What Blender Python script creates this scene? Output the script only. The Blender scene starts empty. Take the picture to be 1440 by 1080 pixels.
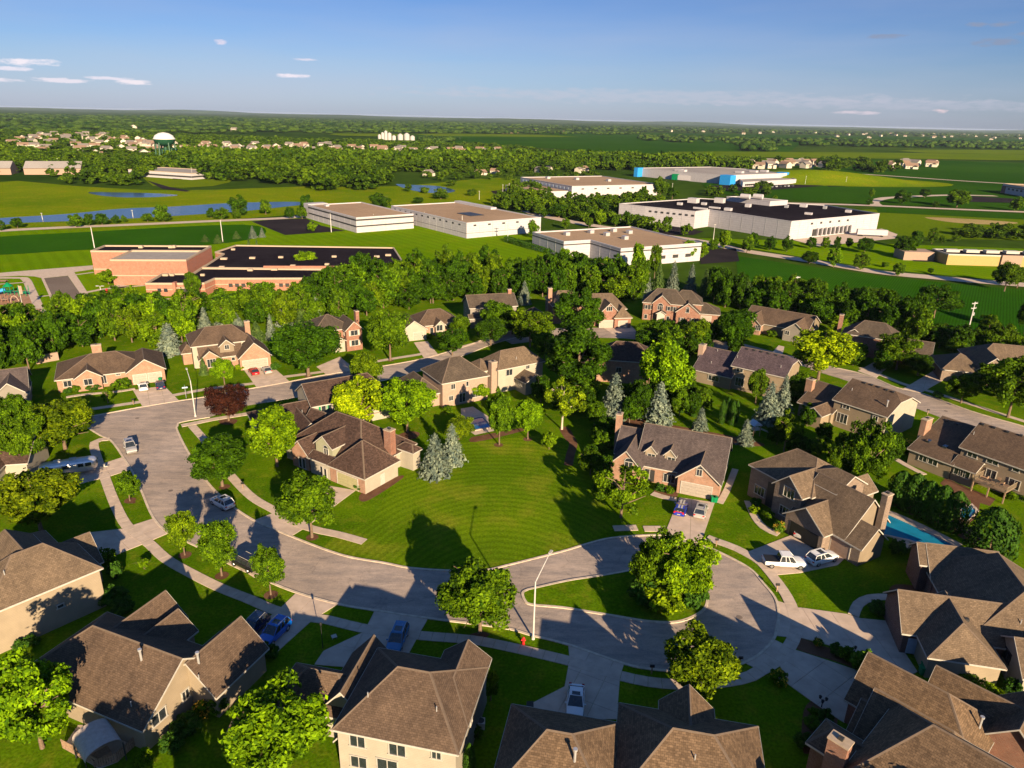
import bpy, math, random
import numpy as np
from mathutils import Vector, Matrix

random.seed(7)
rng = np.random.default_rng(7)
SC = bpy.context.scene
COL = SC.collection
R = math.radians

# ---------------------------------------------------------------- camera
F, CH = 1000.0, 58.0                       # focal length (px of the 1440 px photograph), flight height
PITCH, ROLL = R(20.5), math.atan(34 / 1440)
fwd = np.array([0, math.cos(PITCH), -math.sin(PITCH)])
up0 = np.array([0, math.sin(PITCH), math.cos(PITCH)])
r0 = np.array([1.0, 0, 0])
rightv = r0 * math.cos(ROLL) + up0 * math.sin(ROLL)
upv = -r0 * math.sin(ROLL) + up0 * math.cos(ROLL)
CAM = np.array([0, 0, CH])
cam = bpy.data.cameras.new('camera')
cam.sensor_width = 36; cam.lens = 36 * F / 1440; cam.clip_end = 60000; cam.clip_start = 1
co = bpy.data.objects.new('camera', cam); COL.objects.link(co)
m = Matrix.Identity(4)
for i in range(3):
    m[i][0], m[i][1], m[i][2], m[i][3] = rightv[i], upv[i], -fwd[i], CAM[i]
co.matrix_world = m
SC.camera = co

# ---------------------------------------------------------------- light, sky
SUN_EL, SUN_AZ = R(18.6), R(158.1)          # azimuth measured clockwise from +Y
W = bpy.data.worlds.new('World'); SC.world = W; W.use_nodes = True
nt = W.node_tree; nt.nodes.clear()
def N(t, ty, **k):
    n = t.nodes.new(ty)
    for a, b in k.items(): setattr(n, a, b)
    return n
out = N(nt, 'ShaderNodeOutputWorld'); bg = N(nt, 'ShaderNodeBackground')
sky = N(nt, 'ShaderNodeTexSky', sky_type='NISHITA'); sky.sun_disc = False
sky.sun_elevation = SUN_EL; sky.sun_rotation = SUN_AZ
sky.altitude = 200; sky.air_density = 1.15; sky.dust_density = 0.35; sky.ozone_density = 4.0
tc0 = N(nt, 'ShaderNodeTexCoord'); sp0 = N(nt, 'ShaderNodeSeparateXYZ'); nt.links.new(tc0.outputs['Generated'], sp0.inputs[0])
air = N(nt, 'ShaderNodeValToRGB'); nt.links.new(sp0.outputs[2], air.inputs[0])       # sky tint by elevation: low yellow removed, upper sky brightened to add blue fill
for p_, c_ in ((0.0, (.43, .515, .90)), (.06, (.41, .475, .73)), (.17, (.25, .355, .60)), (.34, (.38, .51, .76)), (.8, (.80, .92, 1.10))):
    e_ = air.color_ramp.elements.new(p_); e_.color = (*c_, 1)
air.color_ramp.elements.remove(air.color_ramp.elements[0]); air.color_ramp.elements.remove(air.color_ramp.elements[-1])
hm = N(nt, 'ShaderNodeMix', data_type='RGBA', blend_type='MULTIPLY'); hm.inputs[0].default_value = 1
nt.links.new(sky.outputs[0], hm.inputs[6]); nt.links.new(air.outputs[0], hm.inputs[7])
# thin clouds low over the horizon
tc = N(nt, 'ShaderNodeTexCoord')
sep = N(nt, 'ShaderNodeSeparateXYZ'); nt.links.new(tc.outputs['Generated'], sep.inputs[0])
mp = N(nt, 'ShaderNodeMapping'); mp.inputs['Scale'].default_value = (14.0, 14.0, 60.0)
nt.links.new(tc.outputs['Generated'], mp.inputs[0])
n1 = N(nt, 'ShaderNodeTexNoise'); n1.inputs['Scale'].default_value = 1.6; n1.inputs['Detail'].default_value = 7; n1.inputs['Roughness'].default_value = .58
nt.links.new(mp.outputs[0], n1.inputs['Vector'])
def ramp(t, src, p0, p1, c0=(0, 0, 0, 1), c1=(1, 1, 1, 1)):
    r = N(t, 'ShaderNodeValToRGB'); r.color_ramp.elements[0].position = p0; r.color_ramp.elements[1].position = p1
    r.color_ramp.elements[0].color = c0; r.color_ramp.elements[1].color = c1
    t.links.new(src, r.inputs[0]); return r
def mth(t, op, a, b):
    n = N(t, 'ShaderNodeMath', operation=op)
    for i, v in enumerate((a, b)):
        if isinstance(v, (int, float)): n.inputs[i].default_value = v
        else: t.links.new(v, n.inputs[i])
    return n.outputs[0]
def mixc(t, f, a, b, bt='MIX'):
    n = N(t, 'ShaderNodeMix', data_type='RGBA', blend_type=bt)
    for s, v in ((n.inputs[0], f), (n.inputs[6], a), (n.inputs[7], b)):
        if isinstance(v, (int, float)): s.default_value = v
        elif isinstance(v, (tuple, list)): s.default_value = (*v[:3], 1)
        else: t.links.new(v, s)
    return n.outputs[2]
az = mth(nt, 'ARCTAN2', sep.outputs[0], sep.outputs[1]); el = mth(nt, 'ARCSINE', sep.outputs[2], 0)
n3 = N(nt, 'ShaderNodeTexNoise'); n3.inputs['Scale'].default_value = 3.2; n3.inputs['Detail'].default_value = 8; n3.inputs['Roughness'].default_value = .62
nt.links.new(mp.outputs[0], n3.inputs['Vector'])
n2 = N(nt, 'ShaderNodeTexNoise'); n2.inputs['Scale'].default_value = 1.1; n2.inputs['Detail'].default_value = 4
mp2 = N(nt, 'ShaderNodeMapping'); mp2.inputs['Scale'].default_value = (2.2, 2.2, 16.0); nt.links.new(tc.outputs['Generated'], mp2.inputs[0]); nt.links.new(mp2.outputs[0], n2.inputs['Vector'])
veil = ramp(nt, n2.outputs[0], .35, .75)
low = ramp(nt, sep.outputs[2], .02, .24, (1, 1, 1, 1), (0, 0, 0, 1))
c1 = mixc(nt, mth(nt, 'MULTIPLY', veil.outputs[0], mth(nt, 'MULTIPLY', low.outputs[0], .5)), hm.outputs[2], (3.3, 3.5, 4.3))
c2 = c1
# small cumulus of that evening: azimuth, elevation (rad), half sizes, colour
for a0, e0, wa, we, cc in ((-.568, .046, .036, .0042, (6.6, 5.9, 6.2)), (-.59, .038, .03, .0025, (5.8, 5.4, 6.0)), (-.54, .0285, .03, .003, (5.8, 5.3, 5.8)), (-.463, .0295, .022, .0032, (6.4, 5.7, 6.0)), (-.488, .0325, .03, .002, (5.6, 5.2, 5.8)), (-.592, .026, .02, .0025, (5.8, 5.3, 5.8)),
                           (-.364, .077, .008, .0035, (5.6, 4.9, 5.6)), (-.285, .043, .022, .0032, (6.6, 5.8, 6.2)), (-.268, .062, .02, .0018, (5.0, 4.8, 5.6)), (.436, .097, .024, .0032, (1.75, 2.1, 3.0)), (.521, .107, .012, .003, (1.75, 2.1, 3.0)), (.545, .106, .014, .003, (1.75, 2.1, 3.0)), (.545, .089, .026, .005, (1.75, 2.1, 3.0)), (.58, .095, .02, .003, (1.75, 2.1, 3.0)),
                           (.505, .019, .008, .003, (6.0, 4.6, 4.8)), (.413, .015, .03, .0025, (4.6, 4.1, 4.6)), (.157, .030, .35, .009, (3.9, 3.8, 4.4)), (.45, .024, .25, .006, (3.6, 3.6, 4.3))):
    da = mth(nt, 'DIVIDE', mth(nt, 'SUBTRACT', az, a0), wa); de = mth(nt, 'DIVIDE', mth(nt, 'SUBTRACT', el, e0), we)
    q = mth(nt, 'ADD', mth(nt, 'MULTIPLY', da, da), mth(nt, 'MULTIPLY', de, de)); q = mth(nt, 'ADD', q, mth(nt, 'MULTIPLY', mth(nt, 'SUBTRACT', n3.outputs[0], .5), 4.5))
    f_ = ramp(nt, q, .0, 1.0, (1, 1, 1, 1), (0, 0, 0, 1)); c2 = mixc(nt, mth(nt, 'MULTIPLY', f_.outputs[0], (.8 if wa < .1 else .35)), c2, cc)
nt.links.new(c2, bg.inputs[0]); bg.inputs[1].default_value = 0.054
nt.links.new(bg.outputs[0], out.inputs[0])

sl = bpy.data.lights.new('sun', 'SUN'); sl.energy = 4.8; sl.angle = R(0.55); sl.color = (1.0, 0.77, 0.50)
so = bpy.data.objects.new('sun', sl); COL.objects.link(so)
sd = Vector((math.sin(SUN_AZ) * math.cos(SUN_EL), math.cos(SUN_AZ) * math.cos(SUN_EL), math.sin(SUN_EL)))
so.rotation_euler = sd.to_track_quat('Z', 'Y').to_euler(); so.location = (0, -50, 300)
SC.view_settings.view_transform = 'Standard'; SC.view_settings.look = 'None'
SC.view_settings.exposure = 1.55; SC.view_settings.gamma = 1.0; SC.view_settings.use_curve_mapping = False
SC.render.engine = 'CYCLES'

# ---------------------------------------------------------------- helpers
def ray(x, y): return fwd + rightv * (x - 720) / F - upv * (y - 540) / F
def G(x, y, z=0.0):
    """point of the place, at height z, that a survey mark of the photograph refers to"""
    d = ray(x, y); t = (z - CH) / d[2]
    return np.array([d[0] * t, d[1] * t, z])
def proj(p):
    v = np.array(p, float) - CAM; d = v @ fwd
    return 720 + F * (v @ rightv) / d, 540 - F * (v @ upv) / d
def dist(p): return float((np.array(p) - CAM) @ fwd)

def lin(c): return tuple(((v / 255) / 12.92 if v / 255 <= .04045 else ((v / 255 + .055) / 1.055) ** 2.4) for v in c)

class MB:
    def __init__(s): s.v = []; s.f = []; s.m = []; s.uv = []
    def face(s, pts, m=0, uv=None):
        n = len(s.v); s.v += [tuple(map(float, p)) for p in pts]; s.f.append(tuple(range(n, n + len(pts)))); s.m.append(m)
        if uv is None:
            a = Vector(pts[0]); b = Vector(pts[1]); nn = Vector((0, 0, 0))
            for i in range(len(pts)):
                p, q = Vector(pts[i]), Vector(pts[(i + 1) % len(pts)]); nn += p.cross(q)
            nn = nn.normalized() if nn.length > 1e-9 else Vector((0, 0, 1))
            h = Vector((0, 0, 1)).cross(nn)
            h = h.normalized() if h.length > 1e-3 else Vector((1, 0, 0))
            w = nn.cross(h)
            uv = [(Vector(p).dot(h), Vector(p).dot(w)) for p in pts]
        s.uv += uv
    def box(s, c, d, rz=0, m=0, bottom=True):
        cx, cy, cz = c; x, y, z = d[0] / 2, d[1] / 2, d[2] / 2; ca, sa = math.cos(rz), math.sin(rz)
        P = [(cx + ca * a * x - sa * b * y, cy + sa * a * x + ca * b * y, cz + k * z) for k in (-1, 1) for a, b in ((-1, -1), (1, -1), (1, 1), (-1, 1))]
        for q in ((4, 5, 6, 7), (0, 1, 5, 4), (1, 2, 6, 5), (2, 3, 7, 6), (3, 0, 4, 7)): s.face([P[i] for i in q], m)
        if bottom: s.face([P[i] for i in (3, 2, 1, 0)], m)
    def tube(s, a, b, ra, rb, n=8, m=0, cap=True):
        a, b = Vector(a), Vector(b); d = (b - a).normalized()
        x = d.orthogonal().normalized(); y = d.cross(x)
        A = [a + (x * math.cos(2 * math.pi * i / n) + y * math.sin(2 * math.pi * i / n)) * ra for i in range(n)]
        B = [b + (x * math.cos(2 * math.pi * i / n) + y * math.sin(2 * math.pi * i / n)) * rb for i in range(n)]
        for i in range(n):
            j = (i + 1) % n; s.face([A[i], A[j], B[j], B[i]], m)
        if cap: s.face(B, m); s.face(A[::-1], m)
    def prism(s, poly, z0, z1, m=0, bottom=False):
        a = sum(poly[i][0] * poly[(i + 1) % len(poly)][1] - poly[(i + 1) % len(poly)][0] * poly[i][1] for i in range(len(poly)))
        if a < 0: poly = poly[::-1]
        s.face([(p[0], p[1], z1) for p in poly], m)
        if bottom: s.face([(p[0], p[1], z0) for p in poly[::-1]], m)
        for i in range(len(poly)):
            p, q = poly[i], poly[(i + 1) % len(poly)]
            s.face([(p[0], p[1], z0), (q[0], q[1], z0), (q[0], q[1], z1), (p[0], p[1], z1)], m)
    def lathe(s, prof, c=(0, 0, 0), n=16, m=0):
        for k in range(len(prof) - 1):
            (ra, za), (rb, zb) = prof[k], prof[k + 1]
            for i in range(n):
                a, b = 2 * math.pi * i / n, 2 * math.pi * (i + 1) / n
                P = [(c[0] + ra * math.cos(a), c[1] + ra * math.sin(a), c[2] + za), (c[0] + ra * math.cos(b), c[1] + ra * math.sin(b), c[2] + za),
                     (c[0] + rb * math.cos(b), c[1] + rb * math.sin(b), c[2] + zb), (c[0] + rb * math.cos(a), c[1] + rb * math.sin(a), c[2] + zb)]
                if ra < 1e-4: P = P[1:]
                elif rb < 1e-4: P = P[:3]
                s.face(P, m)
    def mesh(s, name, mats, smooth=False):
        me = bpy.data.meshes.new(name); me.from_pydata(s.v, [], s.f)
        for a in (mats if isinstance(mats, (list, tuple)) else [mats]): me.materials.append(a)
        me.polygons.foreach_set('material_index', s.m)
        ul = me.uv_layers.new(name='UVMap'); ul.data.foreach_set('uv', [c for u in s.uv for c in u])
        if smooth:
            me.polygons.foreach_set('use_smooth', [True] * len(s.f))
        me.update(); return me
    def build(s, name, mats, parent=None, loc=None, smooth=False, weld=False):
        me = s.mesh(name, mats, smooth)
        if weld:
            import bmesh
            b = bmesh.new(); b.from_mesh(me); bmesh.ops.remove_doubles(b, verts=b.verts, dist=1e-4); b.to_mesh(me); b.free()
        return link(name, me, parent, loc)
def link(name, me, parent=None, loc=None):
    o = bpy.data.objects.new(name, me); COL.objects.link(o)
    if parent is not None: o.parent = parent
    if loc is not None: o.location = loc
    return o
def tag(o, label=None, cat=None, group=None, kind=None):
    if label: o['label'] = label
    if cat: o['category'] = cat
    if group: o['group'] = group
    if kind: o['kind'] = kind
    return o
def thing(name, label, cat, loc, rz=0, group=None):
    o = bpy.data.objects.new(name, None); COL.objects.link(o); o.location = loc; o.rotation_euler = (0, 0, rz)
    o.empty_display_size = .5
    return tag(o, label, cat, group)
def copy_tree(o, parent=None):
    c = o.copy(); COL.objects.link(c)
    if parent: c.parent = parent
    for ch in list(o.children): copy_tree(ch, c)
    return c
def smooth_path(P, n=6, closed=False):
    P = [np.array(p[:2], float) for p in P]; o = []; L = len(P)
    for i in range(L if closed else L - 1):
        if closed: a, b, c, d = P[i - 1], P[i], P[(i + 1) % L], P[(i + 2) % L]
        else: a, b, c, d = P[max(i - 1, 0)], P[i], P[i + 1], P[min(i + 2, L - 1)]
        for k in range(n):
            t = k / n
            o.append(.5 * ((2 * b) + (c - a) * t + (2 * a - 5 * b + 4 * c - d) * t * t + (3 * b - a - 3 * c + d) * t ** 3))
    if not closed: o.append(P[-1])
    return o
def pxpath(px, z=0): return [G(x, y, z)[:2] for x, y in px]

# ---------------------------------------------------------------- materials
MATS = {}
def material(name):
    m = bpy.data.materials.new(name); m.use_nodes = True; t = m.node_tree
    return m, t, t.nodes['Principled BSDF']
def noise(t, sc, det=4, vec=None, rough=.55, scale3=None):
    n = N(t, 'ShaderNodeTexNoise'); n.inputs['Scale'].default_value = sc; n.inputs['Detail'].default_value = det; n.inputs['Roughness'].default_value = rough
    if vec is None:
        g = N(t, 'ShaderNodeNewGeometry'); vec = g.outputs['Position']
    if scale3:
        q = N(t, 'ShaderNodeMapping'); q.inputs['Scale'].default_value = scale3; t.links.new(vec, q.inputs[0]); vec = q.outputs[0]
    t.links.new(vec, n.inputs['Vector']); return n.outputs[0]
def bump(t, b, h, s=.4, d=.02):
    n = N(t, 'ShaderNodeBump'); n.inputs['Strength'].default_value = s; n.inputs['Distance'].default_value = d
    t.links.new(h, n.inputs['Height']); t.links.new(n.outputs[0], b.inputs['Normal'])
def plain(name, c, rough=.6, metal=0, var=.12, sc=3.0, spec=.3):
    m, t, b = material(name)
    r = ramp(t, noise(t, sc), .3, .7, (*[v * (1 - var) for v in c], 1), (*[min(1, v * (1 + var)) for v in c], 1))
    t.links.new(r.outputs[0], b.inputs['Base Color']); b.inputs['Roughness'].default_value = rough; b.inputs['Metallic'].default_value = metal
    b.inputs['Specular IOR Level'].default_value = spec
    return m
def shingle(name, c, dk=.80, lt=1.16):
    """asphalt shingles: courses 14 cm high, tabs of slightly different shade, streaky wear"""
    m, t, b = material(name)
    uv = N(t, 'ShaderNodeUVMap')
    br = N(t, 'ShaderNodeTexBrick'); br.inputs['Scale'].default_value = 1.0
    br.inputs['Brick Width'].default_value = .34; br.inputs['Row Height'].default_value = .20; br.inputs['Mortar Size'].default_value = .012
    br.inputs['Color1'].default_value = (*[v * dk for v in c], 1); br.inputs['Color2'].default_value = (*[v * lt for v in c], 1); br.inputs['Mortar'].default_value = (*[v * .5 for v in c], 1)
    t.links.new(uv.outputs[0], br.inputs['Vector'])
    r = ramp(t, noise(t, .35, 5), .3, .75, (.78, .78, .8, 1), (1.18, 1.16, 1.12, 1))
    st = ramp(t, noise(t, 1.0, 5, uv.outputs[0], scale3=(2.2, .25, 1)), .35, .7, (.86, .86, .86, 1), (1.1, 1.1, 1.1, 1))
    c2 = mixc(t, 1, mixc(t, 1, br.outputs[0], r.outputs[0], 'MULTIPLY'), st.outputs[0], 'MULTIPLY')
    fine = ramp(t, noise(t, 9, 3), .3, .7, (.8, .8, .8, 1), (1.2, 1.2, 1.2, 1))
    t.links.new(mixc(t, 1, c2, fine.outputs[0], 'MULTIPLY'), b.inputs['Base Color']); b.inputs['Roughness'].default_value = .92; b.inputs['Specular IOR Level'].default_value = .12
    bump(t, b, br.outputs[1], .3, .03)
    return m
def brick(name, c, c2, mortar=(.22, .19, .16)):
    m, t, b = material(name); uv = N(t, 'ShaderNodeUVMap')
    br = N(t, 'ShaderNodeTexBrick'); br.inputs['Scale'].default_value = 1.0
    br.inputs['Brick Width'].default_value = .24; br.inputs['Row Height'].default_value = .085; br.inputs['Mortar Size'].default_value = .008
    br.inputs['Color1'].default_value = (*c, 1); br.inputs['Color2'].default_value = (*c2, 1); br.inputs['Mortar'].default_value = (*mortar, 1)
    t.links.new(uv.outputs[0], br.inputs['Vector'])
    r = ramp(t, noise(t, 1.2, 4), .3, .7, (.82, .82, .82, 1), (1.15, 1.15, 1.15, 1))
    t.links.new(mixc(t, 1, br.outputs[0], r.outputs[0], 'MULTIPLY'), b.inputs['Base Color']); b.inputs['Roughness'].default_value = .85
    bump(t, b, br.outputs[1], .4, .01); return m
def siding(name, c, h=.2):
    m, t, b = material(name); uv = N(t, 'ShaderNodeUVMap')
    s = N(t, 'ShaderNodeSeparateXYZ'); t.links.new(uv.outputs[0], s.inputs[0])
    fr = mth(t, 'FRACT', mth(t, 'DIVIDE', s.outputs[1], h), 0)
    r = ramp(t, fr, .0, .14, (*[v * .62 for v in c], 1), (*c, 1))
    n = ramp(t, noise(t, .8, 4), .3, .7, (.9, .9, .9, 1), (1.06, 1.06, 1.06, 1))
    t.links.new(mixc(t, 1, r.outputs[0], n.outputs[0], 'MULTIPLY'), b.inputs['Base Color']); b.inputs['Roughness'].default_value = .6; b.inputs['Specular IOR Level'].default_value = .25
    bump(t, b, fr, .35, .02); return m
def ground(name, cols, scs=(.02, .35, 6), amt=(1, 1), rough=.95, bumps=.5, bd=.05, extra=None):
    """cols: dark, light, dry"""
    m, t, b = material(name)
    a = ramp(t, noise(t, scs[0], 5), .35, .68, (*cols[0], 1), (*cols[1], 1)).outputs[0]
    k = ramp(t, noise(t, scs[1], 6, rough=.65), .5, .78)
    a = mixc(t, mth(t, 'MULTIPLY', k.outputs[0], amt[0]), a, cols[2])
    f = noise(t, scs[2], 3); r = ramp(t, f, .3, .7, (.68, .68, .68, 1), (1.32, 1.32, 1.32, 1))
    a = mixc(t, amt[1], a, r.outputs[0], 'MULTIPLY')
    if extra: a = extra(t, a)
    t.links.new(a, b.inputs['Base Color']); b.inputs['Roughness'].default_value = rough; b.inputs['Specular IOR Level'].default_value = 0
    bump(t, b, f, bumps, bd); return m
def stripes(ang, width, lo, hi, dist_=1.5, dsc=.05):
    def ex(t, a):
        g = N(t, 'ShaderNodeNewGeometry'); q = N(t, 'ShaderNodeMapping'); q.inputs['Rotation'].default_value = (0, 0, ang)
        t.links.new(g.outputs['Position'], q.inputs[0])
        w = N(t, 'ShaderNodeTexWave'); w.inputs['Scale'].default_value = .314 / width; w.inputs['Distortion'].default_value = dist_; w.inputs['Detail'].default_value = 2; w.inputs['Detail Scale'].default_value = dsc
        t.links.new(q.outputs[0], w.inputs[0])
        r = ramp(t, w.outputs[0], .25, .75, (lo, lo, lo, 1), (hi, hi, hi, 1))
        return mixc(t, 1, a, r.outputs[0], 'MULTIPLY')
    return ex
def leaf(name, c, c2, trans=.15):
    """leaves: colour differs leaf by leaf and clump by clump; object colour tints each tree"""
    m, t, b = material(name)
    g = N(t, 'ShaderNodeNewGeometry'); oi = N(t, 'ShaderNodeObjectInfo')
    tc = N(t, 'ShaderNodeTexCoord')
    r = ramp(t, g.outputs['Random Per Island'], 0, 1, (*c, 1), (*c2, 1))
    n = ramp(t, noise(t, 2.2, 4, tc.outputs['Object']), .35, .65, (.48, .55, .6, 1), (1.5, 1.4, 1.2, 1))
    a = mixc(t, 1, mixc(t, 1, r.outputs[0], n.outputs[0], 'MULTIPLY'), oi.outputs['Color'], 'MULTIPLY')
    t.links.new(a, b.inputs['Base Color']); b.inputs['Roughness'].default_value = .7; b.inputs['Specular IOR Level'].default_value = .06
    tr = N(t, 'ShaderNodeBsdfTranslucent'); t.links.new(a, tr.inputs[0])
    mx = N(t, 'ShaderNodeMixShader'); mx.inputs[0].default_value = trans
    t.links.new(b.outputs[0], mx.inputs[1]); t.links.new(tr.outputs[0], mx.inputs[2]); t.links.new(mx.outputs[0], t.nodes['Material Output'].inputs[0])
    return m
def paint(name, c, rough=.25, metal=.0):
    m, t, b = material(name); b.inputs['Base Color'].default_value = (*c, 1); b.inputs['Roughness'].default_value = rough; b.inputs['Metallic'].default_value = metal
    b.inputs['Coat Weight'].default_value = .5; b.inputs['Coat Roughness'].default_value = .1; return m

GL = plain('window_glass', (.02, .025, .03), .08, 0, .3, 2, .8)
M = dict(
 glass=GL, white=plain('white_trim', (.36, .34, .30), .5), cream=siding('cream_siding', (0.260, 0.211, 0.149)), beige=siding('beige_siding', (0.223, 0.174, 0.118)),
 tan=siding('tan_siding', (0.186, 0.149, 0.105)), ivory=siding('ivory_siding', (0.310, 0.279, 0.223)), greysid=siding('grey_siding', (0.186, 0.167, 0.143)),
 pinkst=plain('pinkish_stucco', (.27, .19, .145), .9), green=siding('pale_green_siding', (0.260, 0.260, 0.174)),
 brickred=brick('red_brick', (0.161, 0.053, 0.028), (0.211, 0.081, 0.043)), brickpink=brick('pink_brick', (0.248, 0.118, 0.068), (0.298, 0.155, 0.093)),
 brickbrown=brick('brown_brick', (0.124, 0.081, 0.056), (0.186, 0.130, 0.093)), brickdark=brick('dark_red_brick', (0.081, 0.028, 0.019), (0.112, 0.043, 0.028)),
 s_brown=shingle('brown_shingles', (.102, .071, .050)), s_tan=shingle('tan_shingles', (.130, .096, .066)), s_grey=shingle('warm_grey_shingles', (0.078, 0.062, 0.048)),
 s_dark=shingle('dark_brown_shingles', (.060, .038, .030), .68, 1.4), s_char=shingle('charcoal_shingles', (.082, .066, .064)), s_purple=shingle('purple_grey_shingles', (.075, .056, .064), .74, 1.28),
 s_gold=shingle('golden_tan_shingles', (.118, .080, .050), .74, 1.28),
 cap=plain('ridge_cap', (.115, .085, .062), .9), metal=plain('galvanised_metal', (.5, .5, .5), .4, .6), dark=plain('dark_metal', (.03, .03, .03), .5),
 conc=plain('driveway_concrete', (.43, .34, .27), .9, 0, .14, .6), walk=plain('sidewalk_concrete', (.42, .335, .265), .9, 0, .14, .9), curb=plain('curb_concrete', (.46, .38, .29), .9, 0, .2, 1.5),
 bark=plain('bark', (.13, .09, .06), .95, 0, .35, 6), birchbark=plain('birch_bark', (.4, .34, .26), .9, 0, .35, 6),
 mulch=ground('mulch', ((.10, .05, .03), (.15, .08, .05), (.07, .04, .022)), (.5, 2, 14)),
 door=plain('garage_door_paint', (.29, .25, .21), .5), olive=plain('olive_door_paint', (.28, .26, .14), .5), wood=plain('deck_wood', (.26, .17, .11), .8, 0, .3, 4),
 bluewhite=plain('pale_blue_paint', (.35, .42, .5), .5), redpaint=plain('red_paint', (.5, .02, .02), .4), greenbin=plain('green_bin_plastic', (.0, .16, .06), .5),
 tire=plain('tyre_rubber', (.02, .02, .02), .8), rim=plain('wheel_alloy', (.4, .4, .42), .3, .8), lampw=plain('grey_white_pole_paint', (.42, .41, .38), .5),
 chrome=plain('polished_aluminium', (.62, .61, .60), .34, .75, .1, 2), black=plain('black_plastic', (.015, .015, .015), .5),
 head=plain('headlight_lens', (.55, .55, .5), .1), tail=plain('tail_light_lens', (.35, .01, .01), .2),
)
def road_extra(t, a):
    """tyre-worn lanes, patches and cracks"""
    v = N(t, 'ShaderNodeTexVoronoi', feature='DISTANCE_TO_EDGE'); v.inputs['Scale'].default_value = .09
    g = N(t, 'ShaderNodeNewGeometry'); q = noise(t, .5, 3)
    ad = N(t, 'ShaderNodeVectorMath', operation='ADD'); t.links.new(g.outputs['Position'], ad.inputs[0])
    cm = N(t, 'ShaderNodeCombineXYZ'); t.links.new(mth(t, 'MULTIPLY', q, 5.0), cm.inputs[0]); t.links.new(mth(t, 'MULTIPLY', q, 4.0), cm.inputs[1]); t.links.new(cm.outputs[0], ad.inputs[1])
    t.links.new(ad.outputs[0], v.inputs['Vector'])
    r = ramp(t, v.outputs['Distance'], .0, .008, (.80, .80, .80, 1), (1, 1, 1, 1))
    p = ramp(t, noise(t, .7, 8, scale3=(.3, 1, 1), rough=.72), .38, .62, (.76, .78, .82, 1), (1.18, 1.15, 1.12, 1))
    return mixc(t, 1, mixc(t, 1, a, r.outputs[0], 'MULTIPLY'), p.outputs[0], 'MULTIPLY')
M['road'] = ground('street_asphalt', ((.27, .222, .185), (.35, .29, .245), (.24, .20, .17)), (.07, .8, 9), (.5, .5), .9, .3, .01, road_extra)
M['asph'] = ground('dark_asphalt', ((.018, .016, .020), (.03, .026, .03), (.03, .028, .03)), (.05, .5, 4), (.5, .6), .9, .2, .01)
M['asphg'] = ground('grey_asphalt', ((.13, .105, .09), (.17, .14, .12), (.15, .12, .11)), (.05, .5, 4), (.5, .5), .9, .2, .01)
M['lawn'] = ground('lawn_grass', ((.044, .100, .002), (.090, .160, .003), (.17, .165, .014)), (.09, .45, 3.2), (.7, 1), .95, .8, .06)
def rings(t, a):
    c0 = G(700, 885); g = N(t, 'ShaderNodeNewGeometry'); q = N(t, 'ShaderNodeMapping'); q.inputs['Location'].default_value = (-c0[0], -c0[1], 0); t.links.new(g.outputs['Position'], q.inputs[0])
    sx = N(t, 'ShaderNodeMapping'); sx.inputs['Scale'].default_value = (1, .72, 0); t.links.new(q.outputs[0], sx.inputs[0])
    w = N(t, 'ShaderNodeTexWave', wave_type='RINGS', rings_direction='Z'); w.inputs['Scale'].default_value = .30; w.inputs['Distortion'].default_value = 5.0; w.inputs['Detail'].default_value = 3; w.inputs['Detail Scale'].default_value = .18
    t.links.new(sx.outputs[0], w.inputs[0]); r = ramp(t, w.outputs[0], .2, .8, (.89, .90, .89, 1), (1.11, 1.10, 1.08, 1)); return mixc(t, 1, a, r.outputs[0], 'MULTIPLY')
M['mown'] = ground('striped_lawn_grass', ((.064, .120, .003), (.105, .170, .004), (.20, .19, .018)), (.05, .13, 3.2), (.8, .9), .95, .8, .05, rings)
M['sport'] = ground('sports_field_grass', ((.075, .155, .001), (.115, .20, .002), (.16, .19, .005)), (.01, .06, 1.5), (.6, .6), .95, .5, .1, stripes(R(-38), 5.0, .95, 1.06, 1.5, .1))
M['meadow'] = ground('rough_meadow', ((.085, .145, .002), (.145, .185, .003), (.20, .18, .010)), (.012, .07, .8), (.8, .8), .95, .8, .2)
M['plain'] = ground('far_farmland', ((.016, .042, .005), (.052, .092, .008), (.030, .055, .009)), (.0022, .011, .09), (.8, .6), .95, .3, .3)
def rows(ang, w):
    return stripes(ang, w, .82, 1.16, 1.6, .3)
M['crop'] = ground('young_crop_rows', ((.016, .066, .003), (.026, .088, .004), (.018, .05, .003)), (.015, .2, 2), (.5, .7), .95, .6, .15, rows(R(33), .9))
M['cropfar'] = ground('dark_green_crop', ((.016, .058, .003), (.026, .078, .004), (.02, .05, .003)), (.004, .03, .5), (.6, .6), .95, .3, .2)
M['croplt'] = ground('bright_crop', ((.075, .125, .003), (.11, .155, .005), (.07, .12, .004)), (.004, .03, .5), (.6, .5), .95, .3, .2)
M['straw'] = ground('stubble_field', ((.25, .19, .08), (.33, .25, .11), (.2, .2, .06)), (.01, .05, .6), (.6, .5), .95, .3, .2)
M['dirt'] = ground('playground_wood_chips', ((.26, .15, .095), (.33, .20, .13), (.22, .13, .08)), (.1, .6, 5), (.5, .7))
M['rooftan'] = ground('tan_gravel_roof', ((.27, .19, .125), (.33, .235, .155), (.24, .17, .12)), (.02, .1, 1), (.6, .3), .95, .2, .02)
M['roofblk'] = ground('black_membrane_roof', ((.012, .010, .014), (.019, .016, .021), (.028, .025, .03)), (.02, .08, .8), (.6, .4), .8, .2, .02)
M['roofgrey'] = ground('grey_membrane_roof', ((.24, .22, .21), (.29, .27, .25), (.2, .19, .18)), (.02, .1, 1), (.6, .3), .9, .2, .02)
def panelwall(name, c, h=3.0, k=.85):
    return siding(name, c, h)
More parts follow.
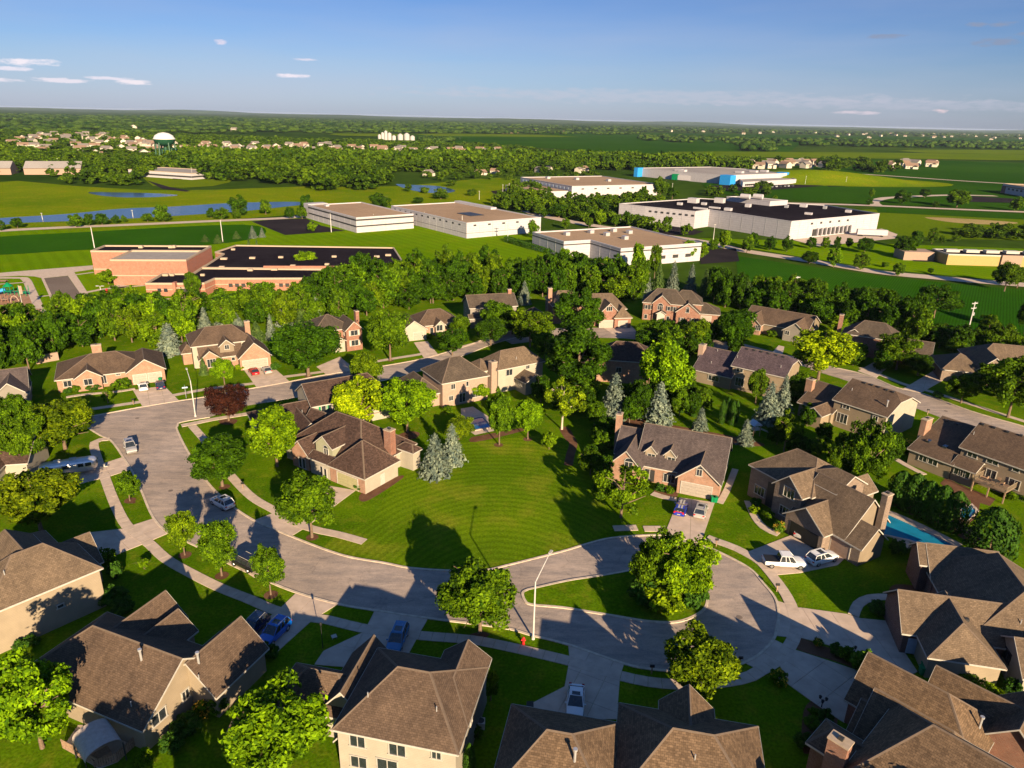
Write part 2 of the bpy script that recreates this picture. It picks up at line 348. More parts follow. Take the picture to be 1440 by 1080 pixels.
M['wwall'] = siding('white_panel_wall', (.37, .355, .375), 1.2); M['bluewall'] = plain('bright_blue_wall', (.02, .22, .55), .5); M['yellowwall'] = plain('sand_yellow_wall', (.32, .22, .08), .8)
M['schoolbrick'] = brick('school_brick', (.27, .085, .045), (.33, .115, .065)); M['band'] = plain('pale_stone_band', (.33, .26, .19), .8)
def water(name, c, rough=.05, spec=.5):
    m, t, b = material(name); r = ramp(t, noise(t, .3, 3), .3, .7, (*[v * .8 for v in c], 1), (*[v * 1.2 for v in c], 1)); t.links.new(r.outputs[0], b.inputs['Base Color'])
    b.inputs['Roughness'].default_value = rough; b.inputs['Specular IOR Level'].default_value = spec; bump(t, b, noise(t, 1.5, 3), .15, .05); return m
M['pond'] = water('pond_water', (.02, .035, .05), .2, .35); M['pool'] = water('pool_water', (.01, .17, .30)); M['pool2'] = water('deep_pool_water', (.0, .09, .26))
LF = dict(
 G=leaf('green_leaves', (.012, .038, .001), (.094, .178, .003)), B=leaf('blue_spruce_needles', (.075, .105, .085), (.17, .21, .165), .06), S=leaf('green_spruce_needles', (.035, .075, .018), (.075, .12, .028), .08),
 A=leaf('arborvitae_foliage', (.02, .062, .006), (.04, .10, .009), .12), R=leaf('purple_leaves', (.018, .006, .005), (.048, .016, .010), .15), F=leaf('flower_petals', (.5, .25, .03), (.6, .4, .05), .2))
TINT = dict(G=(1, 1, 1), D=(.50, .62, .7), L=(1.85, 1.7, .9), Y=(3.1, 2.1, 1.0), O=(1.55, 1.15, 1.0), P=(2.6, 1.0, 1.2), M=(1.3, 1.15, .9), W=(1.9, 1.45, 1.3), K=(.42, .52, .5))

M['farwall'] = plain('far_house_wall', (.42, .38, .31), .8); M['farroof'] = plain('far_house_roof', (.20, .13, .09), .9); M['farroof2'] = plain('far_house_grey_roof', (.16, .14, .125), .9)
M['siloc'] = plain('silo_white', (.34, .33, .32), .6)

# ---------------------------------------------------------------- the ground
def sheet(name, px, mat, z, sm=0, closed=True, world=False, kind='structure'):
    P = [np.array(p[:2], float) for p in px] if world else pxpath(px)
    if sm: P = smooth_path(P, sm, True)
    b = MB(); a = sum(P[i][0] * P[(i + 1) % len(P)][1] - P[(i + 1) % len(P)][0] * P[i][1] for i in range(len(P)))
    if a < 0: P = P[::-1]
    b.face([(p[0], p[1], z) for p in P]); o = b.build(name, M[mat] if isinstance(mat, str) else mat)
    return tag(o, kind=kind)
b = MB(); S = 45000
# one sheet to the horizon, finer near the camera
for (x0, x1, y0, y1) in ((-1500, 1500, -300, 2500), (-S, -1500, -300, S), (1500, S, -300, S), (-1500, 1500, 2500, S), (-S, S, -3000, -300)):
    b.face([(x0, y0, 0), (x1, y0, 0), (x1, y1, 0), (x0, y1, 0)])
g_ = b.build('farmland', M['plain']); tag(g_, kind='structure')
sheet('neighbourhood_lawn', [(-110, 20), (110, 20), (190, 130), (190, 250), (60, 240), (-60, 255), (-150, 235), (-200, 170)], 'lawn', .02, world=True)
# far fields
sheet('meadow', [(0, 256), (110, 262), (250, 268), (440, 262), (560, 262), (700, 250), (760, 262), (700, 292), (440, 300), (0, 324)], 'meadow', .10, 3)
sheet('left_sports_lawn', [(-60, 326), (0, 325), (200, 316), (430, 306), (560, 318), (790, 360), (790, 392), (560, 372), (400, 420), (130, 430), (-60, 470)], 'sport', .06)
sheet('dark_turf', [(-20, 336), (110, 327), (340, 316), (372, 330), (300, 344), (110, 352), (-20, 358)], 'crop', .10, 4)  # darker green crop-row sheet laid over the sports lawn
sheet('company_lawn', [(360, 335), (480, 326), (580, 318), (640, 318), (655, 330), (760, 331), (812, 348), (800, 380), (600, 365), (430, 352), (370, 350)], 'sport', .14)
sheet('crop_field', [(1035, 360), (1130, 374), (1234, 388), (1330, 398), (1440, 408), (1600, 425), (1600, 520), (1440, 480), (1200, 450), (1040, 415)], 'crop', .10)
sheet('verge', [(980, 335), (1100, 338), (1300, 345), (1500, 352), (1500, 402), (1393, 393), (1234, 378), (1143, 364), (1040, 347)], 'sport', .06)
sheet('green_field_behind_warehouse', [(1180, 298), (1280, 296), (1440, 306), (1560, 312), (1560, 345), (1440, 338), (1240, 330)], 'croplt', .08, 2)
sheet('bare_strip', [(1300, 306), (1340, 307), (1430, 313), (1400, 316), (1340, 313)], 'straw', .12, 4)
sheet('dark_green_field', [(1230, 291), (1440, 301), (1560, 306), (1560, 312), (1440, 309), (1235, 299)], 'cropfar', .13)
for k, (nm, px, mt, z) in enumerate((
    ('crop_field', [(1010, 250), (1190, 247), (1500, 268), (1500, 296), (1262, 289), (1100, 281), (1000, 270)], 'cropfar', .3),
    ('crop_field', [(590, 190), (900, 192), (1100, 196), (1100, 220), (900, 216), (760, 208), (590, 206)], 'cropfar', .6),
    ('bright_field', [(610, 188), (760, 190), (840, 193), (610, 191.5)], 'croplt', .7),
    ('bright_field', [(940, 214), (1100, 214), (1480, 218), (1480, 226), (1300, 224), (1100, 222), (960, 220)], 'croplt', .7),
    ('crop_field', [(1110, 222), (1500, 232), (1500, 262), (1350, 258), (1190, 246), (1120, 236)], 'cropfar', .45),
    ('bright_field', [(1280, 211), (1480, 212), (1480, 217), (1300, 215)], 'croplt', .8),
    ('crop_field', [(780, 186), (1100, 190), (1440, 196), (1440, 206), (1100, 204), (800, 192)], 'cropfar', .8),
    ('bright_field', [(-40, 162), (120, 166), (90, 169), (-40, 169)], 'croplt', 1.2),
    ('bright_field', [(470, 188), (570, 189), (560, 192), (480, 191)], 'croplt', .8),
    ('stubble_field', [(700, 186.2), (728, 186.4), (726, 188), (690, 187.6)], 'straw', .9),
    ('crop_field', [(120, 222), (500, 206), (640, 212), (480, 212), (300, 224)], 'cropfar', .5),
    ('grass_park', [(210, 240), (300, 236), (330, 250), (300, 262), (215, 262)], 'croplt', .3))):
    sheet(nm, px, mt, z, 2)
# low grass mound beside the blue and white plant
def mound(name, px, py, rx, ry, h, mt):
    c = G(px, py); b = MB(); n, r = 28, 8
    for i in range(n):
        for k in range(r):
            P = []
            for (ii, kk) in ((i, k), (i + 1, k), (i + 1, k + 1), (i, k + 1)):
                a = 2 * math.pi * ii / n; q = kk / r; P.append((c[0] + rx * q * math.cos(a), c[1] + ry * q * math.sin(a), .4 + h * (math.cos(math.pi * q) * .5 + .5)))
            b.face(P if k else P[:1] + P[2:])
    tag(b.build(name, M[mt], smooth=True), kind='structure')
mound('grass_mound', 1145, 254, 150, 75, 11, 'meadow')
# distant low hills on the horizon
def hills():
    b = MB(); rr = random.Random(3)
    for d, h0, x0, x1, mt in ((15000, 42, -16000, 3000, 0), (19000, 60, -20000, 20000, 0), (12000, 14, -2000, 12000, 0)):
        xs = np.linspace(x0, x1, 90); hs_ = [max(4, h0 * (.5 + .35 * math.sin(x / 1900 + d) + .3 * math.sin(x / 700.0 + 1.3) + rr.random() * .12)) for x in xs]
        for i in range(89):
            b.face([(xs[i], d, -1), (xs[i + 1], d, -1), (xs[i + 1], d + 900, hs_[i + 1]), (xs[i], d + 900, hs_[i])])
            b.face([(xs[i], d + 900, hs_[i]), (xs[i + 1], d + 900, hs_[i + 1]), (xs[i + 1], d + 2500, -1), (xs[i], d + 2500, -1)])
    tag(b.build('distant_hills', M['plain'], smooth=True), kind='structure')
hills()
# water
sheet('pond', [(-60, 312), (0, 307), (97, 301), (167, 294), (239, 291), (322, 286), (400, 284), (432, 285), (428, 288), (400, 291), (345, 297), (289, 301), (194, 307), (94, 311.5), (36, 313.5), (0, 317), (-60, 322)], 'pond', .16, 3)
sheet('pond', [(125, 270.5), (175, 271), (215, 272), (250, 274.4), (233, 276.8), (178, 278), (140, 275)], 'pond', .16, 3)
sheet('pond', [(556, 259), (575, 260), (617, 262), (640, 268), (628, 271.5), (600, 271), (572, 266)], 'pond', .16, 3)

def strip(name, px, w, mat, z, sm=6, world=False, closed=False, kind='structure', h=None):
    P = [np.array(p[:2], float) for p in px] if world else pxpath(px)
    if sm: P = smooth_path(P, sm, closed)
    n = len(P); L, Rr = [], []
    for i in range(n):
        a = P[(i - 1) % n] if (closed or i > 0) else P[i]; c = P[(i + 1) % n] if (closed or i < n - 1) else P[i]
        d = c - a; d = d / (np.linalg.norm(d) + 1e-9); nn = np.array([-d[1], d[0]]) * w / 2
        L.append(P[i] + nn); Rr.append(P[i] - nn)
    b = MB()
    for i in range(n if closed else n - 1):
        j = (i + 1) % n
        if h:
            b.face([(*Rr[i], z + h), (*Rr[j], z + h), (*L[j], z + h), (*L[i], z + h)])
            b.face([(*Rr[i], z), (*Rr[j], z), (*Rr[j], z + h), (*Rr[i], z + h)]); b.face([(*L[j], z), (*L[i], z), (*L[i], z + h), (*L[j], z + h)])
        else: b.face([(*Rr[i], z), (*Rr[j], z), (*L[j], z), (*L[i], z)])
    if h and not closed:
        b.face([(*L[0], z), (*Rr[0], z), (*Rr[0], z + h), (*L[0], z + h)]); b.face([(*Rr[-1], z), (*L[-1], z), (*L[-1], z + h), (*Rr[-1], z + h)])
    o = b.build(name, M[mat] if isinstance(mat, str) else mat)
    return tag(o, kind=kind) if kind else o
strip('country_road', [(-60, 331), (0, 325), (97, 320), (194, 316), (305, 311), (400, 307), (430, 303)], 8, 'walk', .2)
strip('industrial_road', [(740, 297), (765, 304), (819, 315), (900, 327), (994, 341), (1040, 352), (1143, 368), (1234, 383), (1318, 391), (1393, 397.5), (1480, 404)], 9, 'walk', .2)
strip('country_road', [(1060, 283), (1109, 286), (1180, 288), (1262, 291), (1350, 295), (1500, 301)], 10, 'walk', .34)
strip('country_road', [(1232, 289), (1228, 284), (1240, 280), (1260, 278), (1332, 275), (1400, 276)], 9, 'walk', .38)
strip('country_road', [(1170, 243), (1250, 248), (1350, 255), (1500, 264)], 10, 'walk', .7)
# parking lots
for px, mt, z in (([(354, 312), (380, 309.5), (430, 307.5), (452, 318), (486, 325), (401, 331)], 'asph', .2), ([(242, 243.5), (284, 242.5), (306, 251.5), (243, 252.8)], 'asph', .5),
    ([(1000, 262), (1100, 257.5), (1160, 262), (1080, 268), (1010, 269)], 'asph', .5), ([(1160, 260), (1205, 258.5), (1210, 262), (1165, 263)], 'asph', .5),
    ([(690, 269), (725, 266), (735, 275), (700, 278)], 'asph', .3), ([(985, 352), (1035, 350), (1040, 368), (985, 372)], 'asph', .24), ([(1270, 350), (1320, 352), (1320, 369), (1285, 368)], 'asph', .24),
    ([(1115, 338), (1240, 322), (1262, 330), (1258, 336), (1150, 347)], 'conc', .24), ([(1340, 275), (1440, 281), (1500, 284), (1500, 288), (1345, 284)], 'asph', .5), ([(206, 254), (240, 264), (268, 269), (262, 270), (228, 266)], 'asph', .34),
    ([(876, 320), (930, 316), (990, 326), (975, 331), (900, 331)], 'asph', .24)):
    sheet('parking_lot', px, mt, z)
# school grounds
sheet('school_drive', [(-40, 385), (0, 384), (60, 379), (131, 373.5), (131, 379), (104.5, 383), (133, 426.7), (150, 450), (140, 452), (121, 425), (95.5, 388), (60, 391.7), (48, 389), (27, 388), (0, 389.5), (-40, 391)], 'walk', .10)
sheet('playground_lot', [(60.2, 391.9), (95.3, 388.3), (121, 425.2), (150, 470), (100, 475), (82, 438)], 'asphg', .10)
for px, w in (([(-30, 391.5), (0, 391.3), (25, 391.2), (36, 393), (44, 408), (60, 445), (70, 465)], 2.6), ([(-20, 401), (0, 400), (36, 397.5)], 1.2), ([(52, 418), (69, 416)], 1.2), ([(-20, 435), (0, 434), (50, 431.5)], 1.2),
    ([(-10, 447), (20, 445), (60, 441)], 2.5), ([(105, 387), (132, 383.3)], 1.5), ([(122, 411.5), (135, 409), (150, 406.5), (200, 402), (204, 401)], 2.0), ([(160, 402), (178, 404)], 4), ([(128, 426), (152, 423.5)], 1.5), ([(82, 440), (60, 391.5)], .8),
    ([(240, 425), (251, 421), (256, 418)], 4.5), ([(232, 421), (300, 420.5), (330, 422)], 1.6)):
    strip('school_path', px, w, 'walk', .13, 4)
sheet('paved_yard', [(-40, 455), (0, 454.5), (40, 452), (62, 449), (48, 458), (20, 464), (-40, 470)], 'walk', .12)
sheet('playground_surface', [(-40, 411), (0, 410), (41, 408), (50, 430), (0, 433), (-40, 435)], 'dirt', .10)

# ---------------------------------------------------------------- neighbourhood streets
ROADB = [(295, 587), (255, 594), (250, 599), (249, 605), (262.5, 632.5), (282.5, 665), (295, 682.5), (312.5, 700), (330, 715), (357.5, 732.5), (392, 747.5), (410, 755), (455, 772.5), (492.5, 784), (540, 792), (575, 799),
         (627.5, 802.8), (680, 802.5), (715, 795), (790, 776), (830, 764), (857.5, 757.5), (895, 754), (940, 753.5), (975, 762), (1005, 774), (1042, 792.5), (1060, 805), (1072.5, 820), (1090, 842), (1095, 865), (1090, 895), (1070, 919), (1042, 934),
         (1000, 943), (960, 945), (917.5, 942), (877.5, 934), (800, 907.5), (747.5, 894), (716, 885), (660, 877), (602.5, 870), (527.5, 859), (475, 850), (417.5, 834), (370, 815), (320, 792), (275, 768), (237.5, 750), (215, 727.5), (197.5, 687.5), (184, 660), (172.5, 642.5), (162.5, 627.5), (154, 618.5), (140, 612), (120, 600), (110, 596)]
north = [(110, 590), (127.5, 586), (200, 572.5), (252, 564), (285, 559), (340, 549), (407, 537), (460, 527), (539, 515), (597, 504), (655, 487), (700, 470), (740, 462)]
south = [(745, 470), (700, 482), (655, 499), (600, 519), (546, 534), (480, 548), (417, 559), (340, 572)]
rb = smooth_path(pxpath(ROADB), 4)
ra = smooth_path(pxpath(north), 4); rs = smooth_path(pxpath(south), 4)
sheet('street', list(ra) + list(rs) + list(rb), 'road', .045, world=True)
sheet('street', [(1140, 502), (1172.5, 517), (1205, 524), (1232, 533), (1260, 545), (1300, 554.5), (1364, 578), (1440, 600), (1520, 622), (1520, 650), (1440, 625), (1330, 590), (1290, 575), (1240, 553), (1180, 532), (1140, 520)], 'road', .045)
sheet('street', [(700, 474), (760, 462), (840, 461), (900, 466), (960, 472), (1040, 482), (1100, 498), (1150, 508), (1150, 520), (1080, 504), (960, 484), (880, 476), (800, 474), (720, 484)], 'road', .041)
ISL = [(735, 835), (741, 830.5), (752.5, 827.5), (800, 817), (840, 811), (880, 804), (930, 793), (965, 790), (985, 803), (993, 822), (995, 842), (990, 857.5), (970, 870), (945, 876), (907.5, 874), (870, 868), (827.5, 861), (790, 855), (747.5, 851), (738, 845)]
isl = smooth_path(pxpath(ISL), 4, True)
sheet('traffic_island_lawn', isl, 'lawn', .12, world=True)
def kerb(path, closed=False, w=.32, h=.11): return strip('kerb', path, w, 'curb', .03, 0, True, closed, h=h)
kerb(isl, True, .34, .13)
kerb(list(ra)); kerb(rs[:len(rs) - 2]); kerb(rb)
kerb(smooth_path(pxpath([(1172.5, 517), (1205, 524), (1232, 533), (1260, 545), (1300, 554.5), (1364, 578), (1440, 600), (1520, 622)]), 4))
sheet('mown_lawn', [(575, 625), (600, 636), (640, 624), (700, 618), (770, 612), (800, 625), (830, 660), (850, 700), (862, 745), (830, 761), (790, 774), (715, 792.5), (680, 800), (627.5, 800.5), (575, 797), (540, 789), (492.5, 781.5), (455, 770.5), (470, 752), (520, 735), (540, 700), (570, 672)], 'mown', .05)

CONC_SLABS = []
def slabwalk(px, w=1.5, st=1.5, parent=None, z=.03, h=.075, name='sidewalk'):
    P = smooth_path(pxpath(px), 8); root = tag(thing(name, None, None, (P[0][0], P[0][1], 0)), kind='structure')
    # resample by arc length
    seg = [0]
    for i in range(1, len(P)): seg.append(seg[-1] + np.linalg.norm(P[i] - P[i - 1]))
    n = max(1, round(seg[-1] / st)); Q = []
    for k in range(n + 1):
        s = seg[-1] * k / n; i = min(max(int(np.searchsorted(seg, s)) - 1, 0), len(P) - 2); t = (s - seg[i]) / (seg[i + 1] - seg[i] + 1e-9); Q.append(P[i] + (P[i + 1] - P[i]) * t)
    rr = random.Random(int(seg[-1] * 10))
    for k in range(n):
        a, c = Q[k], Q[k + 1]
        def nrm(i):
            d = Q[min(i + 1, n)] - Q[max(i - 1, 0)]; d = d / np.linalg.norm(d); return np.array([-d[1], d[0]]) * w / 2
        na, nc = nrm(k), nrm(k + 1); d = (c - a) / np.linalg.norm(c - a) * .02; o = np.array([P[0][0], P[0][1]])
        mb = MB(); mb.prism([a + d + na - o, a + d - na - o, c - d - nc - o, c - d + nc - o], z, z + h + rr.uniform(-.006, .006))
        mb.build('slab', M['walk'], root)
    return root
def clip(poly, x0, x1, y0, y1):
    def cut(P, ax, v, sg):
        O = []
        for i in range(len(P)):
            a, c = P[i], P[(i + 1) % len(P)]; ia, ic = sg * (a[ax] - v) >= 0, sg * (c[ax] - v) >= 0
            if ia: O.append(a)
            if ia != ic:
                t = (v - a[ax]) / (c[ax] - a[ax]); O.append(tuple(a[k] + (c[k] - a[k]) * t for k in (0, 1)))
        return O
    for ax, v, sg in ((0, x0, 1), (0, x1, -1), (1, y0, 1), (1, y1, -1)):
        poly = cut(poly, ax, v, sg)
        if len(poly) < 3: return []
    return poly
def driveway(px, cell=3.2, mat='conc', z=.02, h=.07, ang=None, sm=0):
    P = pxpath(px)
    if sm: P = smooth_path(P, sm, True)
    c = sum(P) / len(P); 
    if ang is None: d = P[1] - P[0]; ang = math.atan2(d[1], d[0])
    ca, sa = math.cos(ang), math.sin(ang)
    Q = [((p - c)[0] * ca + (p - c)[1] * sa, -(p - c)[0] * sa + (p - c)[1] * ca) for p in P]
    root = tag(thing('driveway', None, None, (c[0], c[1], 0), ang), kind='structure')
    x0 = min(q[0] for q in Q); x1 = max(q[0] for q in Q); y0 = min(q[1] for q in Q); y1 = max(q[1] for q in Q)
    nx = max(1, round((x1 - x0) / cell)); ny = max(1, round((y1 - y0) / cell)); g = .018
    for i in range(nx):
        for j in range(ny):
            q = clip(Q, x0 + (x1 - x0) * i / nx + g, x0 + (x1 - x0) * (i + 1) / nx - g, y0 + (y1 - y0) * j / ny + g, y0 + (y1 - y0) * (j + 1) / ny - g)
            if len(q) < 3 or abs(sum(q[k][0] * q[(k + 1) % len(q)][1] - q[(k + 1) % len(q)][0] * q[k][1] for k in range(len(q)))) < .5: continue
            mb = MB(); mb.prism(q, z, z + h); mb.build('slab', M[mat], root)
    return root
slabwalk([(154, 617.5), (133, 622), (137, 645), (147.5, 672), (160, 705), (175, 735), (190, 750), (210, 765), (235, 787.5), (275, 810), (312, 828), (350, 843), (387.5, 859), (430, 869), (455, 871), (515, 885), (587.5, 894), (660, 900), (710, 909), (800, 930), (872.5, 951), (924, 961), (985, 963), (1045, 955), (1070, 943), (1095, 927.5), (1113, 905), (1120, 882), (1116, 862), (1107, 840), (1090, 815), (1070, 792), (1055, 782), (1032, 770), (1012, 763), (994, 756)])
slabwalk([(255, 599), (276, 595), (300, 590), (350, 582)], 1.5); slabwalk([(270, 599), (290, 622), (310, 650), (327, 672), (355, 700), (387.5, 719), (405, 732), (442.5, 745), (475, 752), (512.5, 762.5)])
slabwalk([(862.5, 743.5), (896, 742.5)]); slabwalk([(905, 744), (937, 744)])
for px in ([(125, 576), (200, 565), (245, 556), (300, 546), (360, 539), (395, 531), (457, 522.5), (535, 507.5), (587.5, 499), (610, 494)], [(1210, 517), (1240, 528), (1270, 540), (1308, 550.6), (1366, 569), (1438, 592), (1500, 610)], [(650, 488), (690, 477)], [(925, 460), (975, 463)]):
    strip('sidewalk', px, 1.5, 'walk', .06, 5)
GW = [([(187, 549), (231, 543), (252, 564), (201, 573)], 0), ([(342, 519), (380, 513), (408, 537.5), (361.5, 546)], 0), ([(445, 516), (478, 502), (500, 520), (460, 528)], 0), ([(582, 482), (601, 480), (617, 500), (597, 505)], 0),
      ([(465, 684), (500, 690), (430, 742), (408, 755.5), (357, 732.5), (387, 721)], 0), ([(955, 700), (1005, 707), (988, 757), (975, 762), (940, 753.5), (935, 751)], 0), ([(1047.5, 778), (1115, 752), (1165, 770), (1202, 772), (1178, 795), (1125, 806), (1092, 809), (1078, 795)], 0),
      ([(1111, 855), (1125, 855), (1190, 864), (1210, 870), (1252, 874), (1260, 900), (1290, 945), (1275, 953), (1242, 937), (1180, 912), (1125, 897), (1117, 900)], 0), ([(1094, 930), (1117, 914), (1160, 928), (1240, 955), (1222, 990), (1187, 1017), (1160, 1000), (1107, 962)], 0),
      ([(799, 907.5), (877.5, 934), (872, 951), (867, 1012), (790, 1012), (745, 997), (749, 989), (794, 966), (801, 927)], 0), ([(527, 859), (602, 870), (588, 895), (572, 925), (500, 940), (442, 935), (455, 916), (512, 889)], 0),
      ([(417, 834), (475, 850), (440, 872), (390, 917), (340, 895), (387, 862), (397, 853)], 0), ([(216, 729.5), (237.5, 750), (200, 766), (165, 780), (135, 785), (92, 762), (120, 750), (173, 744), (190, 738)], 0),
      ([(172, 643.5), (184, 660.5), (155, 670), (100, 684), (50, 668), (100, 656), (146, 652)], 0), ([(-30, 606), (0, 604), (38, 616), (30, 634), (-30, 640)], 0), ([(1089, 844), (1110, 851), (1114, 897), (1088, 894), (1093, 865)], 0), ([(1087, 899), (1111, 911), (1066, 942), (1048, 933), (1070, 919)], 0),
      ([(320, 788), (336, 783), (372, 806), (358, 813)], 0), ([(1270, 547), (1296, 552), (1330, 533), (1312, 522)], 0), ([(1206, 522), (1232, 532), (1250, 515), (1232, 508)], 0), ([(1085, 497), (1100, 500), (1103, 488), (1095, 486)], 0), ([(842, 457), (886, 457), (895, 466), (860, 469)], 0),
      ([(1006, 452), (1020, 452), (1030, 470), (1012, 474)], 0)]
for px, _ in GW: driveway(px)
slabwalk([(1052, 705), (1062, 728), (1075, 743), (1095, 752)], 1.3, 1.3, name='garden_path'); slabwalk([(917, 694), (935, 700), (952, 703)], 1.3, 1.3, name='garden_path'); slabwalk([(1034, 660), (1022, 690), (1012, 708)], 1.1, 1.3, name='garden_path')
slabwalk([(1252, 840), (1225, 841), (1207, 850), (1200, 866)], 1.3, 1.3, name='garden_path'); slabwalk([(93, 559), (120, 555), (165, 551), (190, 547)], 1.0, 1.3, name='garden_path'); slabwalk([(1258, 645), (1275, 655), (1300, 668)], 1.2, 1.3, name='garden_path')
# planting beds of brown mulch
for px in ([(308, 592), (322, 589), (334, 591), (328, 597), (312, 597)], [(510, 692), (530, 684), (560, 670), (566, 673), (520, 703), (505, 703)], [(560, 612), (575, 607), (590, 609), (584, 617), (565, 617)], [(178, 704), (188, 704), (190, 708), (176, 708)], [(662, 892), (680, 889), (688, 893), (678, 899), (664, 898)],
           [(920, 690), (935, 684), (952, 693), (950, 699), (925, 697)], [(1117, 900), (1122, 896), (1240, 940), (1232, 952), (1180, 932), (1122, 914)], [(1130, 1000), (1150, 985), (1178, 1012), (1160, 1040), (1130, 1060)], [(850, 585), (900, 590), (1060, 620), (1060, 628), (980, 618), (870, 597)], [(220, 490), (260, 486), (262, 498), (228, 500)],
           [(787, 602), (798, 601), (806, 612), (800, 622), (791, 612)], [(662, 616), (680, 612), (735, 602), (733, 607), (668, 622)], [(1250, 698), (1300, 715), (1350, 735), (1400, 770), (1380, 775), (1340, 750), (1255, 712)], [(1258, 840), (1250, 830), (1262, 822), (1300, 828), (1300, 850)], [(1000, 700), (1012, 690), (1020, 700), (1010, 708)]):
    sheet('mulch_bed', px, 'mulch', .055, 4)
sheet('flat_turf', [(1090, 814), (1108, 840), (1116, 853), (1190, 864), (1175, 800), (1120, 808)], 'lawn', .03)
strip('garden_path', [(795, 606), (806, 622), (802, 640), (799, 655)], 1.6, 'mulch', .062)
# small round mulch rings are laid by the tree builder

# ---------------------------------------------------------------- houses
def hit(tris, o, d):
    best = None
    for (a, b_, c, info) in tris:
        e1, e2 = b_ - a, c - a; p = np.cross(d, e2); det = e1 @ p
        if abs(det) < 1e-9: continue
        t = o - a; u = (t @ p) / det
        if u < -1e-6 or u > 1: continue
        q = np.cross(t, e1); v = (d @ q) / det
        if v < -1e-6 or u + v > 1.000001: continue
        s = (e2 @ q) / det
        if s > 1 and (best is None or s < best[0]): best = (s, info, np.cross(e1, e2))
    return best
class House:
    def __init__(s, name, label, cat, org, z, head, roof, wall, over=.38, trim='white', group=None):
        p = G(*org, z); s.p = np.array([p[0], p[1], 0]); s.h = R(head); s.root = thing(name, label, cat, tuple(s.p), s.h, group)
        s.roof = roof; s.wall = wall; s.o = over; s.trim = trim; s.wt = []; s.rt = []
        s.ux = np.array([math.cos(s.h), math.sin(s.h), 0]); s.vx = np.array([-math.sin(s.h), math.cos(s.h), 0])
    def w(s, p): return s.p + s.ux * p[0] + s.vx * p[1] + np.array([0, 0, p[2]])
    def loc(s, p): q = np.array(p) - s.p; return (q @ s.ux, q @ s.vx, q[2])
    def wing(s, u0, v0, u1, v1, ze, rise, ax='u', ends='gg', z0=0, wall=None, roof=None, inset=1.0, gwall=None, over=None):
        """one roofed block: eave rectangle u0..u1 x v0..v1, ridge along ax, g = gable end, h = hipped end; wall: one name or four (front,right,back,left)"""
        o = s.o if over is None else over; T = .17; roof = roof or s.roof
        wl = wall or s.wall; wl = [wl] * 4 if isinstance(wl, str) else list(wl)
        if ax == 'u': A0, A1, B0, B1 = u0, u1, v0, v1; P = lambda a, b_, z: (a, b_, z)
        else: A0, A1, B0, B1 = v0, v1, u0, u1; P = lambda a, b_, z: (b_, a, z)
        hb = (B1 - B0) / 2; mid = (B0 + B1) / 2; zr = ze + rise
        i0 = hb * inset if ends[0] == 'h' else 0; i1 = hb * inset if ends[1] == 'h' else 0
        if ends[0] == 'j': i0 = hb * .35
        if ends[1] == 'j': i1 = hb * .35
        if i0 + i1 > A1 - A0: k = (A1 - A0) / (i0 + i1) * .999; i0 *= k; i1 *= k
        R0, R1 = (A0 + i0, mid, zr), (A1 - i1, mid, zr)
        c = [(A0, B0, ze), (A1, B0, ze), (A1, B1, ze), (A0, B1, ze)]
        faces = [[c[0], c[1], R1, R0], [c[2], c[3], R0, R1]]; bd = [c[0], c[1]]
        if ends[1] == 'h': faces.append([c[1], c[2], R1])
        elif ends[1] == 'g': bd.append(R1)
        bd += [c[2], c[3]]
        if ends[0] == 'h': faces.append([c[3], c[0], R0])
        elif ends[0] == 'g': bd.append(R0)
        if 'j' in ends:                                          # clipped gable: small hip over a gable
            f = .35; zj = ze + rise * (1 - f)
            faces = []; bd = [c[0], c[1]]
            def jp(A, sg, R_, e):
                if e != 'j': return None
                return (A, mid - hb * f, zj), (A, mid + hb * f, zj)
            j1 = jp(A1, 1, R1, ends[1]); j0 = jp(A0, -1, R0, ends[0])
            faces.append([c[0], c[1]] + ([j1[0]] if j1 else []) + [R1, R0] + ([j0[0]] if j0 else []))
            faces.append([c[2], c[3]] + ([j0[1]] if j0 else []) + [R0, R1] + ([j1[1]] if j1 else []))
            if j1: faces.append([j1[0], j1[1], R1]); bd += [j1[0], j1[1]]
            elif ends[1] == 'h': faces.append([c[1], c[2], R1])
            else: bd.append(R1)
            bd += [c[2], c[3]]
            if j0: faces.append([j0[1], j0[0], R0]); bd += [j0[1], j0[0]]
            elif ends[0] == 'h': faces.append([c[3], c[0], R0])
            else: bd.append(R0)
        X = lambda p: P(*p)
        rev = ax == 'v'
        rb_ = MB()
        for f in faces:
            q = [X(p) for p in f]; q = q[::-1] if rev else q
            n = len(q); e = Vector(q[1]) - Vector(q[0])
            rb_.face(q); rb_.face([(p[0], p[1], p[2] - T) for p in q[::-1]])
            for k in range(1, len(q) - 1): s.rt.append((s.w(q[0]), s.w(q[k]), s.w(q[k + 1]), 'roof'))
        rb_.build('roof', M[roof], s.root)
        fb = MB(); bq = [X(p) for p in bd]; bq = bq[::-1] if rev else bq
        for i in range(len(bq)):
            a, b2 = bq[i], bq[(i + 1) % len(bq)]
            d = Vector((b2[0] - a[0], b2[1] - a[1], 0)).normalized(); nn = (d[1] * .035, -d[0] * .035)
            q = [(a[0] + nn[0], a[1] + nn[1], a[2] - T - .02), (b2[0] + nn[0], b2[1] + nn[1], b2[2] - T - .02), (b2[0] + nn[0], b2[1] + nn[1], b2[2] + .015), (a[0] + nn[0], a[1] + nn[1], a[2] + .015)]
            fb.face(q); fb.face([q[3], q[2], (b2[0], b2[1], b2[2] + .015), (a[0], a[1], a[2] + .015)]); fb.face([(b2[0], b2[1], b2[2] - T), (a[0], a[1], a[2] - T), (a[0], a[1], a[2] + .01), (b2[0], b2[1], b2[2] + .01)])
        fb.build('fascia', M[s.trim], s.root)
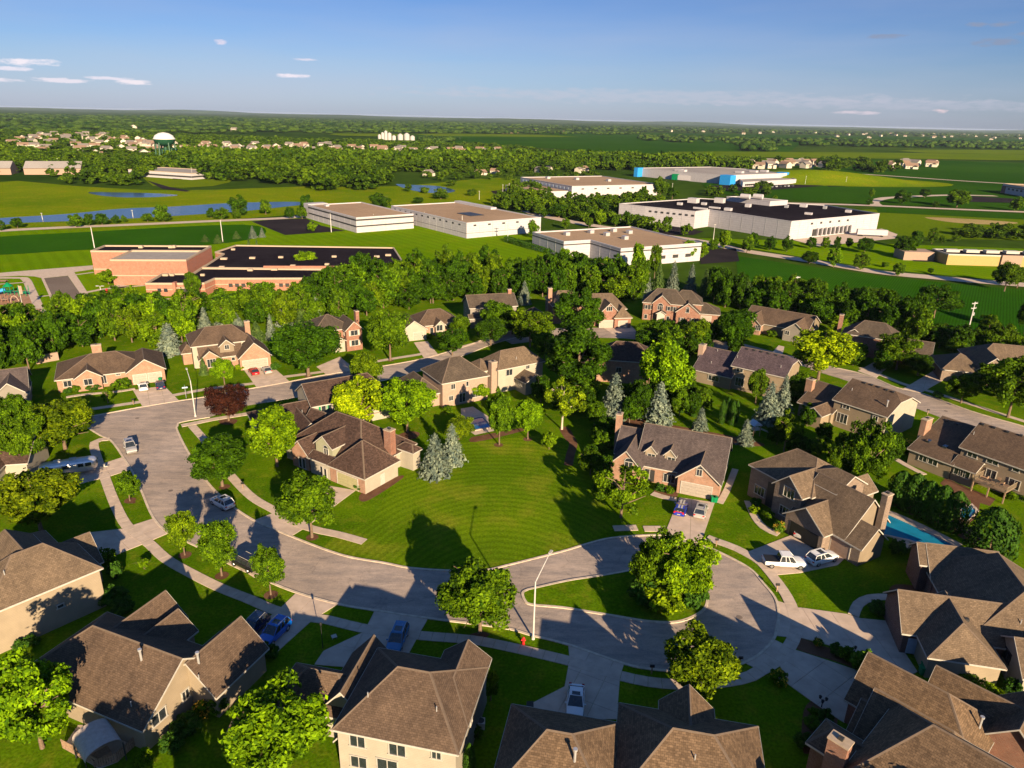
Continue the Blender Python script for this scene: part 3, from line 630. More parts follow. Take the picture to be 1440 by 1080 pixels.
        # ridge and hip caps
        cb = MB(); L = [(R0, R1)]
        if ends[1] == 'h': L += [(c[1], R1), (c[2], R1)]
        if ends[0] == 'h': L += [(c[0], R0), (c[3], R0)]
        for a, b2 in L:
            a, b2 = Vector(X(a)), Vector(X(b2)); d = b2 - a
            if d.length < .3: continue
            side = Vector((-d[1], d[0], 0)).normalized() * .14; lift = Vector((0, 0, .045)); dn = Vector((0, 0, -.06))
            cb.face([a - side + dn, b2 - side + dn, b2 + lift, a + lift]); cb.face([a + lift, b2 + lift, b2 + side + dn, a + side + dn])
        if cb.f: cb.build('ridge_cap', M['cap'], s.root)
        # walls
        k = rise / hb; zt = ze - T - .02 + o * k; wb = MB(); mats = []; 
        a0, a1, b0, b1 = A0 + o, A1 - o, B0 + o, B1 - o; hw = hb - o; zz = ze - T - .02 + rise
        ring = [((a0, b0), (a1, b0), 0), ((a1, b0), (a1, b1), 1), ((a1, b1), (a0, b1), 2), ((a0, b1), (a0, b0), 3)]
        side_of = {0: 0, 1: 1, 2: 2, 3: 3} if ax == 'u' else {0: 3, 1: 2, 2: 1, 3: 0}
        for (p, q, n) in ring:
            pts = [(*p, z0), (*q, z0), (*q, zt)]
            g = ends[1] if n == 1 else ends[0] if n == 3 else ''
            if g == 'g': pts.append(((p[0] + q[0]) / 2, (p[1] + q[1]) / 2, zz))
            elif g == 'j':
                f = .35; zj = ze + rise * (1 - f) - T - .02; sg = 1 if n == 1 else -1
                pts += [(q[0], mid + sg * hb * f, zj), (q[0], mid - sg * hb * f, zj)]
            pts.append((*p, zt))
            pts = [X(t_) for t_ in pts]; pts = pts[::-1] if rev else pts
            wb.face(pts, n)
            mats.append(M[wl[side_of[n]]])
            for kk in range(1, len(pts) - 1): s.wt.append((s.w(pts[0]), s.w(pts[kk]), s.w(pts[kk + 1]), 'wall'))
        wb.build('wall', mats, s.root)
        return s
    def wallhit(s, px, py):
        h = hit(s.wt, CAM, ray(px, py))
        if not h: return None
        p = CAM + ray(px, py) * h[0]; n = h[2]; n = n / np.linalg.norm(n)
        if n @ ray(px, py) > 0: n = -n
        return p, n
    def win(s, px, py, w=1.0, h=1.3, panes=2, kind='window', shutters=None, arch=False, mat='white', z=None):
        r = s.wallhit(px, py)
        if r is None: print('no wall for', s.root.name, px, py); return
        p, n = r; lp = s.loc(p); ang = math.atan2(n @ s.vx, n @ s.ux) + math.pi / 2   # local: x along wall, -y outward
        if z is not None: lp = (lp[0], lp[1], z)
        o = MB(); t = .09
        if kind == 'window':
            for (cx, cz, dx, dz) in ((0, h / 2, w + .2, t), (0, -h / 2, w + .3, t * 1.3), (-w / 2, 0, t, h), (w / 2, 0, t, h)): o.box((cx, -.05, cz), (dx, .14, dz), 0)
            for k in range(1, panes): o.box((-w / 2 + w * k / panes, -.045, 0), (.07, .11, h))
            if arch:
                for k in range(6):
                    a, b2 = math.pi * k / 6, math.pi * (k + 1) / 6; r1, r2 = w / 2, w / 2 + .12
                    o.face([(math.cos(a) * r1, -.12, h / 2 + math.sin(a) * r1), (math.cos(b2) * r1, -.12, h / 2 + math.sin(b2) * r1), (math.cos(b2) * r2, -.12, h / 2 + math.sin(b2) * r2), (math.cos(a) * r2, -.12, h / 2 + math.sin(a) * r2)][::-1])
            f = o.build('window', M[mat], s.root)
            f.location = lp; f.rotation_euler = (0, 0, ang)
            for k in range(panes):
                g = MB(); pw = w / panes; g.box((-w / 2 + pw * (k + .5), -.02, 0), (pw - .02, .05, h)); g.build('pane', GL, f)
            if arch:
                g = MB(); P = [(math.cos(math.pi * k / 8) * w / 2, -.05, h / 2 + math.sin(math.pi * k / 8) * w / 2) for k in range(9)]; g.face(P[::-1]); g.build('pane', GL, f)
            if shutters:
                for sg in (-1, 1): q = MB(); q.box((sg * (w / 2 + .3), -.04, 0), (.4, .06, h + .1)); q.build('shutter', M[shutters], f)
        elif kind == 'garage':
            for (cx, cz, dx, dz) in ((0, h / 2 + .07, w + .3, .14), (-w / 2 - .07, 0, .14, h), (w / 2 + .07, 0, .14, h)): o.box((cx, -.03, cz), (dx, .12, dz))
            f = o.build('garage_door', M['white'], s.root); f.location = (lp[0], lp[1], h / 2 + .08); f.rotation_euler = (0, 0, ang)
            for k in range(4): q = MB(); q.box((0, -.02, -h / 2 + h / 8 + k * h / 4), (w, .08, h / 4 - .03)); q.build('door_panel', M[mat if mat != 'white' else 'door'], f)
        elif kind == 'door':
            o.box((0, -.03, 0), (w, .1, h)); f = o.build('door', M[mat], s.root); f.location = (lp[0], lp[1], h / 2 + .15); f.rotation_euler = (0, 0, ang)
        return f
    def opening(s, px, py, w, h, depth=3.5): pass
    def chimney(s, u, v, du, dv, z1, mat='brickred', z0=0, cap='band'):
        b = MB(); b.box((u, v, (z0 + z1) / 2), (du, dv, z1 - z0)); o = b.build('chimney', M[mat], s.root)
        b = MB(); b.box((u, v, z1 + .07), (du + .16, dv + .16, .16)); b.build('chimney_cap', M[cap], o)
        b = MB(); b.box((u, v, z1 + .25), (min(du, .7) * .6, min(dv, .7) * .6, .26)); b.build('flue', M['dark'], o)
    def vent(s, px, py, kind='pipe'):
        h = hit(s.rt, CAM, ray(px, py))
        if not h: return
        lp = s.loc(CAM + ray(px, py) * h[0]); b = MB()
        if kind == 'pipe': b.tube((lp[0], lp[1], lp[2] - .2), (lp[0], lp[1], lp[2] + .55), .06, .06, 8)
        elif kind == 'flue': b.tube((lp[0], lp[1], lp[2] - .2), (lp[0], lp[1], lp[2] + 1.2), .12, .12, 8); b.tube((lp[0], lp[1], lp[2] + 1.15), (lp[0], lp[1], lp[2] + 1.35), .2, .2, 8)
        elif kind == 'box': b.box((lp[0], lp[1], lp[2] + .1), (.45, .45, .3))
        elif kind == 'sky': b.box((lp[0], lp[1], lp[2] + .0), (.7, 1.1, .36))
        b.build({'pipe': 'vent_pipe', 'flue': 'flue_pipe', 'box': 'roof_vent', 'sky': 'skylight'}[kind], M['metal' if kind in ('pipe', 'flue') else 'dark' if kind == 'box' else 'glass'], s.root)

# ================= houses near the camera (eave rectangles in metres in each house's own frame)
# H3 two-storey hip roof, bottom centre
h = House('house', 'two-storey cream house with brown hip roof, nearest to the camera', 'house', (466, 1026), 5.6, -11.7, 's_brown', 'ivory')
h.wing(0, 0, 12, 11, 5.6, 3.3, 'u', 'hh', inset=.8); h.wing(6.9, 3.0, 12.0, 12.3, 5.585, 1.91, 'v', 'hg', inset=1.5)
h.wing(-8.8, 3.6, .6, 9.6, 3, 2.6, 'u', 'hh'); h.wing(-3.6, 4, 1.6, 12.4, 3.05, 2.9, 'v', 'gg'); h.wing(-.5, 1, 2, 12.4, 3.02, 1.5, 'v', 'gh')
for x, y, w_, hh in ((503, 1041, 1.5, 1.5), (559, 1054, 1.6, 1.4), (614, 1061, .9, 1.0), (505, 1071, 1.6, 1.4), (545, 1076, 2.0, 1.5)): h.win(x, y, w_, hh)
for x, y, k in ((517.5, 980, 'pipe'), (614, 1000, 'pipe'), (484, 982, 'flue')): h.vent(x, y, k)
h.win(662, 1015, .5, .5, 1)
# H2
h = House('house', 'brown gabled house with cream side wall behind the patio canopy', 'house', (196, 1027.5), 3, -21.5, 's_brown', 'cream')
h.wing(-17.5, 0, .4, 11.2, 3, 4.1, 'u', 'hg', inset=1.0); h.wing(-.4, 5.6, 7.4, 13.6, 3, 3.1, 'v', 'gg') if 0 else None
h.wing(-5.5, 3.2, 3.6, 13.2, 3.02, 3.0, 'v', 'gg') if 0 else None
h.wing(-3.2, 5.9, 3.7, 13.8, 2.98, 3.2, 'v', 'gg')
h.wing(-14.0, 5, -8.2, 14.2, 3.0, 2.9, 'v', 'gg'); h.wing(-10.6, 6, -5.4, 12.9, 3.03, 2.2, 'v', 'gg')
h.win(223, 1008, 1.7, 1.3); h.win(260.5, 977, .9, 1.2)
for x, y, k in ((199, 928, 'flue'), (279.5, 932, 'flue'), (280, 955, 'pipe'), (185, 993, 'pipe')): h.vent(x, y, k)
# H1
h = House('house', 'two-storey house with tan hip roof and plain cream wall, cut by the left edge', 'house', (0, 858.7), 5.6, 50.2, 's_tan', 'cream')
h.wing(-1.5, 0, 10.8, 8.2, 5.6, 3.9, 'u', 'hh', inset=1.1); h.wing(1.0, 1, 7.8, 14.5, 5.62, 3.7, 'v', 'hh', inset=1.0)
h.wing(6.4, 5.5, 12.6, 11.6, 3.0, 3.2, 'u', 'hg', wall=['brickbrown'] * 4); h.wing(3, 9, 9.8, 17, 4.2, 2.6, 'u', 'gh')
h.vent(6.5, 808, 'pipe'); h.win(85, 852, .7, .5, 1)
# H4
h = House('house', 'wide house with mottled gold-tan roof at the bottom edge', 'house', (718.7, 1003.7), 5.6, -11, 's_gold', 'cream')
h.wing(-.2, -9, 10.2, 1.2, 5.6, 3.0, 'u', 'hh', inset=.8); h.wing(3.4, -4, 9.6, 1.3, 5.56, 2.7, 'v', 'hg') if 0 else None
h.wing(9.8, -7.5, 22.7, 3.6, 5.62, 3.6, 'u', 'hh', inset=.85); h.wing(13.6, -1, 18.8, 4.8, 5.6, 2.5, 'v', 'gg')
h.chimney(23.2, -3.4, 1.0, 2.2, 6.6, 'brickbrown'); h.vent(977, 1068, 'pipe'); h.vent(808, 1070, 'flue')
# H5
h = House('house', 'sprawling many-gabled house with orange brick chimney, bottom right corner', 'house', (1246, 937.5), 3, -47, 's_gold', 'brickred')
h.wing(-1, -8.2, 11, .5, 3, 3.6, 'u', 'gh'); h.wing(1.6, -12.6, 12, -5, 3.0, 3.8, 'u', 'gh', inset=.9); h.wing(.9, -12, 5, -7.3, 3.04, 2.5, 'u', 'gg')
h.wing(3.4, -21.0, 20, -8.2, 6.0, 5.0, 'u', 'hh', inset=.7); h.wing(-.4, -18.4, 4.6, -14.2, 5.0, 1.4, 'u', 'hg', inset=.7, wall='brickdark')
h.wing(4.2, -1.5, 12.4, 3.2, 3.0, 2.6, 'u', 'gg'); h.wing(9.5, -3, 15.5, 4.6, 3.04, 3.0, 'v', 'gg')
h.chimney(2.6, -19.2, 1.7, 1.1, 8.2, 'brickred'); h.vent(1377, 1023, 'flue'); h.vent(1436, 970, 'box')
# H6
h = House('house', 'big tan-roofed brick house with cream garage end, right edge', 'house', (1304, 925), 3, -11.4, 's_tan', 'brickdark')
h.wing(-1.6, 3.7, 22, 11.6, 3, 3.3, 'u', 'gg'); h.wing(0, 0, 8, 9.0, 3.03, 3.1, 'v', 'hg', wall=['cream', 'cream', 'brickdark', 'cream'], inset=.75)
h.wing(5.3, 4.2, 18.9, 20.4, 3.0, 5.0, 'v', 'hh', inset=.62); h.wing(5.2, 15.6, 14, 24, 3.05, 3.1, 'u', 'gg'); h.wing(4.1, 17.3, 9, 22.3, 4.15, 1.93, 'u', 'gh')
h.wing(9, -1.2, 22, 6, 3.06, 2.6, 'u', 'gg', wall='ivory')
h.win(1417, 922, 1.4, 1.3, 2, mat='dark'); h.win(1281.5, 911, 1.1, 2.1, kind='door', mat='bluewhite'); h.vent(1435, 877, 'pipe'); h.vent(1359, 872, 'box')
# H7
h = House('house', 'brown brick house with open garage and tall brick chimney', 'house', (1055.5, 652.6), 5.6, -60, 's_tan', 'brickbrown')
h.wing(0, -1.5, 19, 11, 5.6, 3.5, 'u', 'hh', inset=.7) if 0 else None
h.wing(-.1, -.4, 12.4, 11.2, 5.6, 3.5, 'u', 'hh', inset=.75); h.wing(6.5, 1.7, 14.8, 9.1, 6.82, 2.2, 'u', 'hg', inset=1.4)
h.wing(6.2, -2, 12, 5.5, 5.62, 2.6, 'v', 'gg')
h.wing(10.4, -2.1, 19.8, 8.4, 3.0, 5.2, 'u', 'gg', wall=['brickbrown', 'tan', 'tan', 'tan']); h.wing(17, -2.15, 22.6, 3.8, 2.97, 2.6, 'u', 'gg', wall=['brickbrown', 'tan', 'tan', 'tan'])
h.wing(10.5, -4, 17.9, 3, 3.03, 2.9, 'v', 'gg'); h.wing(10, 7.5, 14.6, 12.6, 4.6, 2.0, 'v', 'gg', wall='tan')
h.chimney(20.2, 5.3, .9, 1.25, 8.7, 'brickbrown')
for x, y, w_, hh, a in ((1068.5, 690, 2.0, 1.6, 0), (1110, 693, 2.0, 1.7, 0), (1103, 719, 1.8, 1.6, 0)): h.win(x, y, w_, hh, 3)
h.win(1085, 690, 1.6, 4.2, kind='door', mat='dark'); h.win(1184, 757, 3.0, 2.4, kind='garage', mat='pinkst')
for x, y in ((1140, 632), (1165, 652)): h.vent(x, y)
# flat black panel painted in for the shade inside the open garage
f_ = h.win(1131, 749, 4.9, 2.3, kind='door', mat='black'); f_.name = 'garage_shade_panel'
# H8
h = House('house', 'pink brick house with charcoal roof, two dormers and wide cream garage door', 'house', (949, 671), 3, -22, 's_char', 'brickpink')
h.wing(-7.2, 1.9, 7.6, 14.6, 3, 5.2, 'u', 'gg', wall=['brickpink', 'ivory', 'ivory', 'ivory']); h.wing(.1, 0, 7.5, 8, 3.03, 3.1, 'v', 'gg'); h.wing(-11.3, 0, -5.6, 8.5, 3.03, 3.0, 'v', 'gg')
h.wing(-11.6, 4.5, -6.5, 13.2, 3.0, 3.7, 'u', 'gg', wall='greysid')
for u in (-4.95, -1.65): h.wing(u - 1.15, 3.3, u + 1.15, 8, 5.0, 1.25, 'v', 'gg', z0=3.4, wall='cream', over=.25)
h.chimney(-12.1, 9.2, .9, 1.5, 8.6, 'brickpink')
h.win(979, 689, 4.9, 2.2, kind='garage'); h.win(983.5, 664.5, .9, 1.2, 2, arch=True); h.win(884, 655, 1.4, 1.5, 2, arch=True); h.win(916, 642.5, 1.3, 1.2); h.win(944, 647.5, 1.3, 1.2)
h.win(941, 672.5, 1.9, 1.6, 3); h.win(915, 668, 1.3, 2.2, kind='door', mat='dark'); h.win(910, 665, .9, 1.7, 1)
# H9
h = House('house', 'dark brown shingled house with tall red brick chimney, beside the mown lawn', 'house', (466.7, 654.7), 3, -33, 's_dark', 'brickpink')
h.wing(-.9, -.4, 7.9, 8.2, 3, 4.2, 'v', 'hh', inset=.95, wall=['brickpink', 'ivory', 'ivory', 'ivory']); h.wing(-13.5, 1, 5.8, 15, 3, 5.4, 'u', 'hh', inset=.95, wall='ivory')
h.wing(-5.4, 1.0, -.8, 10, 5.3, 1.9, 'v', 'gg', z0=3.0, wall='green', over=.3); h.wing(-10.4, -.2, -5.6, 8, 3.04, 2.4, 'v', 'gg', wall='brickpink'); h.wing(-5.8, -.3, -.4, 3, 3.0, .9, 'u', 'gg', wall='ivory')
h.wing(-16, 7, -9, 13, 3.2, 3.0, 'u', 'gh', wall='ivory'); h.wing(4.5, 10.4, 8.8, 13.0, 3.6, 1.0, 'u', 'hh', wall='ivory')
h.chimney(4.9, 8.9, 1.5, 1.3, 7.6, 'brickred')
h.win(489, 677, 4.6, 2.2, kind='garage', mat='olive'); h.win(459, 635.5, 1.1, 1.3, 2, arch=True); h.win(423, 650, .7, 1.9, 1); h.win(428, 652, .7, 1.9, 1); h.win(452.5, 662, .7, 1.8, 1); h.win(458, 665.5, .7, 1.8, 1); h.win(538, 678, 1, 2.0, kind='door', mat='white')
# H10
h = House('house', 'ivory house with dark brown gable roof behind the yellow-green tree', 'house', (417.5, 590), 3, 33, 's_dark', 'ivory')
h.wing(2.4, -1.6, 19, 8.6, 5.6, 3.1, 'u', 'gh', inset=.6); h.wing(-7.5, -4.6, 4, 8.2, 3.0, 2.9, 'u', 'hg', inset=.9); h.wing(-2.6, -8.2, 3.2, 2, 3.03, 2.3, 'v', 'gg')
h.win(455, 574, .9, 1.3, 1, shutters='greenbin'); h.win(463, 571.5, .9, 1.3, 1); h.vent(420, 563); h.vent(425, 580)
# H11
h = House('house', 'two-storey pinkish stucco house with grey-brown hip roof and rear patio, centre left', 'house', (621, 540), 5.6, 31.2, 's_grey', 'pinkst')
h.wing(0, 0, 11.6, 10.8, 5.6, 3.6, 'u', 'hh', inset=.85); h.wing(-5.5, 1.6, 1, 12.6, 3.0, 2.9, 'v', 'hh')
for x, y, w_, hh, p_ in ((637, 543.5, 1.0, 1.2, 2), (657, 539.5, .6, 1.1, 1), (634, 560, 1.0, 1.1, 2), (650, 559, 1.5, 2.1, 2), (668, 554, 1.5, 1.5, 2), (673, 553, .8, 1.5, 1)): h.win(x, y, w_, hh, p_)
h.vent(606, 538)
# H12
h = House('house', 'cream two-storey house with tan hip roof, tall chimney and small sunroom', 'house', (700, 521), 5.6, 34, 's_tan', 'ivory')
h.wing(0, 0, 13, 8.2, 5.6, 3.0, 'u', 'hh', inset=.8); h.wing(4.6, -4.2, 10.3, 1, 3.0, 1.5, 'v', 'gg'); h.wing(-3.2, 2.5, 1, 8.6, 5.0, 2.0, 'u', 'hh')
h.chimney(-.3, 1.6, 1.5, 1.4, 7.2, 'pinkst'); h.win(716, 523.5, 1.7, 1.5); h.win(742, 516, 1.0, .9); h.win(751, 543, 1.0, 1.5); h.win(733, 539, 1.6, 1.4, 3); h.vent(726, 505)
# H13
h = House('house', 'tan house with purple-grey shingles and pale chimney, backing onto the arborvitae clumps', 'house', (1028, 514), 5.6, -37, 's_purple', 'tan')
h.wing(0, -.1, 12.6, 11.5, 5.6, 3.3, 'u', 'gj', wall='beige', inset=.7); h.wing(-8.8, -1.2, 1, 12.5, 3.0, 4.2, 'u', 'gg')
h.chimney(-8.2, .4, 1.6, 1.4, 8.0, 'brickpink') if 0 else None
h.chimney(-8.9, 4, 1.2, 1.9, 7.8, 'pinkst')
for x, y, w_, hh, p_ in ((1040.5, 520, 1.5, 1.1, 2), (1003.5, 532, 2.6, 1.3, 3), (1040, 537, 2.0, 2.0, 3)): h.win(x, y, w_, hh, p_)
for x, y in ((1009, 494), (1037, 503), (1098, 517), (1000, 511)): h.vent(x, y)
for x, y in ((1051, 490.5), (1061, 492), (1071, 494), (1081, 496.5), (1092, 499), (1102, 501.5)): h.vent(x, y + 1, 'box')
# H14
h = House('house', 'pale house with brown two-level roof and red chimney, below the right-hand street', 'house', (1174, 561), 5.6, -52, 's_brown', 'beige')
h.wing(-.2, -.7, 11.2, 13, 5.6, 3.2, 'u', 'gj', wall=['beige', 'ivory', 'beige', 'beige']); h.wing(-7, -1.8, 1, 12.5, 3.0, 3.4, 'u', 'gg'); h.wing(-3.6, -5.0, .6, 1, 3.0, 1.4, 'v', 'gg')
h.chimney(-7, 2.4, 1.5, 1.2, 7.2, 'brickpink'); h.win(1190, 572, 1.4, .9, 2); h.win(1184, 588, 2.2, 2.0, 3); h.win(1231, 588, 1, 1)
for x, y in ((1198, 549), (1247, 572)): h.vent(x, y, 'flue' if y > 560 else 'pipe')
for x, y in ((1216, 538), (1226, 541), (1236, 544), (1247, 548), (1256, 551)): h.vent(x, y + 1, 'box')
# H15
h = House('house', 'long tan-sided house with brown roof, two skylights and raised rear deck, at the right edge', 'house', (1349, 628), 5.6, -55.2, 's_brown', 'beige')
h.wing(0, -.2, 16, 12, 5.6, 3.4, 'u', 'gg'); h.wing(-7.2, -2.8, 1, 20, 3.0, 3.9, 'u', 'gg', inset=.5) if 0 else None
h.wing(-7.2, -2.8, .9, 19, 3.0, 4.1, 'u', 'gg'); h.wing(.3, -2.7, 4.5, 2.2, 3.0, 1.3, 'u', 'gg')
h.chimney(-7.3, 2.6, 1.0, 2.3, 7.6, 'brickpink')
for x, y, w_, hh, p_ in ((1298, 644, 1.4, 1.3, 2), (1312, 649, 1.6, 1.3, 2), (1348, 663, 1.5, 1.3, 2), (1357, 667, 1.5, 1.3, 2), (1367.5, 639.5, 1.6, 1.0, 2), (1396, 649, 1.8, 1.0, 2), (1429, 660, 1.0, .9, 1), (1393.5, 667, 1.6, 1.7, 2), (1426, 681, 1.7, 1.7, 2), (1422, 700, 1.6, 1.0, 2)): h.win(x, y, w_, hh, p_)
h.vent(1306, 620, 'sky'); h.vent(1329.5, 628, 'sky'); h.vent(1369, 611)
for x, y in ((1318, 586), (1332, 591), (1346, 596), (1382, 596.5), (1398, 601), (1417, 607), (1436, 612)): h.vent(x, y + 1, 'box')
H15 = h
# H16
h = House('house', 'long pink brick ranch house with brown hip roof and two white garage doors, far left', 'house', (79, 535), 3, 28.7, 's_brown', 'brickpink')
h.wing(-.4, 0, 19, 13, 3, 3.2, 'u', 'hh', inset=1.1); h.wing(13.2, -1.4, 21.4, 12, 3.0, 2.8, 'v', 'gh'); h.wing(3.2, -1.1, 8.8, 6, 3.0, 1.9, 'v', 'gg')
h.chimney(8, 11, 2.0, 1.0, 6.8, 'brickpink'); h.win(197, 532, 2.6, 2.2, kind='garage'); h.win(218, 530, 2.6, 2.2, kind='garage')
for x, y, w_, hh, p_ in ((95, 539.5, 1.5, 1.4, 2), (124, 537, 1.6, 1.4, 2), (146, 533, 1.0, 2.0, 2), (166, 526, .8, .6, 2)): h.win(x, y, w_, hh, p_)
# H17
h = House('house', 'tan brick two-storey house with front dormer, red car on its drive', 'house', (270, 488), 5.6, 29, 's_brown', 'brickpink')
h.wing(-.4, 0, 14.2, 11.4, 5.6, 3.0, 'u', 'hh', inset=.75, wall=['ivory', 'ivory', 'ivory', 'tan']); h.wing(9.2, -5.8, 17, 4, 3.0, 3.6, 'v', 'gg'); h.wing(.8, -3.4, 5.9, 3, 3.0, 2.1, 'v', 'gg'); h.wing(1, -2.6, 11, 2.5, 3.0, 2.3, 'u', 'gg')
h.wing(5.6, -1.9, 9.3, 4, 5.4, 1.6, 'v', 'gg', z0=3.5, wall='tan', over=.25); h.chimney(13.4, 4.5, 1.2, 1.2, 9.2, 'brickpink'); h.wing(-2.4, 4, 1, 10, 3.0, 1.8, 'v', 'hh')
h.win(350, 510.5, 2.7, 2.2, kind='garage'); h.win(367.5, 507.5, 2.7, 2.2, kind='garage'); h.win(297.5, 510.5, 1.9, 2.0, 3); h.win(319, 488, 1.0, 1.1, 2); h.win(328, 504.5, .8, .8, 1)
# H18
h = House('house', 'small red brick and white house with grey hip roof behind the wide elm', 'house', (472.5, 464), 5.6, 32, 's_grey', 'brickred')
h.wing(-6, 0, 5, 10.5, 5.6, 3.0, 'u', 'hh'); h.wing(1.6, -2.4, 6.6, 6, 5.62, 2.3, 'v', 'gg'); h.wing(-1.4, -2, 2, 3, 3, 1, 'v', 'gh', wall='ivory'); h.chimney(6.9, 3.4, .9, 1.4, 9.0, 'brickred')
h.win(498, 468, 1.9, 1.4, 2, shutters='white'); h.win(499, 482, 1.9, 1.5, 2, shutters='white'); h.win(483, 467.5, 1.4, 1.3, 2)
# H19
h = House('house', 'single-storey house with reddish-tan hip roof and wide drive', 'house', (592, 459), 3, 24, 's_brown', 'ivory')
h.wing(-1.2, 0, 12.4, 11, 3, 3.2, 'u', 'hh', inset=.9, wall='brickpink'); h.wing(-6.6, -3.4, 1, 8, 3, 2.7, 'v', 'gh', inset=.7); h.wing(3.6, -1.5, 7, 4, 3, 1.6, 'v', 'gg')
h.win(588, 474, 2.7, 2.2, kind='garage'); h.win(618, 461, 1.8, 1.7, 2); h.win(631, 458, 1.0, 1.7, 1); h.win(607, 465, 1.0, 1.8, 1)
# H20
h = House('house', 'pale blue-grey house with brown gable roof and small brick chimney, just below the tree belt', 'house', (660, 434), 5.6, 18, 's_grey', 'greysid')
h.wing(0, 0, 15, 9, 5.6, 3.0, 'u', 'gg'); h.wing(3.4, -3.4, 9.4, 4, 4.6, 2.6, 'v', 'gg', wall='cream'); h.chimney(13.6, 4.6, 1.1, 1.0, 9.6, 'brickred'); h.win(655, 435, .8, 1.2, 1); h.win(655, 447, .8, 1.2, 1)
h.wing(-.6, -2, 4, 1, 3.0, 1.0, 'u', 'gg'); h.wing(17, -3, 23, 3, 3.0, 2.0, 'u', 'hh')
# H21
h = House('house', 'red brick house with rounded brown roof, half hidden by a dark tree', 'house', (844, 439), 5.6, 10, 's_tan', 'brickred')
h.wing(-3, 4.6, 9.8, 17, 5.2, 3.4, 'u', 'hh', inset=.5); h.wing(1.2, 2.2, 6.2, 8, 5.22, 2.4, 'v', 'gg'); h.wing(-12.5, 8, -2, 19.6, 5.6, 3.4, 'u', 'hh', inset=.5); h.wing(4.8, 1.4, 10.6, 9, 3.3, 3.0, 'v', 'hh', inset=.6)
h.chimney(-12.4, 12.5, 1.2, 1.6, 10, 'brickpink'); h.win(854, 450.5, 4.6, 2.2, kind='garage'); h.win(876, 450, 2.6, 2.2, kind='garage'); h.win(857, 434, 1.8, 1.4, 3)
# H22
h = House('house', 'tall red brick house with grey hip roof and white-trimmed gables', 'house', (903, 425), 5.6, -12, 's_grey', 'brickred')
h.wing(0, 0, 14, 10.5, 5.6, 3.6, 'u', 'hh', inset=.8); h.wing(3, -.6, 8.8, 6, 5.62, 2.7, 'v', 'gg'); h.wing(8, 2, 18.4, 12, 5.58, 3.2, 'u', 'hh', inset=.75); h.wing(10.2, -1.3, 17.7, 5, 3.6, 3.0, 'v', 'gg'); h.wing(16, 1.4, 24, 10.4, 3, 2.5, 'u', 'gh')
h.wing(4.5, -2.6, 7.6, 1, 3.0, .9, 'v', 'gg', wall='white')
for x, y, w_, p_ in ((909, 431.5, .8, 1), (917, 432, .8, 1), (940.5, 434, .8, 1), (948.5, 434.5, .8, 1)): h.win(x, y, w_, 1.3, p_, shutters='dark')
h.win(928.5, 433, 1.6, 1.3, 3, arch=True); h.win(967, 437, 1.0, 1.3, 1, arch=True); h.win(958.5, 450, .9, 1.4, 1, shutters='dark'); h.win(974, 451, .9, 1.4, 1, shutters='dark'); h.win(939, 448, .9, 1.5, 1); h.win(908, 445, .9, 1.4, 1); h.win(992, 454, 3.0, 2.2, kind='garage'); h.vent(906, 417)
# H23
h = House('house', 'single-storey house with long brown gable roof, behind the dark maple, upper right of centre', 'house', (1060, 455), 3, -37, 's_brown', 'brickpink')
h.wing(-4, 1.5, 15, 15, 3, 3.4, 'u', 'gg', wall='tan'); h.wing(-3.4, -1.2, 2.6, 8, 3, 2.6, 'v', 'gg'); h.wing(8.6, -1.4, 15.6, 8, 3, 2.7, 'v', 'gg', wall='greysid'); h.win(1066, 461, 1.6, 1.5, 3); h.win(1107, 468, 1.2, 1.2)
# H24
h = House('house', 'brick house with grey hip roof, half hidden by trees, upper right', 'house', (1192, 464), 5.6, -30, 's_grey', 'brickred')
h.wing(0, -4.5, 12.5, 6, 5.6, 3.2, 'u', 'hh', inset=.7); h.wing(-1.2, -3.4, 5, 4.5, 5.0, 2.0, 'v', 'gg'); h.wing(10, -4.6, 21, 3.6, 3.0, 2.8, 'u', 'gg'); h.chimney(-2.2, 1.4, 1.0, 1.4, 9.2, 'brickred')
# H25
h = House('house', 'tan brick house with broad tan hip roof across the street, upper right edge', 'house', (1315, 509), 3, -16, 's_tan', 'brickbrown')
h.wing(-.2, -10.6, 11.4, 1.5, 3, 3.1, 'u', 'hh', inset=.9) if 0 else None
h.wing(0, -6, 10, 5.5, 3, 3.0, 'u', 'hh', inset=.9); h.wing(7.6, -5.4, 15, 8, 3.6, 3.4, 'v', 'gh'); h.wing(8, 0, 31, 12.5, 3.6, 4.0, 'u', 'hh', inset=.9); h.chimney(25.4, 7.0, 1.2, 1.6, 9.2, 'brickbrown'); h.win(1377, 507, 1.6, 1.8, 2, arch=True)
# H26 hidden among trees
h = House('house', 'shaded tan brick house with little turret roof behind the lime-green tree', 'house', (850, 506), 5.6, -8, 's_dark', 'brickpink')
h.wing(-2, 0, 12, 10, 5.6, 3.3, 'u', 'hh', inset=.9); h.wing(10, 6, 14.6, 12, 5.8, 2.0, 'v', 'hh', wall='brickpink'); h.wing(6, 8, 15, 16, 3, 3, 'u', 'hh'); h.win(870, 520, 1.2, 1.3)
# left-edge houses
h = House('house', 'grey-roofed house with white gable trim among trees, left edge at mid height', 'house', (-25, 556), 3, 30, 's_char', 'greysid')
h.wing(-8, 0, 8, 10, 3, 3.4, 'u', 'gg'); h.wing(1.5, -3, 8.2, 5, 3, 2.8, 'v', 'gg')
h = House('house', 'brown-roofed house behind the silver trailer, left edge', 'house', (-14, 655), 3, 12, 's_dark', 'ivory')
h.wing(-8, 0, 5.5, 9, 3, 3.0, 'u', 'gg'); h.wing(-6, -7, 2.2, 3, 3, 3.0, 'v', 'gg')

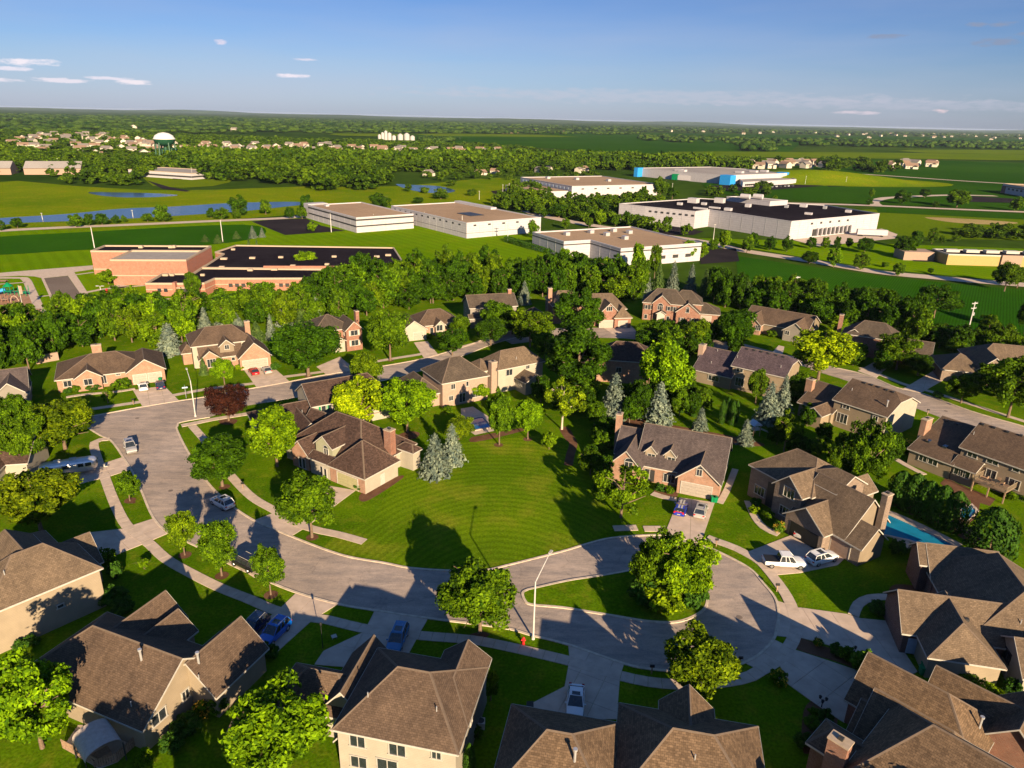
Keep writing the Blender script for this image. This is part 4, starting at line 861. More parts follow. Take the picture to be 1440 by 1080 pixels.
# ================= institutional and industrial buildings
def flatblock(root, frame, u0, v0, u1, v1, z, wall, roof, band=None, cop='band', z0=0, par=.5, poly=None):
    """flat roofed block with parapet, coping, optional stone band; coordinates in the building's frame"""
    P = poly or [(u0, v0), (u1, v0), (u1, v1), (u0, v1)]
    a = sum(P[i][0] * P[(i + 1) % len(P)][1] - P[(i + 1) % len(P)][0] * P[i][1] for i in range(len(P)))
    if a < 0: P = P[::-1]
    b = MB(); n = len(P)
    for i in range(n): p, q = P[i], P[(i + 1) % n]; b.face([(*p, z0), (*q, z0), (*q, z), (*p, z)])
    b.build('wall', M[wall], root)
    # inset ring
    Q = []
    for i in range(n):
        p0, p1, p2 = Vector(P[i - 1]), Vector(P[i]), Vector(P[(i + 1) % n]); d1 = (p1 - p0).normalized(); d2 = (p2 - p1).normalized()
        n1_, n2_ = Vector((-d1[1], d1[0])), Vector((-d2[1], d2[0])); t = (n1_ + n2_); t = t / max(.3, (1 + n1_.dot(n2_))); Q.append((p1[0] + t[0] * .5, p1[1] + t[1] * .5))
    c = MB()
    for i in range(n):
        j = (i + 1) % n; c.face([(*P[i], z + .02), (*P[j], z + .02), (*Q[j], z + .02), (*Q[i], z + .02)]); c.face([(*Q[j], z - par), (*Q[i], z - par), (*Q[i], z + .02), (*Q[j], z + .02)])
        d = Vector((P[j][0] - P[i][0], P[j][1] - P[i][1])).normalized(); o = (d[1] * .08, -d[0] * .08)
        c.face([(P[i][0] + o[0], P[i][1] + o[1], z - .55), (P[j][0] + o[0], P[j][1] + o[1], z - .55), (P[j][0] + o[0], P[j][1] + o[1], z + .03), (P[i][0] + o[0], P[i][1] + o[1], z + .03)])
        c.face([(P[i][0] + o[0], P[i][1] + o[1], z + .03), (P[j][0] + o[0], P[j][1] + o[1], z + .03), (*P[j], z + .03), (*P[i], z + .03)])
    c.build('parapet', M[cop], root)
    r = MB(); r.face([(*q, z - par + .01) for q in Q]); r.build('roof', M[roof], root)
    if wall == 'wwall':
        k = MB()
        for i in range(n):
            p, q_ = Vector(P[i]), Vector(P[(i + 1) % n]); d = q_ - p; L = d.length; d = d / L; o = Vector((d[1], -d[0])) * .03; m_ = int(L / 7)
            for j in range(1, m_): c = p + d * (L * j / m_) + o; k.box((c[0], c[1], (z0 + z) / 2 - .3), (.16, .06, z - z0 - .7), math.atan2(d[1], d[0]), 0, False)
        if k.f: k.build('panel_joint', M['metal'], root)
    for zb, hb, mt in (band or ()):
        k = MB()
        for i in range(n):
            j = (i + 1) % n; d = Vector((P[j][0] - P[i][0], P[j][1] - P[i][1])).normalized(); o = (d[1] * .07, -d[0] * .07); A, B_ = (P[i][0] + o[0], P[i][1] + o[1]), (P[j][0] + o[0], P[j][1] + o[1])
            k.face([(*A, zb), (*B_, zb), (*B_, zb + hb), (*A, zb + hb)]); k.face([(*A, zb + hb), (*B_, zb + hb), (*P[j], zb + hb), (*P[i], zb + hb)])
        k.build('wall_band', M[mt], root)
class Bld:
    def __init__(s, name, label, cat, a, b, z):
        A, B_ = G(*a, z), G(*b, z); s.h = math.atan2(B_[1] - A[1], B_[0] - A[0]); s.p = np.array([A[0], A[1], 0]); s.root = thing(name, label, cat, tuple(s.p), s.h)
        s.ux = np.array([math.cos(s.h), math.sin(s.h), 0]); s.vx = np.array([-math.sin(s.h), math.cos(s.h), 0])
    def l(s, x, y, z): d = G(x, y, z) - s.p; return (float(d @ s.ux), float(d @ s.vx))
    def boxp(s, nm, u, v, z0, du, dv, dz, mt): b = MB(); b.box((u, v, z0 + dz / 2), (du, dv, dz)); return b.build(nm, M[mt], s.root)
sc = Bld('school', 'red brick school with black and white flat roofs beside the playground', 'school', (154, 352), (127, 352), 9)
sc = Bld('school', 'red brick school with black and white flat roofs beside the playground', 'school', (204, 398), (262, 398), 4.5) if False else sc
bpy.data.objects.remove(sc.root)
sc = Bld('school', 'red brick school with black and white flat roofs beside the playground', 'school', (204, 398), (262, 398), 4.5)
L_ = sc.l
g0 = L_(127, 352, 9); g1 = L_(154, 365, 9); g2 = L_(262, 365, 9); g3 = L_(286, 347, 9); g4 = L_(142, 346, 9)
vlo = (g1[1] + g2[1]) / 2
flatblock(sc.root, sc, g1[0], vlo, g2[0], vlo + 19, 9, 'schoolbrick', 'roofgrey', [(3.2, .3, 'band')])
flatblock(sc.root, sc, g0[0], g0[1], g2[0] + .01, g0[1] + 12, 8.9, 'schoolbrick', 'roofblk', [(1.9, .3, 'band')])
e1, e2, e3, e4 = L_(204, 398, 4.5), L_(262, 398, 4.5), L_(288, 397, 4.5), L_(302, 391, 4.5)
e5 = L_(420, 389, 4.5); e6 = L_(570, 375, 4.5); e7 = L_(572, 356, 4.5); e8 = L_(345, 346, 4.5); e9 = L_(286, 347, 4.5); e10 = L_(226, 384, 4.5)
flatblock(sc.root, sc, 0, 0, 0, 0, 4.5, 'schoolbrick', 'roofblk', [(2.2, .25, 'band')], poly=[(0, 0), (e2[0], e2[1]), (e3[0], e2[1] + .5), (e4[0], e4[1]), (e5[0] + 10, e4[1] + .6), (e5[0] + 10, e4[1] + 16), (g2[0] + 2, e4[1] + 18), (g2[0] + 2, 15.6), (0, 15.6)])
flatblock(sc.root, sc, 0, 0, 0, 0, 4.6, 'schoolbrick', 'roofblk', [(2.2, .25, 'band')], poly=[(g2[0] + 2.1, e4[1] + 18.2), (e5[0] + 10.2, e4[1] + 16.2), (e6[0] - 10, e6[1] + 2), (e6[0], e6[1] + 2), (e7[0] - 6, e6[1] + 42), (e9[0] + 12, e6[1] + 46), (e9[0] + 8, e4[1] + 50), (g2[0] + 2.2, e4[1] + 46)])
for k in range(3):
    for gx in (325, 358, 372): pass
def scwin(px, py, n, w_=1.3, hh=1.2, y0=0):
    u, v = L_(px, py, 2.2)
    for k in range(n): f = sc.boxp('window', u + k * 1.9, v - .06, 1.5, w_, .12, hh, 'dark')
for px, n in ((215, 2), ): 
    for k in range(2): f = sc.boxp('window', 4.2 + k * 2.0, -.06, 1.5, 1.2, .12, 1.2, 'dark'); g = MB(); g.box((4.2 + k * 2.0, -.14, 2.1), (1.0, .05, 1.0)); g.build('pane', GL, f)
sc.boxp('entrance', 13.2, e2[1] - .1, .1, 4.6, .3, 2.6, 'dark'); sc.boxp('entrance_canopy', 13.2, e2[1] - .6, 2.9, 6.4, 1.2, .35, 'band'); sc.boxp('entrance_pier', 9.6, e2[1] - .8, 0, .9, 2.2, 5.0, 'schoolbrick'); sc.boxp('entrance_pier', 16.8, e2[1] - .8, 0, .9, 2.2, 5.0, 'schoolbrick')
ue = e4[0]
for k in range(12):
    if k % 4 == 3: continue
    f = sc.boxp('window', ue + 5 + k * 2.1, e4[1] - .02 + (k * 2.1 + 5) * .6 / (e5[0] + 10 - ue) - .1, 1.4, 1.3, .14, 1.2, 'dark')
for px, py, d_ in ((315, 364, 1.6), (312, 376, 1.2), (328, 351, 1.0), (355, 363, 1.4), (352, 380, 1.2), (386, 379, 1.5), (395, 362, 1.2), (412, 374, 1.2), (233, 387, 1.2), (242, 387, .9), (530, 361, 1.4), (546, 359, 1.5), (470, 361, 1.2), (552, 380, 1.5), (460, 372, 1.1), (285, 387, .9)):
    u, v = L_(px, py, 4.3); sc.boxp('roof_unit', u, v, 4.08, d_ * 1.5, d_, .7, 'band')
for px, py in ((240, 346.5), (244, 346.3), (198, 346.5)): u, v = L_(px, py, 9); sc.boxp('roof_unit', u, v, 8.4, 1.5, 1.2, 1.0, 'band')
sc.boxp('raised_roof_wall', e5[0] + 2, e4[1] + 17, 4.1, 34, .8, 1.3, 'schoolbrick')
# warehouses
def warehouse(label, a, c, z, du, dv, wall='wwall', roof='rooftan', bands=((6.1, .5, 'dark'), (3.1, .3, 'dark')), extra=None, name='warehouse', poly=None, heading=None):
    B = Bld(name, label, 'warehouse', a, c, z)
    if heading is not None: B.h = heading; B.root.rotation_euler = (0, 0, heading); B.ux = np.array([math.cos(B.h), math.sin(B.h), 0]); B.vx = np.array([-math.sin(B.h), math.cos(B.h), 0])
    flatblock(B.root, B, 0, 0, du, dv, z, wall, roof, bands, cop='wwall', poly=poly); return B
w1 = warehouse('tan-roofed office building with two dark window bands, left of the white warehouse', (433, 288), (501, 306), 8, 63, 34, bands=((6.2, .8, 'dark'), (3.0, .7, 'dark')))
w1.boxp('entrance_wing', -3, 6, 0, 7, 12, 8.4, 'wwall'); w1.boxp('roof_unit', 8, 8, 7.6, 3, 2, 1.0, 'wwall')
w2 = warehouse('long white warehouse with tan roof and small high windows, upper centre', (550, 289), (655, 313), 8, 82, 48, bands=((2.6, .12, 'dark'),))
for k in range(12): w2.boxp('window', 5 + k * 6.4, -.05, 6.0, 1.7, .12, .8, 'dark')
for k in range(5): w2.boxp('window', 82.05, 5 + k * 9, 6.0, .12, 1.7, .8, 'dark')
w2.boxp('solar_panel_array', 52, 22, 7.55, 14, 9, .25, 'dark'); w2.boxp('roof_penthouse', 20, 46, 7.6, 40, 4, 1.2, 'wwall')
w3 = Bld('warehouse', 'white building with tan roof and six rooftop units, behind the tree belt right of centre', 'warehouse', (749, 326), (795, 340), 8)
q = [(0, 0), (29, 0), (29, 13.7), (52.5, 13.7), (52.5, 57), (-1, 57)]
flatblock(w3.root, w3, 0, 0, 0, 0, 8, 'wwall', 'rooftan', ((6.2, .45, 'dark'),), cop='wwall', poly=q)
for px, py in ((797, 327.5), (831, 324.5), (853, 328), (863, 322.5), (885, 325), (879, 333)): u, v = w3.l(px, py, 8.6); w3.boxp('roof_unit', u, v, 7.5, 2.6, 2.2, 1.5, 'metal')
for k in range(3): w3.boxp('window', 52.55, 36 + k * 7, 2.2, .12, 3, 1.4, 'dark')
w4 = warehouse('grey and white office warehouse with tan roof, farther back in the industrial park', (732, 249), (806, 262), 9, 89, 86, bands=())
for k in range(14): w4.boxp('window', 4 + k * 6, -.06, 6.0, 3.6, .14, 1.6, 'bluewhite')
for k in range(6): w4.boxp('window', 89.05, 10 + k * 12, 6.2, .14, 2.4, .9, 'dark')
w4.boxp('lower_wing', 55, -14, 0, 60, 26, 5, 'wwall'); w4.boxp('lower_wing_roof', 55, -14, 5.01, 59, 25, .08, 'rooftan')
for u, v in ((30, 40), (50, 60), (14, 20)): w4.boxp('roof_unit', u, v, 8.5, 4, 3, 1.8, 'metal')
w5 = Bld('warehouse', 'huge white distribution warehouse with black roof and a row of loading docks', 'warehouse', (871, 286), (1114, 311), 10)
flatblock(w5.root, w5, 0, 0, 0, 0, 10, 'wwall', 'roofblk', (), cop='wwall', poly=[(0, 0), (24, 0), (24, -9), (66, -9), (66, 0), (106, 0), (124, 79), (54, 106), (6, 50)]) if 0 else None
Lw = w5.l
pp = [Lw(871, 286, 10), Lw(907, 290, 10), Lw(905, 286.5, 10), Lw(978, 297, 10), Lw(998, 294.5, 10), Lw(1113, 311, 10), Lw(1237, 300, 10), Lw(1160, 288, 10), Lw(985, 278.5, 10)]
flatblock(w5.root, w5, 0, 0, 0, 0, 10, 'wwall', 'roofblk', (), cop='wwall', poly=[pp[0], pp[1], pp[3], pp[4], pp[5], pp[6], pp[7], pp[8]])
A_, B_ = np.array(Lw(1131, 332.5, .5)), np.array(Lw(1211, 325, .5)); A5, B5 = np.array(pp[5]), np.array(pp[6]); dd = (B5 - A5) / np.linalg.norm(B5 - A5); nn_ = np.array([dd[1], -dd[0]]); an = math.atan2(dd[1], dd[0]); Lg = np.linalg.norm(B5 - A5)
def w5wall(nm, t, z0, wd, hh, mt, dp=.3, out_=.1):
    c = A5 + dd * t + nn_ * out_; b = MB(); b.box((c[0], c[1], z0 + hh / 2), (wd, dp, hh), an); return b.build(nm, M[mt], w5.root)
for k in range(9): w5wall('dock_door', Lg * (.26 + .047 * k), .9, 3.2, 3.6, 'dark', .5, .2); w5wall('dock_frame', Lg * (.26 + .047 * k) + 2.1, .9, .6, 4.0, 'wwall', 1.2, .6)
for k in range(5): w5wall('window', Lg * (.22 + .10 * k), 7.2, 1.6, 1.0, 'dark')
e_ = np.array(pp[3]) - np.array(pp[1])
for k in range(8):
    c = np.array(pp[1]) + e_ * (.12 + .12 * k); nn2 = np.array([e_[1], -e_[0]]) / np.linalg.norm(e_); c = c + nn2 * .1; b = MB(); b.box((c[0], c[1], 7.4), (1.6, .3, 1.0), math.atan2(e_[1], e_[0])); b.build('window', M['dark'], w5.root)
for px, py, du, dv, dz in ((975, 284, 6, 5, 3), (1012, 284, 6, 4, 3), (956, 287, 3, 2, 1.5), (990, 287, 3, 2, 1.5), (1024, 295, 4, 3, 1.6), (1052, 290, 3, 3, 2), (1038, 281.5, 3, 2, 3), (1137, 300.5, 4, 2, 1.2), (1193, 297.5, 3, 3, 1.5), (1106, 291, 2, 2, 1.8), (1130, 290, 4, 3, 2), (1160, 292.5, 2, 2, 1.8), (1005, 292, 7, 1, 1), (985, 293, 9, 1, 1)):
    u, v = Lw(px, py, 10); w5.boxp('roof_unit', u, v, 9.5, du, dv, dz, 'wwall' if du > 2 else 'metal')
u, v = Lw(1060, 279, 11); P4 = [Lw(1022, 276, 12.5), Lw(1083, 283, 12.5), Lw(1108, 281.5, 12.5), Lw(1050, 276, 12.5)]
flatblock(w5.root, w5, 0, 0, 0, 0, 12.5, 'wwall', 'roofgrey', (), cop='wwall', poly=P4, z0=9.4)
for px in (1048, 1066): u, v = Lw(px, 278.5, 13); b = MB(); b.tube((u - 3, v, 14), (u + 3, v, 14), 1.6, 1.6, 10); b.build('roof_silencer', M['wwall'], w5.root)
w6 = Bld('factory', 'low white factory with bright blue corner blocks, far right of the industrial park', 'factory', (897, 236), (1020, 246), 9)
L6 = w6.l
flatblock(w6.root, w6, 0, 0, 0, 0, 9, 'wwall', 'roofgrey', (), cop='wwall', poly=[(0, 0), L6(1020, 246.5, 9), L6(1107, 243.5, 9), L6(1050, 237.5, 9), L6(1000, 234.5, 9)])
a_, b_, c_, d_ = L6(1045, 256, 5), L6(1120, 252, 5), L6(1112, 249, 5), L6(1040, 251, 5); flatblock(w6.root, w6, 0, 0, 0, 0, 5, 'wwall', 'roofgrey', (), cop='wwall', poly=[a_, b_, c_, d_])
for px, du in ((898.5, 5), (1024, 12), (1101, 9)):
    u, v = L6(px, 247 if px > 1000 and px < 1100 else (243 if px > 1000 else 236.5), 9); w6.boxp('blue_block', u, v, 0, du, 10, 9.6, 'bluewall')
for k in range(14): c = np.array(a_) + (np.array(b_) - np.array(a_)) * (.05 + k * .035); w6.boxp('window', c[0], c[1] - .2, 1.6, 2.0, 2.0, 1.4, 'dark')
for px, py in ((955, 239), (960, 240), (1060, 241), (1075, 240.5), (1040, 242)): u, v = L6(px, py, 9.5); w6.boxp('roof_unit', u, v, 8.6, 8, 5, 2, 'wwall')
b = Bld('office_building', 'tan and white office building cut by the right edge', 'office', (1411, 258), (1424, 260), 9)
flatblock(b.root, b, 0, 0, 60, 60, 9, 'wwall', 'rooftan', ((6, 1.2, 'pinkst'),)); b.boxp('entrance', 3, -.2, 0, 6, .8, 7, 'brickred')
for k in range(6): b.boxp('window', 12 + k * 7, -.1, 4, 3, .3, 1.6, 'dark')
b = Bld('shop_building', 'low sand-yellow shop building with grey roof beside the right-hand road', 'building', (1334, 357), (1437, 360), 5)
flatblock(b.root, b, 0, 0, 46, 14, 5, 'yellowwall', 'roofblk', (), cop='white', poly=None); b.boxp('brick_bay', 28, -.4, 0, 9, .9, 5.2, 'pinkst')
for k in range(5): b.boxp('roof_unit', 6 + k * 9, 9, 4.6, 6, 3, 1.2, 'white')
b.boxp('storage_wing', -8, 14, 0, 14, 10, 4, 'pinkst')
b = Bld('church_hall', 'long grey-roofed barn-like hall among trees, far left', 'hall', (-30, 236), (72, 236), 6)
for p0, p1 in ((0, 24), (34, 80)):
    w_ = MB(); w_.face([(p0, 0, 0), (p1, 0, 0), (p1, 0, 6), (p0, 0, 6)]); w_.face([(p1, 0, 0), (p1, 24, 0), (p1, 24, 6), (p1, 12, 11), (p1, 0, 6)]); w_.face([(p0, 24, 0), (p0, 0, 0), (p0, 0, 6), (p0, 12, 11), (p0, 24, 6)]); w_.build('wall', M['pinkst'], b.root)
    r = MB(); r.face([(p0, -1, 5.6), (p1, -1, 5.6), (p1, 12, 11.2), (p0, 12, 11.2)]); r.face([(p0, 12, 11.2), (p1, 12, 11.2), (p1, 25, 5.6), (p0, 25, 5.6)]); r.build('roof', M['roofgrey'], b.root)
b = Bld('school', 'distant pale single-storey school beside a dark car park, upper left', 'school', (180, 238), (212, 240), 6)
flatblock(b.root, b, 0, 0, 75, 40, 6, 'wwall', 'roofgrey', ((2, 1.4, 'dark'),))

# ---------------------------------------------------------------- trees: unit prototypes (crown radius 1, half height 1)
def quads(name, C, Nn, size, mat, seed=0, asp=1.5):
    r = np.random.default_rng(seed); n = len(C)
    Nn = Nn / (np.linalg.norm(Nn, axis=1, keepdims=True) + 1e-9)
    t = np.cross(Nn, r.normal(size=(n, 3))); t /= np.linalg.norm(t, axis=1, keepdims=True) + 1e-9
    b = np.cross(Nn, t); s = (size if np.ndim(size) else np.full(n, size)) * r.uniform(.7, 1.35, n)
    t = t * s[:, None] * asp * .5; b = b * s[:, None] * .5
    V = np.stack([C - t, C - b * .9 , C + t, C + b * .9], 1).reshape(-1, 3)
    me = bpy.data.meshes.new(name); me.vertices.add(4 * n); me.vertices.foreach_set('co', V.ravel()); me.loops.add(4 * n); me.loops.foreach_set('vertex_index', np.arange(4 * n))
    me.polygons.add(n); me.polygons.foreach_set('loop_start', np.arange(0, 4 * n, 4)); me.polygons.foreach_set('loop_total', np.full(n, 4)); me.materials.append(mat); me.update(); me.validate(); return me
def crown_mesh(name, seed, n, size, lobes=34, flat=1.0, open_=0.0, mat=None, top=1.0, lr=(.24, .40), oval=0.0):
    r = np.random.default_rng(seed)
    d = r.normal(size=(lobes, 3)); d /= np.linalg.norm(d, axis=1, keepdims=True); d[:, 2] = d[:, 2] * .9 + .08
    rad = r.uniform(.42, .84, lobes)[:, None]; C = d * rad; C[:, 2] *= flat
    if oval: C[:, :2] *= (1 - oval * (C[:, 2:3] * .5 + .5))           # narrower towards the top
    R_ = r.uniform(*lr, lobes)
    k = r.integers(0, lobes, n); q = r.normal(size=(n, 3)); q /= np.linalg.norm(q, axis=1, keepdims=True)
    q[:, 2] = np.abs(q[:, 2]) * np.where(r.random(n) < .72, 1, -1)
    out_ = C[k] / (np.linalg.norm(C[k], axis=1, keepdims=True) + 1e-9); q = q + out_ * .55; q /= np.linalg.norm(q, axis=1, keepdims=True)
    P = C[k] + q * (R_[k] * r.uniform(.62, 1.08, n))[:, None]
    ph = r.uniform(0, 6.28, 4); az_ = np.arctan2(P[:, 1], P[:, 0]); P *= (1 + .07 * np.sin(2 * az_ + ph[0]) + .06 * np.sin(3 * az_ + ph[1] + 2 * P[:, 2]) + .05 * np.sin(5 * az_ + ph[2] - 3 * P[:, 2]))[:, None]
    sp = r.random(n) < .05; P[sp] *= r.uniform(1.0, 1.14, sp.sum())[:, None]
    Nn = q * 1.0 + r.normal(size=(n, 3)) * .75 + np.array([0, 0, .3])
    P[:, 2] = np.clip(P[:, 2], -1.02, 1.1)
    return quads(name, P, Nn, size, mat or LF['G'], seed)
CR = [crown_mesh('crown', 11 + i, 15000, .062, lobes=lo, mat=None, oval=ov, lr=lr) for i, (lo, ov, lr) in enumerate(((58, .1, (.15, .30)), (70, .0, (.13, .27)), (50, .25, (.16, .30)), (80, .1, (.12, .25)), (46, .35, (.17, .31))))]
CRM = [crown_mesh('crown', 31 + i, 5200, .092, lobes=lo, oval=ov, lr=(.17, .32)) for i, (lo, ov) in enumerate(((44, .1), (52, .2), (38, .3)))]
CRS = [crown_mesh('crown', 51 + i, 5200, .065, lobes=22, lr=(.16, .26)) for i in range(2)]
CRP = [crown_mesh('crown', 61, 9000, .065, lobes=34, mat=LF['R'])]
def spruce_mesh(name, seed, mat, levels=17, nb=15, per=16, wide=1.0):
    r = np.random.default_rng(seed); P, Nn, S = [], [], []
    for l in range(levels):
        f = (l + .3) / levels; rad = (1 - f) ** .78 * r.uniform(.9, 1.12); z = -1 + 2 * f
        m = max(5, int(nb * (1 - f * .65)))
        for b in range(m):
            a = 2 * math.pi * (b + r.random() * .8 + l * .37) / m; L = rad * r.uniform(.8, 1.08)
            for j in range(per):
                t = r.uniform(.25, 1.0); sp = .10 * (1.2 - t) + .015
                x = math.cos(a) * L * t + r.normal() * sp; y = math.sin(a) * L * t + r.normal() * sp
                zz = z - .16 * t * (1 - f * .5) + (.05 * t * t) + r.normal() * .02
                P.append((x * wide, y * wide, zz)); Nn.append((math.cos(a) * .6 + r.normal() * .35, math.sin(a) * .6 + r.normal() * .35, .75)); S.append(.105 * (1 - f * .45))
    for j in range(60): P.append((r.normal() * .02, r.normal() * .02, r.uniform(.8, 1.03))); Nn.append((r.normal(), r.normal(), .3)); S.append(.05)
    return quads(name, np.array(P), np.array(Nn), np.array(S), mat, seed, 2.0)
SPB = [spruce_mesh('crown', s, LF['B']) for s in (1, 2)]; SPG = [spruce_mesh('crown', s, LF['S']) for s in (3, 4)]
def arb_mesh(name, seed, mat, n=2600, taper=.75, size=.10):
    r = np.random.default_rng(seed); z = r.uniform(-1, 1, n); a = r.uniform(0, 2 * math.pi, n)
    rad = np.clip(1 - ((z + .1) / 1.12) ** 2 * np.where(z > -.1, 1, .3), 0, 1) ** taper * r.uniform(.78, 1.05, n) * (1 + .12 * np.sin(a * 5 + z * 4))
    P = np.stack([np.cos(a) * rad, np.sin(a) * rad, z], 1); Nn = np.stack([np.cos(a), np.sin(a), .25 + z * .5], 1) + r.normal(size=(n, 3)) * .4
    return quads(name, P, Nn, size, mat, seed)
ARB = [arb_mesh('foliage', 5, LF['A'])]
BSH = [crown_mesh('foliage', 71, 1500, .17, lobes=16, mat=LF['A'], lr=(.3, .48)), crown_mesh('foliage', 72, 1500, .17, lobes=14, mat=LF['G'], lr=(.3, .45))]
FLO = [crown_mesh('blossom', 73, 260, .12, lobes=14, mat=LF['F'], lr=(.32, .5))]
def trunk_mesh(name, seed, mat, spread=.55, nl=7):
    r = random.Random(seed); b = MB(); b.tube((0, 0, -.05), (0, 0, .12), .05, .036, 8, cap=False); b.tube((0, 0, .12), (.01, .01, .5), .036, .026, 8, cap=False); b.tube((.01, .01, .5), (0, .02, .95), .026, .006, 6)
    for k in range(nl):
        a = 2 * math.pi * k / nl + r.random(); z0 = .26 + .5 * k / nl; L = spread * r.uniform(.6, 1); z1 = z0 + r.uniform(.18, .4) * .8
        m_ = (math.cos(a) * L * .5, math.sin(a) * L * .5, z0 + (z1 - z0) * .65); e = (math.cos(a + .2) * L, math.sin(a + .2) * L, z1)
        b.tube((0, 0, z0), m_, .016, .010, 6, cap=False); b.tube(m_, e, .010, .004, 5)
    return b.mesh(name, mat)
TR = [trunk_mesh('trunk', 1, M['bark']), trunk_mesh('trunk', 2, M['bark'], .7)]; TRB = trunk_mesh('trunk', 3, M['birchbark'], .5, 9)
def stick(): b = MB(); b.tube((0, 0, -.05), (0, 0, 1), .04, .004, 7); return b.mesh('trunk', M['bark'])
STK = stick()
def htop(P, x, y):
    d = ray(x, y); t = math.hypot(P[0], P[1]) / math.hypot(d[0], d[1]); return CH + d[2] * t
tcount = [0]
def tree(k, bx, by, w, yt, label, group=None, P=None, H=None, rad=None, mid=False, cat='tree', name=None, z0f=None):
    """k: species/tint letter(s)"""
    tcount[0] += 1; i = tcount[0]; r = random.Random(i * 77)
    if P is None: P = G(bx, by)
    if H is None: H = max(1.2, htop(P, bx, yt))
    if rad is None: rad = w / 2 * dist(P) / F
    con = k[0] in 'BSA'
    names = {'B': 'blue_spruce', 'S': 'spruce_tree', 'A': 'arborvitae', 'P': 'purple_maple', 'W': 'birch_tree'}
    root = thing(name or names.get(k[0], 'leafy_tree'), label, cat, (P[0], P[1], 0), r.uniform(0, 6.28), group)
    if con:
        rad *= 1.15 if k[0] != 'A' else 1
        me = r.choice(SPB) if k[0] == 'B' else r.choice(SPG) if k[0] == 'S' else ARB[0]; z0 = .03 * H
        c = link('crown', me, root, (0, 0, (H + z0) / 2)); c.scale = (rad, rad, (H - z0) / 2); v = r.uniform(.82, 1.12); c.color = (v, v, v, 1)
        t = link('trunk', STK, root); t.scale = (H * .5, H * .5, H * .9)
    else:
        pool = CRP if k[0] == 'P' else CRS if k[0] == 'W' or k[-1] == 's' else CRM if mid else CR
        z0 = H * (z0f if z0f is not None else .13 if H > 5 else .08); Hc = H * .985
        c = link('crown', r.choice(pool), root, (0, 0, (Hc + z0) / 2)); c.scale = (rad * 1.0, rad * 1.0, (Hc - z0) / 2 * 1.0)
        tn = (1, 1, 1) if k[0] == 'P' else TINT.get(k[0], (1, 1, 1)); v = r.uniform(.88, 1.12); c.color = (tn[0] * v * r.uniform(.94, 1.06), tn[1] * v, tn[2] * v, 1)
        t = link('trunk', TRB if k[0] == 'W' else TR[i % 2], root); t.scale = (max(rad * 1.15, 2.0), max(rad * 1.15, 2.0), H * .92)
    return root
LM = [((195, 372), 'tall school block'), ((320, 395), 'school entrance wing'), ((480, 365), 'long black school roof'), ((90, 420), 'school asphalt lot'), ((20, 425), 'school playground'), ((150, 520), 'pink brick ranch house'), ((318, 490), 'tan house with two drive cars'), ((488, 465), 'small red brick house'), ((600, 455), 'reddish hip-roofed house'), ((690, 430), 'pale gabled house'),
 ((850, 435), 'double-garage brick house'), ((950, 430), 'tall red brick house'), ((1100, 450), 'long brown gable roof'), ((1225, 465), 'hidden grey hip roof'), ((1380, 500), 'tan brick house across the street'), ((1367, 440), 'double-crossarm utility pole'), ((1118, 400), 'pole top in the dark trees'), ((857, 335), 'white building with rooftop units'), ((650, 305), 'long white warehouse'), ((505, 303), 'tan-roofed office'),
 ((825, 258), 'office warehouse'), ((1050, 305), 'distribution warehouse'), ((1215, 325), 'loading docks'), ((1385, 358), 'sand-yellow shop building'), ((1005, 245), 'blue-cornered factory'), ((236, 215), 'water tower'), ((200, 303), 'middle of the pond'), ((380, 287), 'right end of the pond'), ((30, 313), 'left end of the pond'), ((812, 510), 'huge dark elm'), ((40, 240), 'long grey-roofed hall'), ((1425, 268), 'office at the right edge'), ((1240, 284), 'bend of the country road')]
AUTO = []
ORD = ['nearest', 'second nearest', 'third nearest', 'fourth nearest', 'fifth nearest', 'sixth nearest', 'seventh nearest', 'eighth nearest', 'ninth nearest', 'tenth nearest', 'eleventh nearest', 'twelfth nearest', 'thirteenth nearest', 'fourteenth nearest', 'fifteenth nearest'] + [w + ' nearest' for w in 'sixteenth seventeenth eighteenth nineteenth twentieth twenty-first twenty-second twenty-third twenty-fourth twenty-fifth twenty-sixth twenty-seventh twenty-eighth twenty-ninth thirtieth'.split()]
def autolabel():
    G_ = {}
    for o, P in AUTO:
        x, y = proj((P[0], P[1], 4)); d, nm, p = min((math.hypot((x - q[0]), (y - q[1]) * 1.6), n_, q) for q, n_ in LM); dx, dy = x - p[0], (y - p[1]) * 1.6
        side = ('right of' if dx > 0 else 'left of') if abs(dx) > abs(dy) else ('below' if dy > 0 else 'above'); G_.setdefault((nm, side), []).append((d, o))
    for (nm, side), L in G_.items():
        L.sort(key=lambda t: t[0])
        for i, (d, o) in enumerate(L): o['label'] = ('leafy tree ' if i == 0 and len(L) == 1 else 'tree ') + side + ' the ' + nm + (', %s to it' % (ORD[i] if i < len(ORD) else 'number %d out' % (i + 1)) if len(L) > 1 else '')
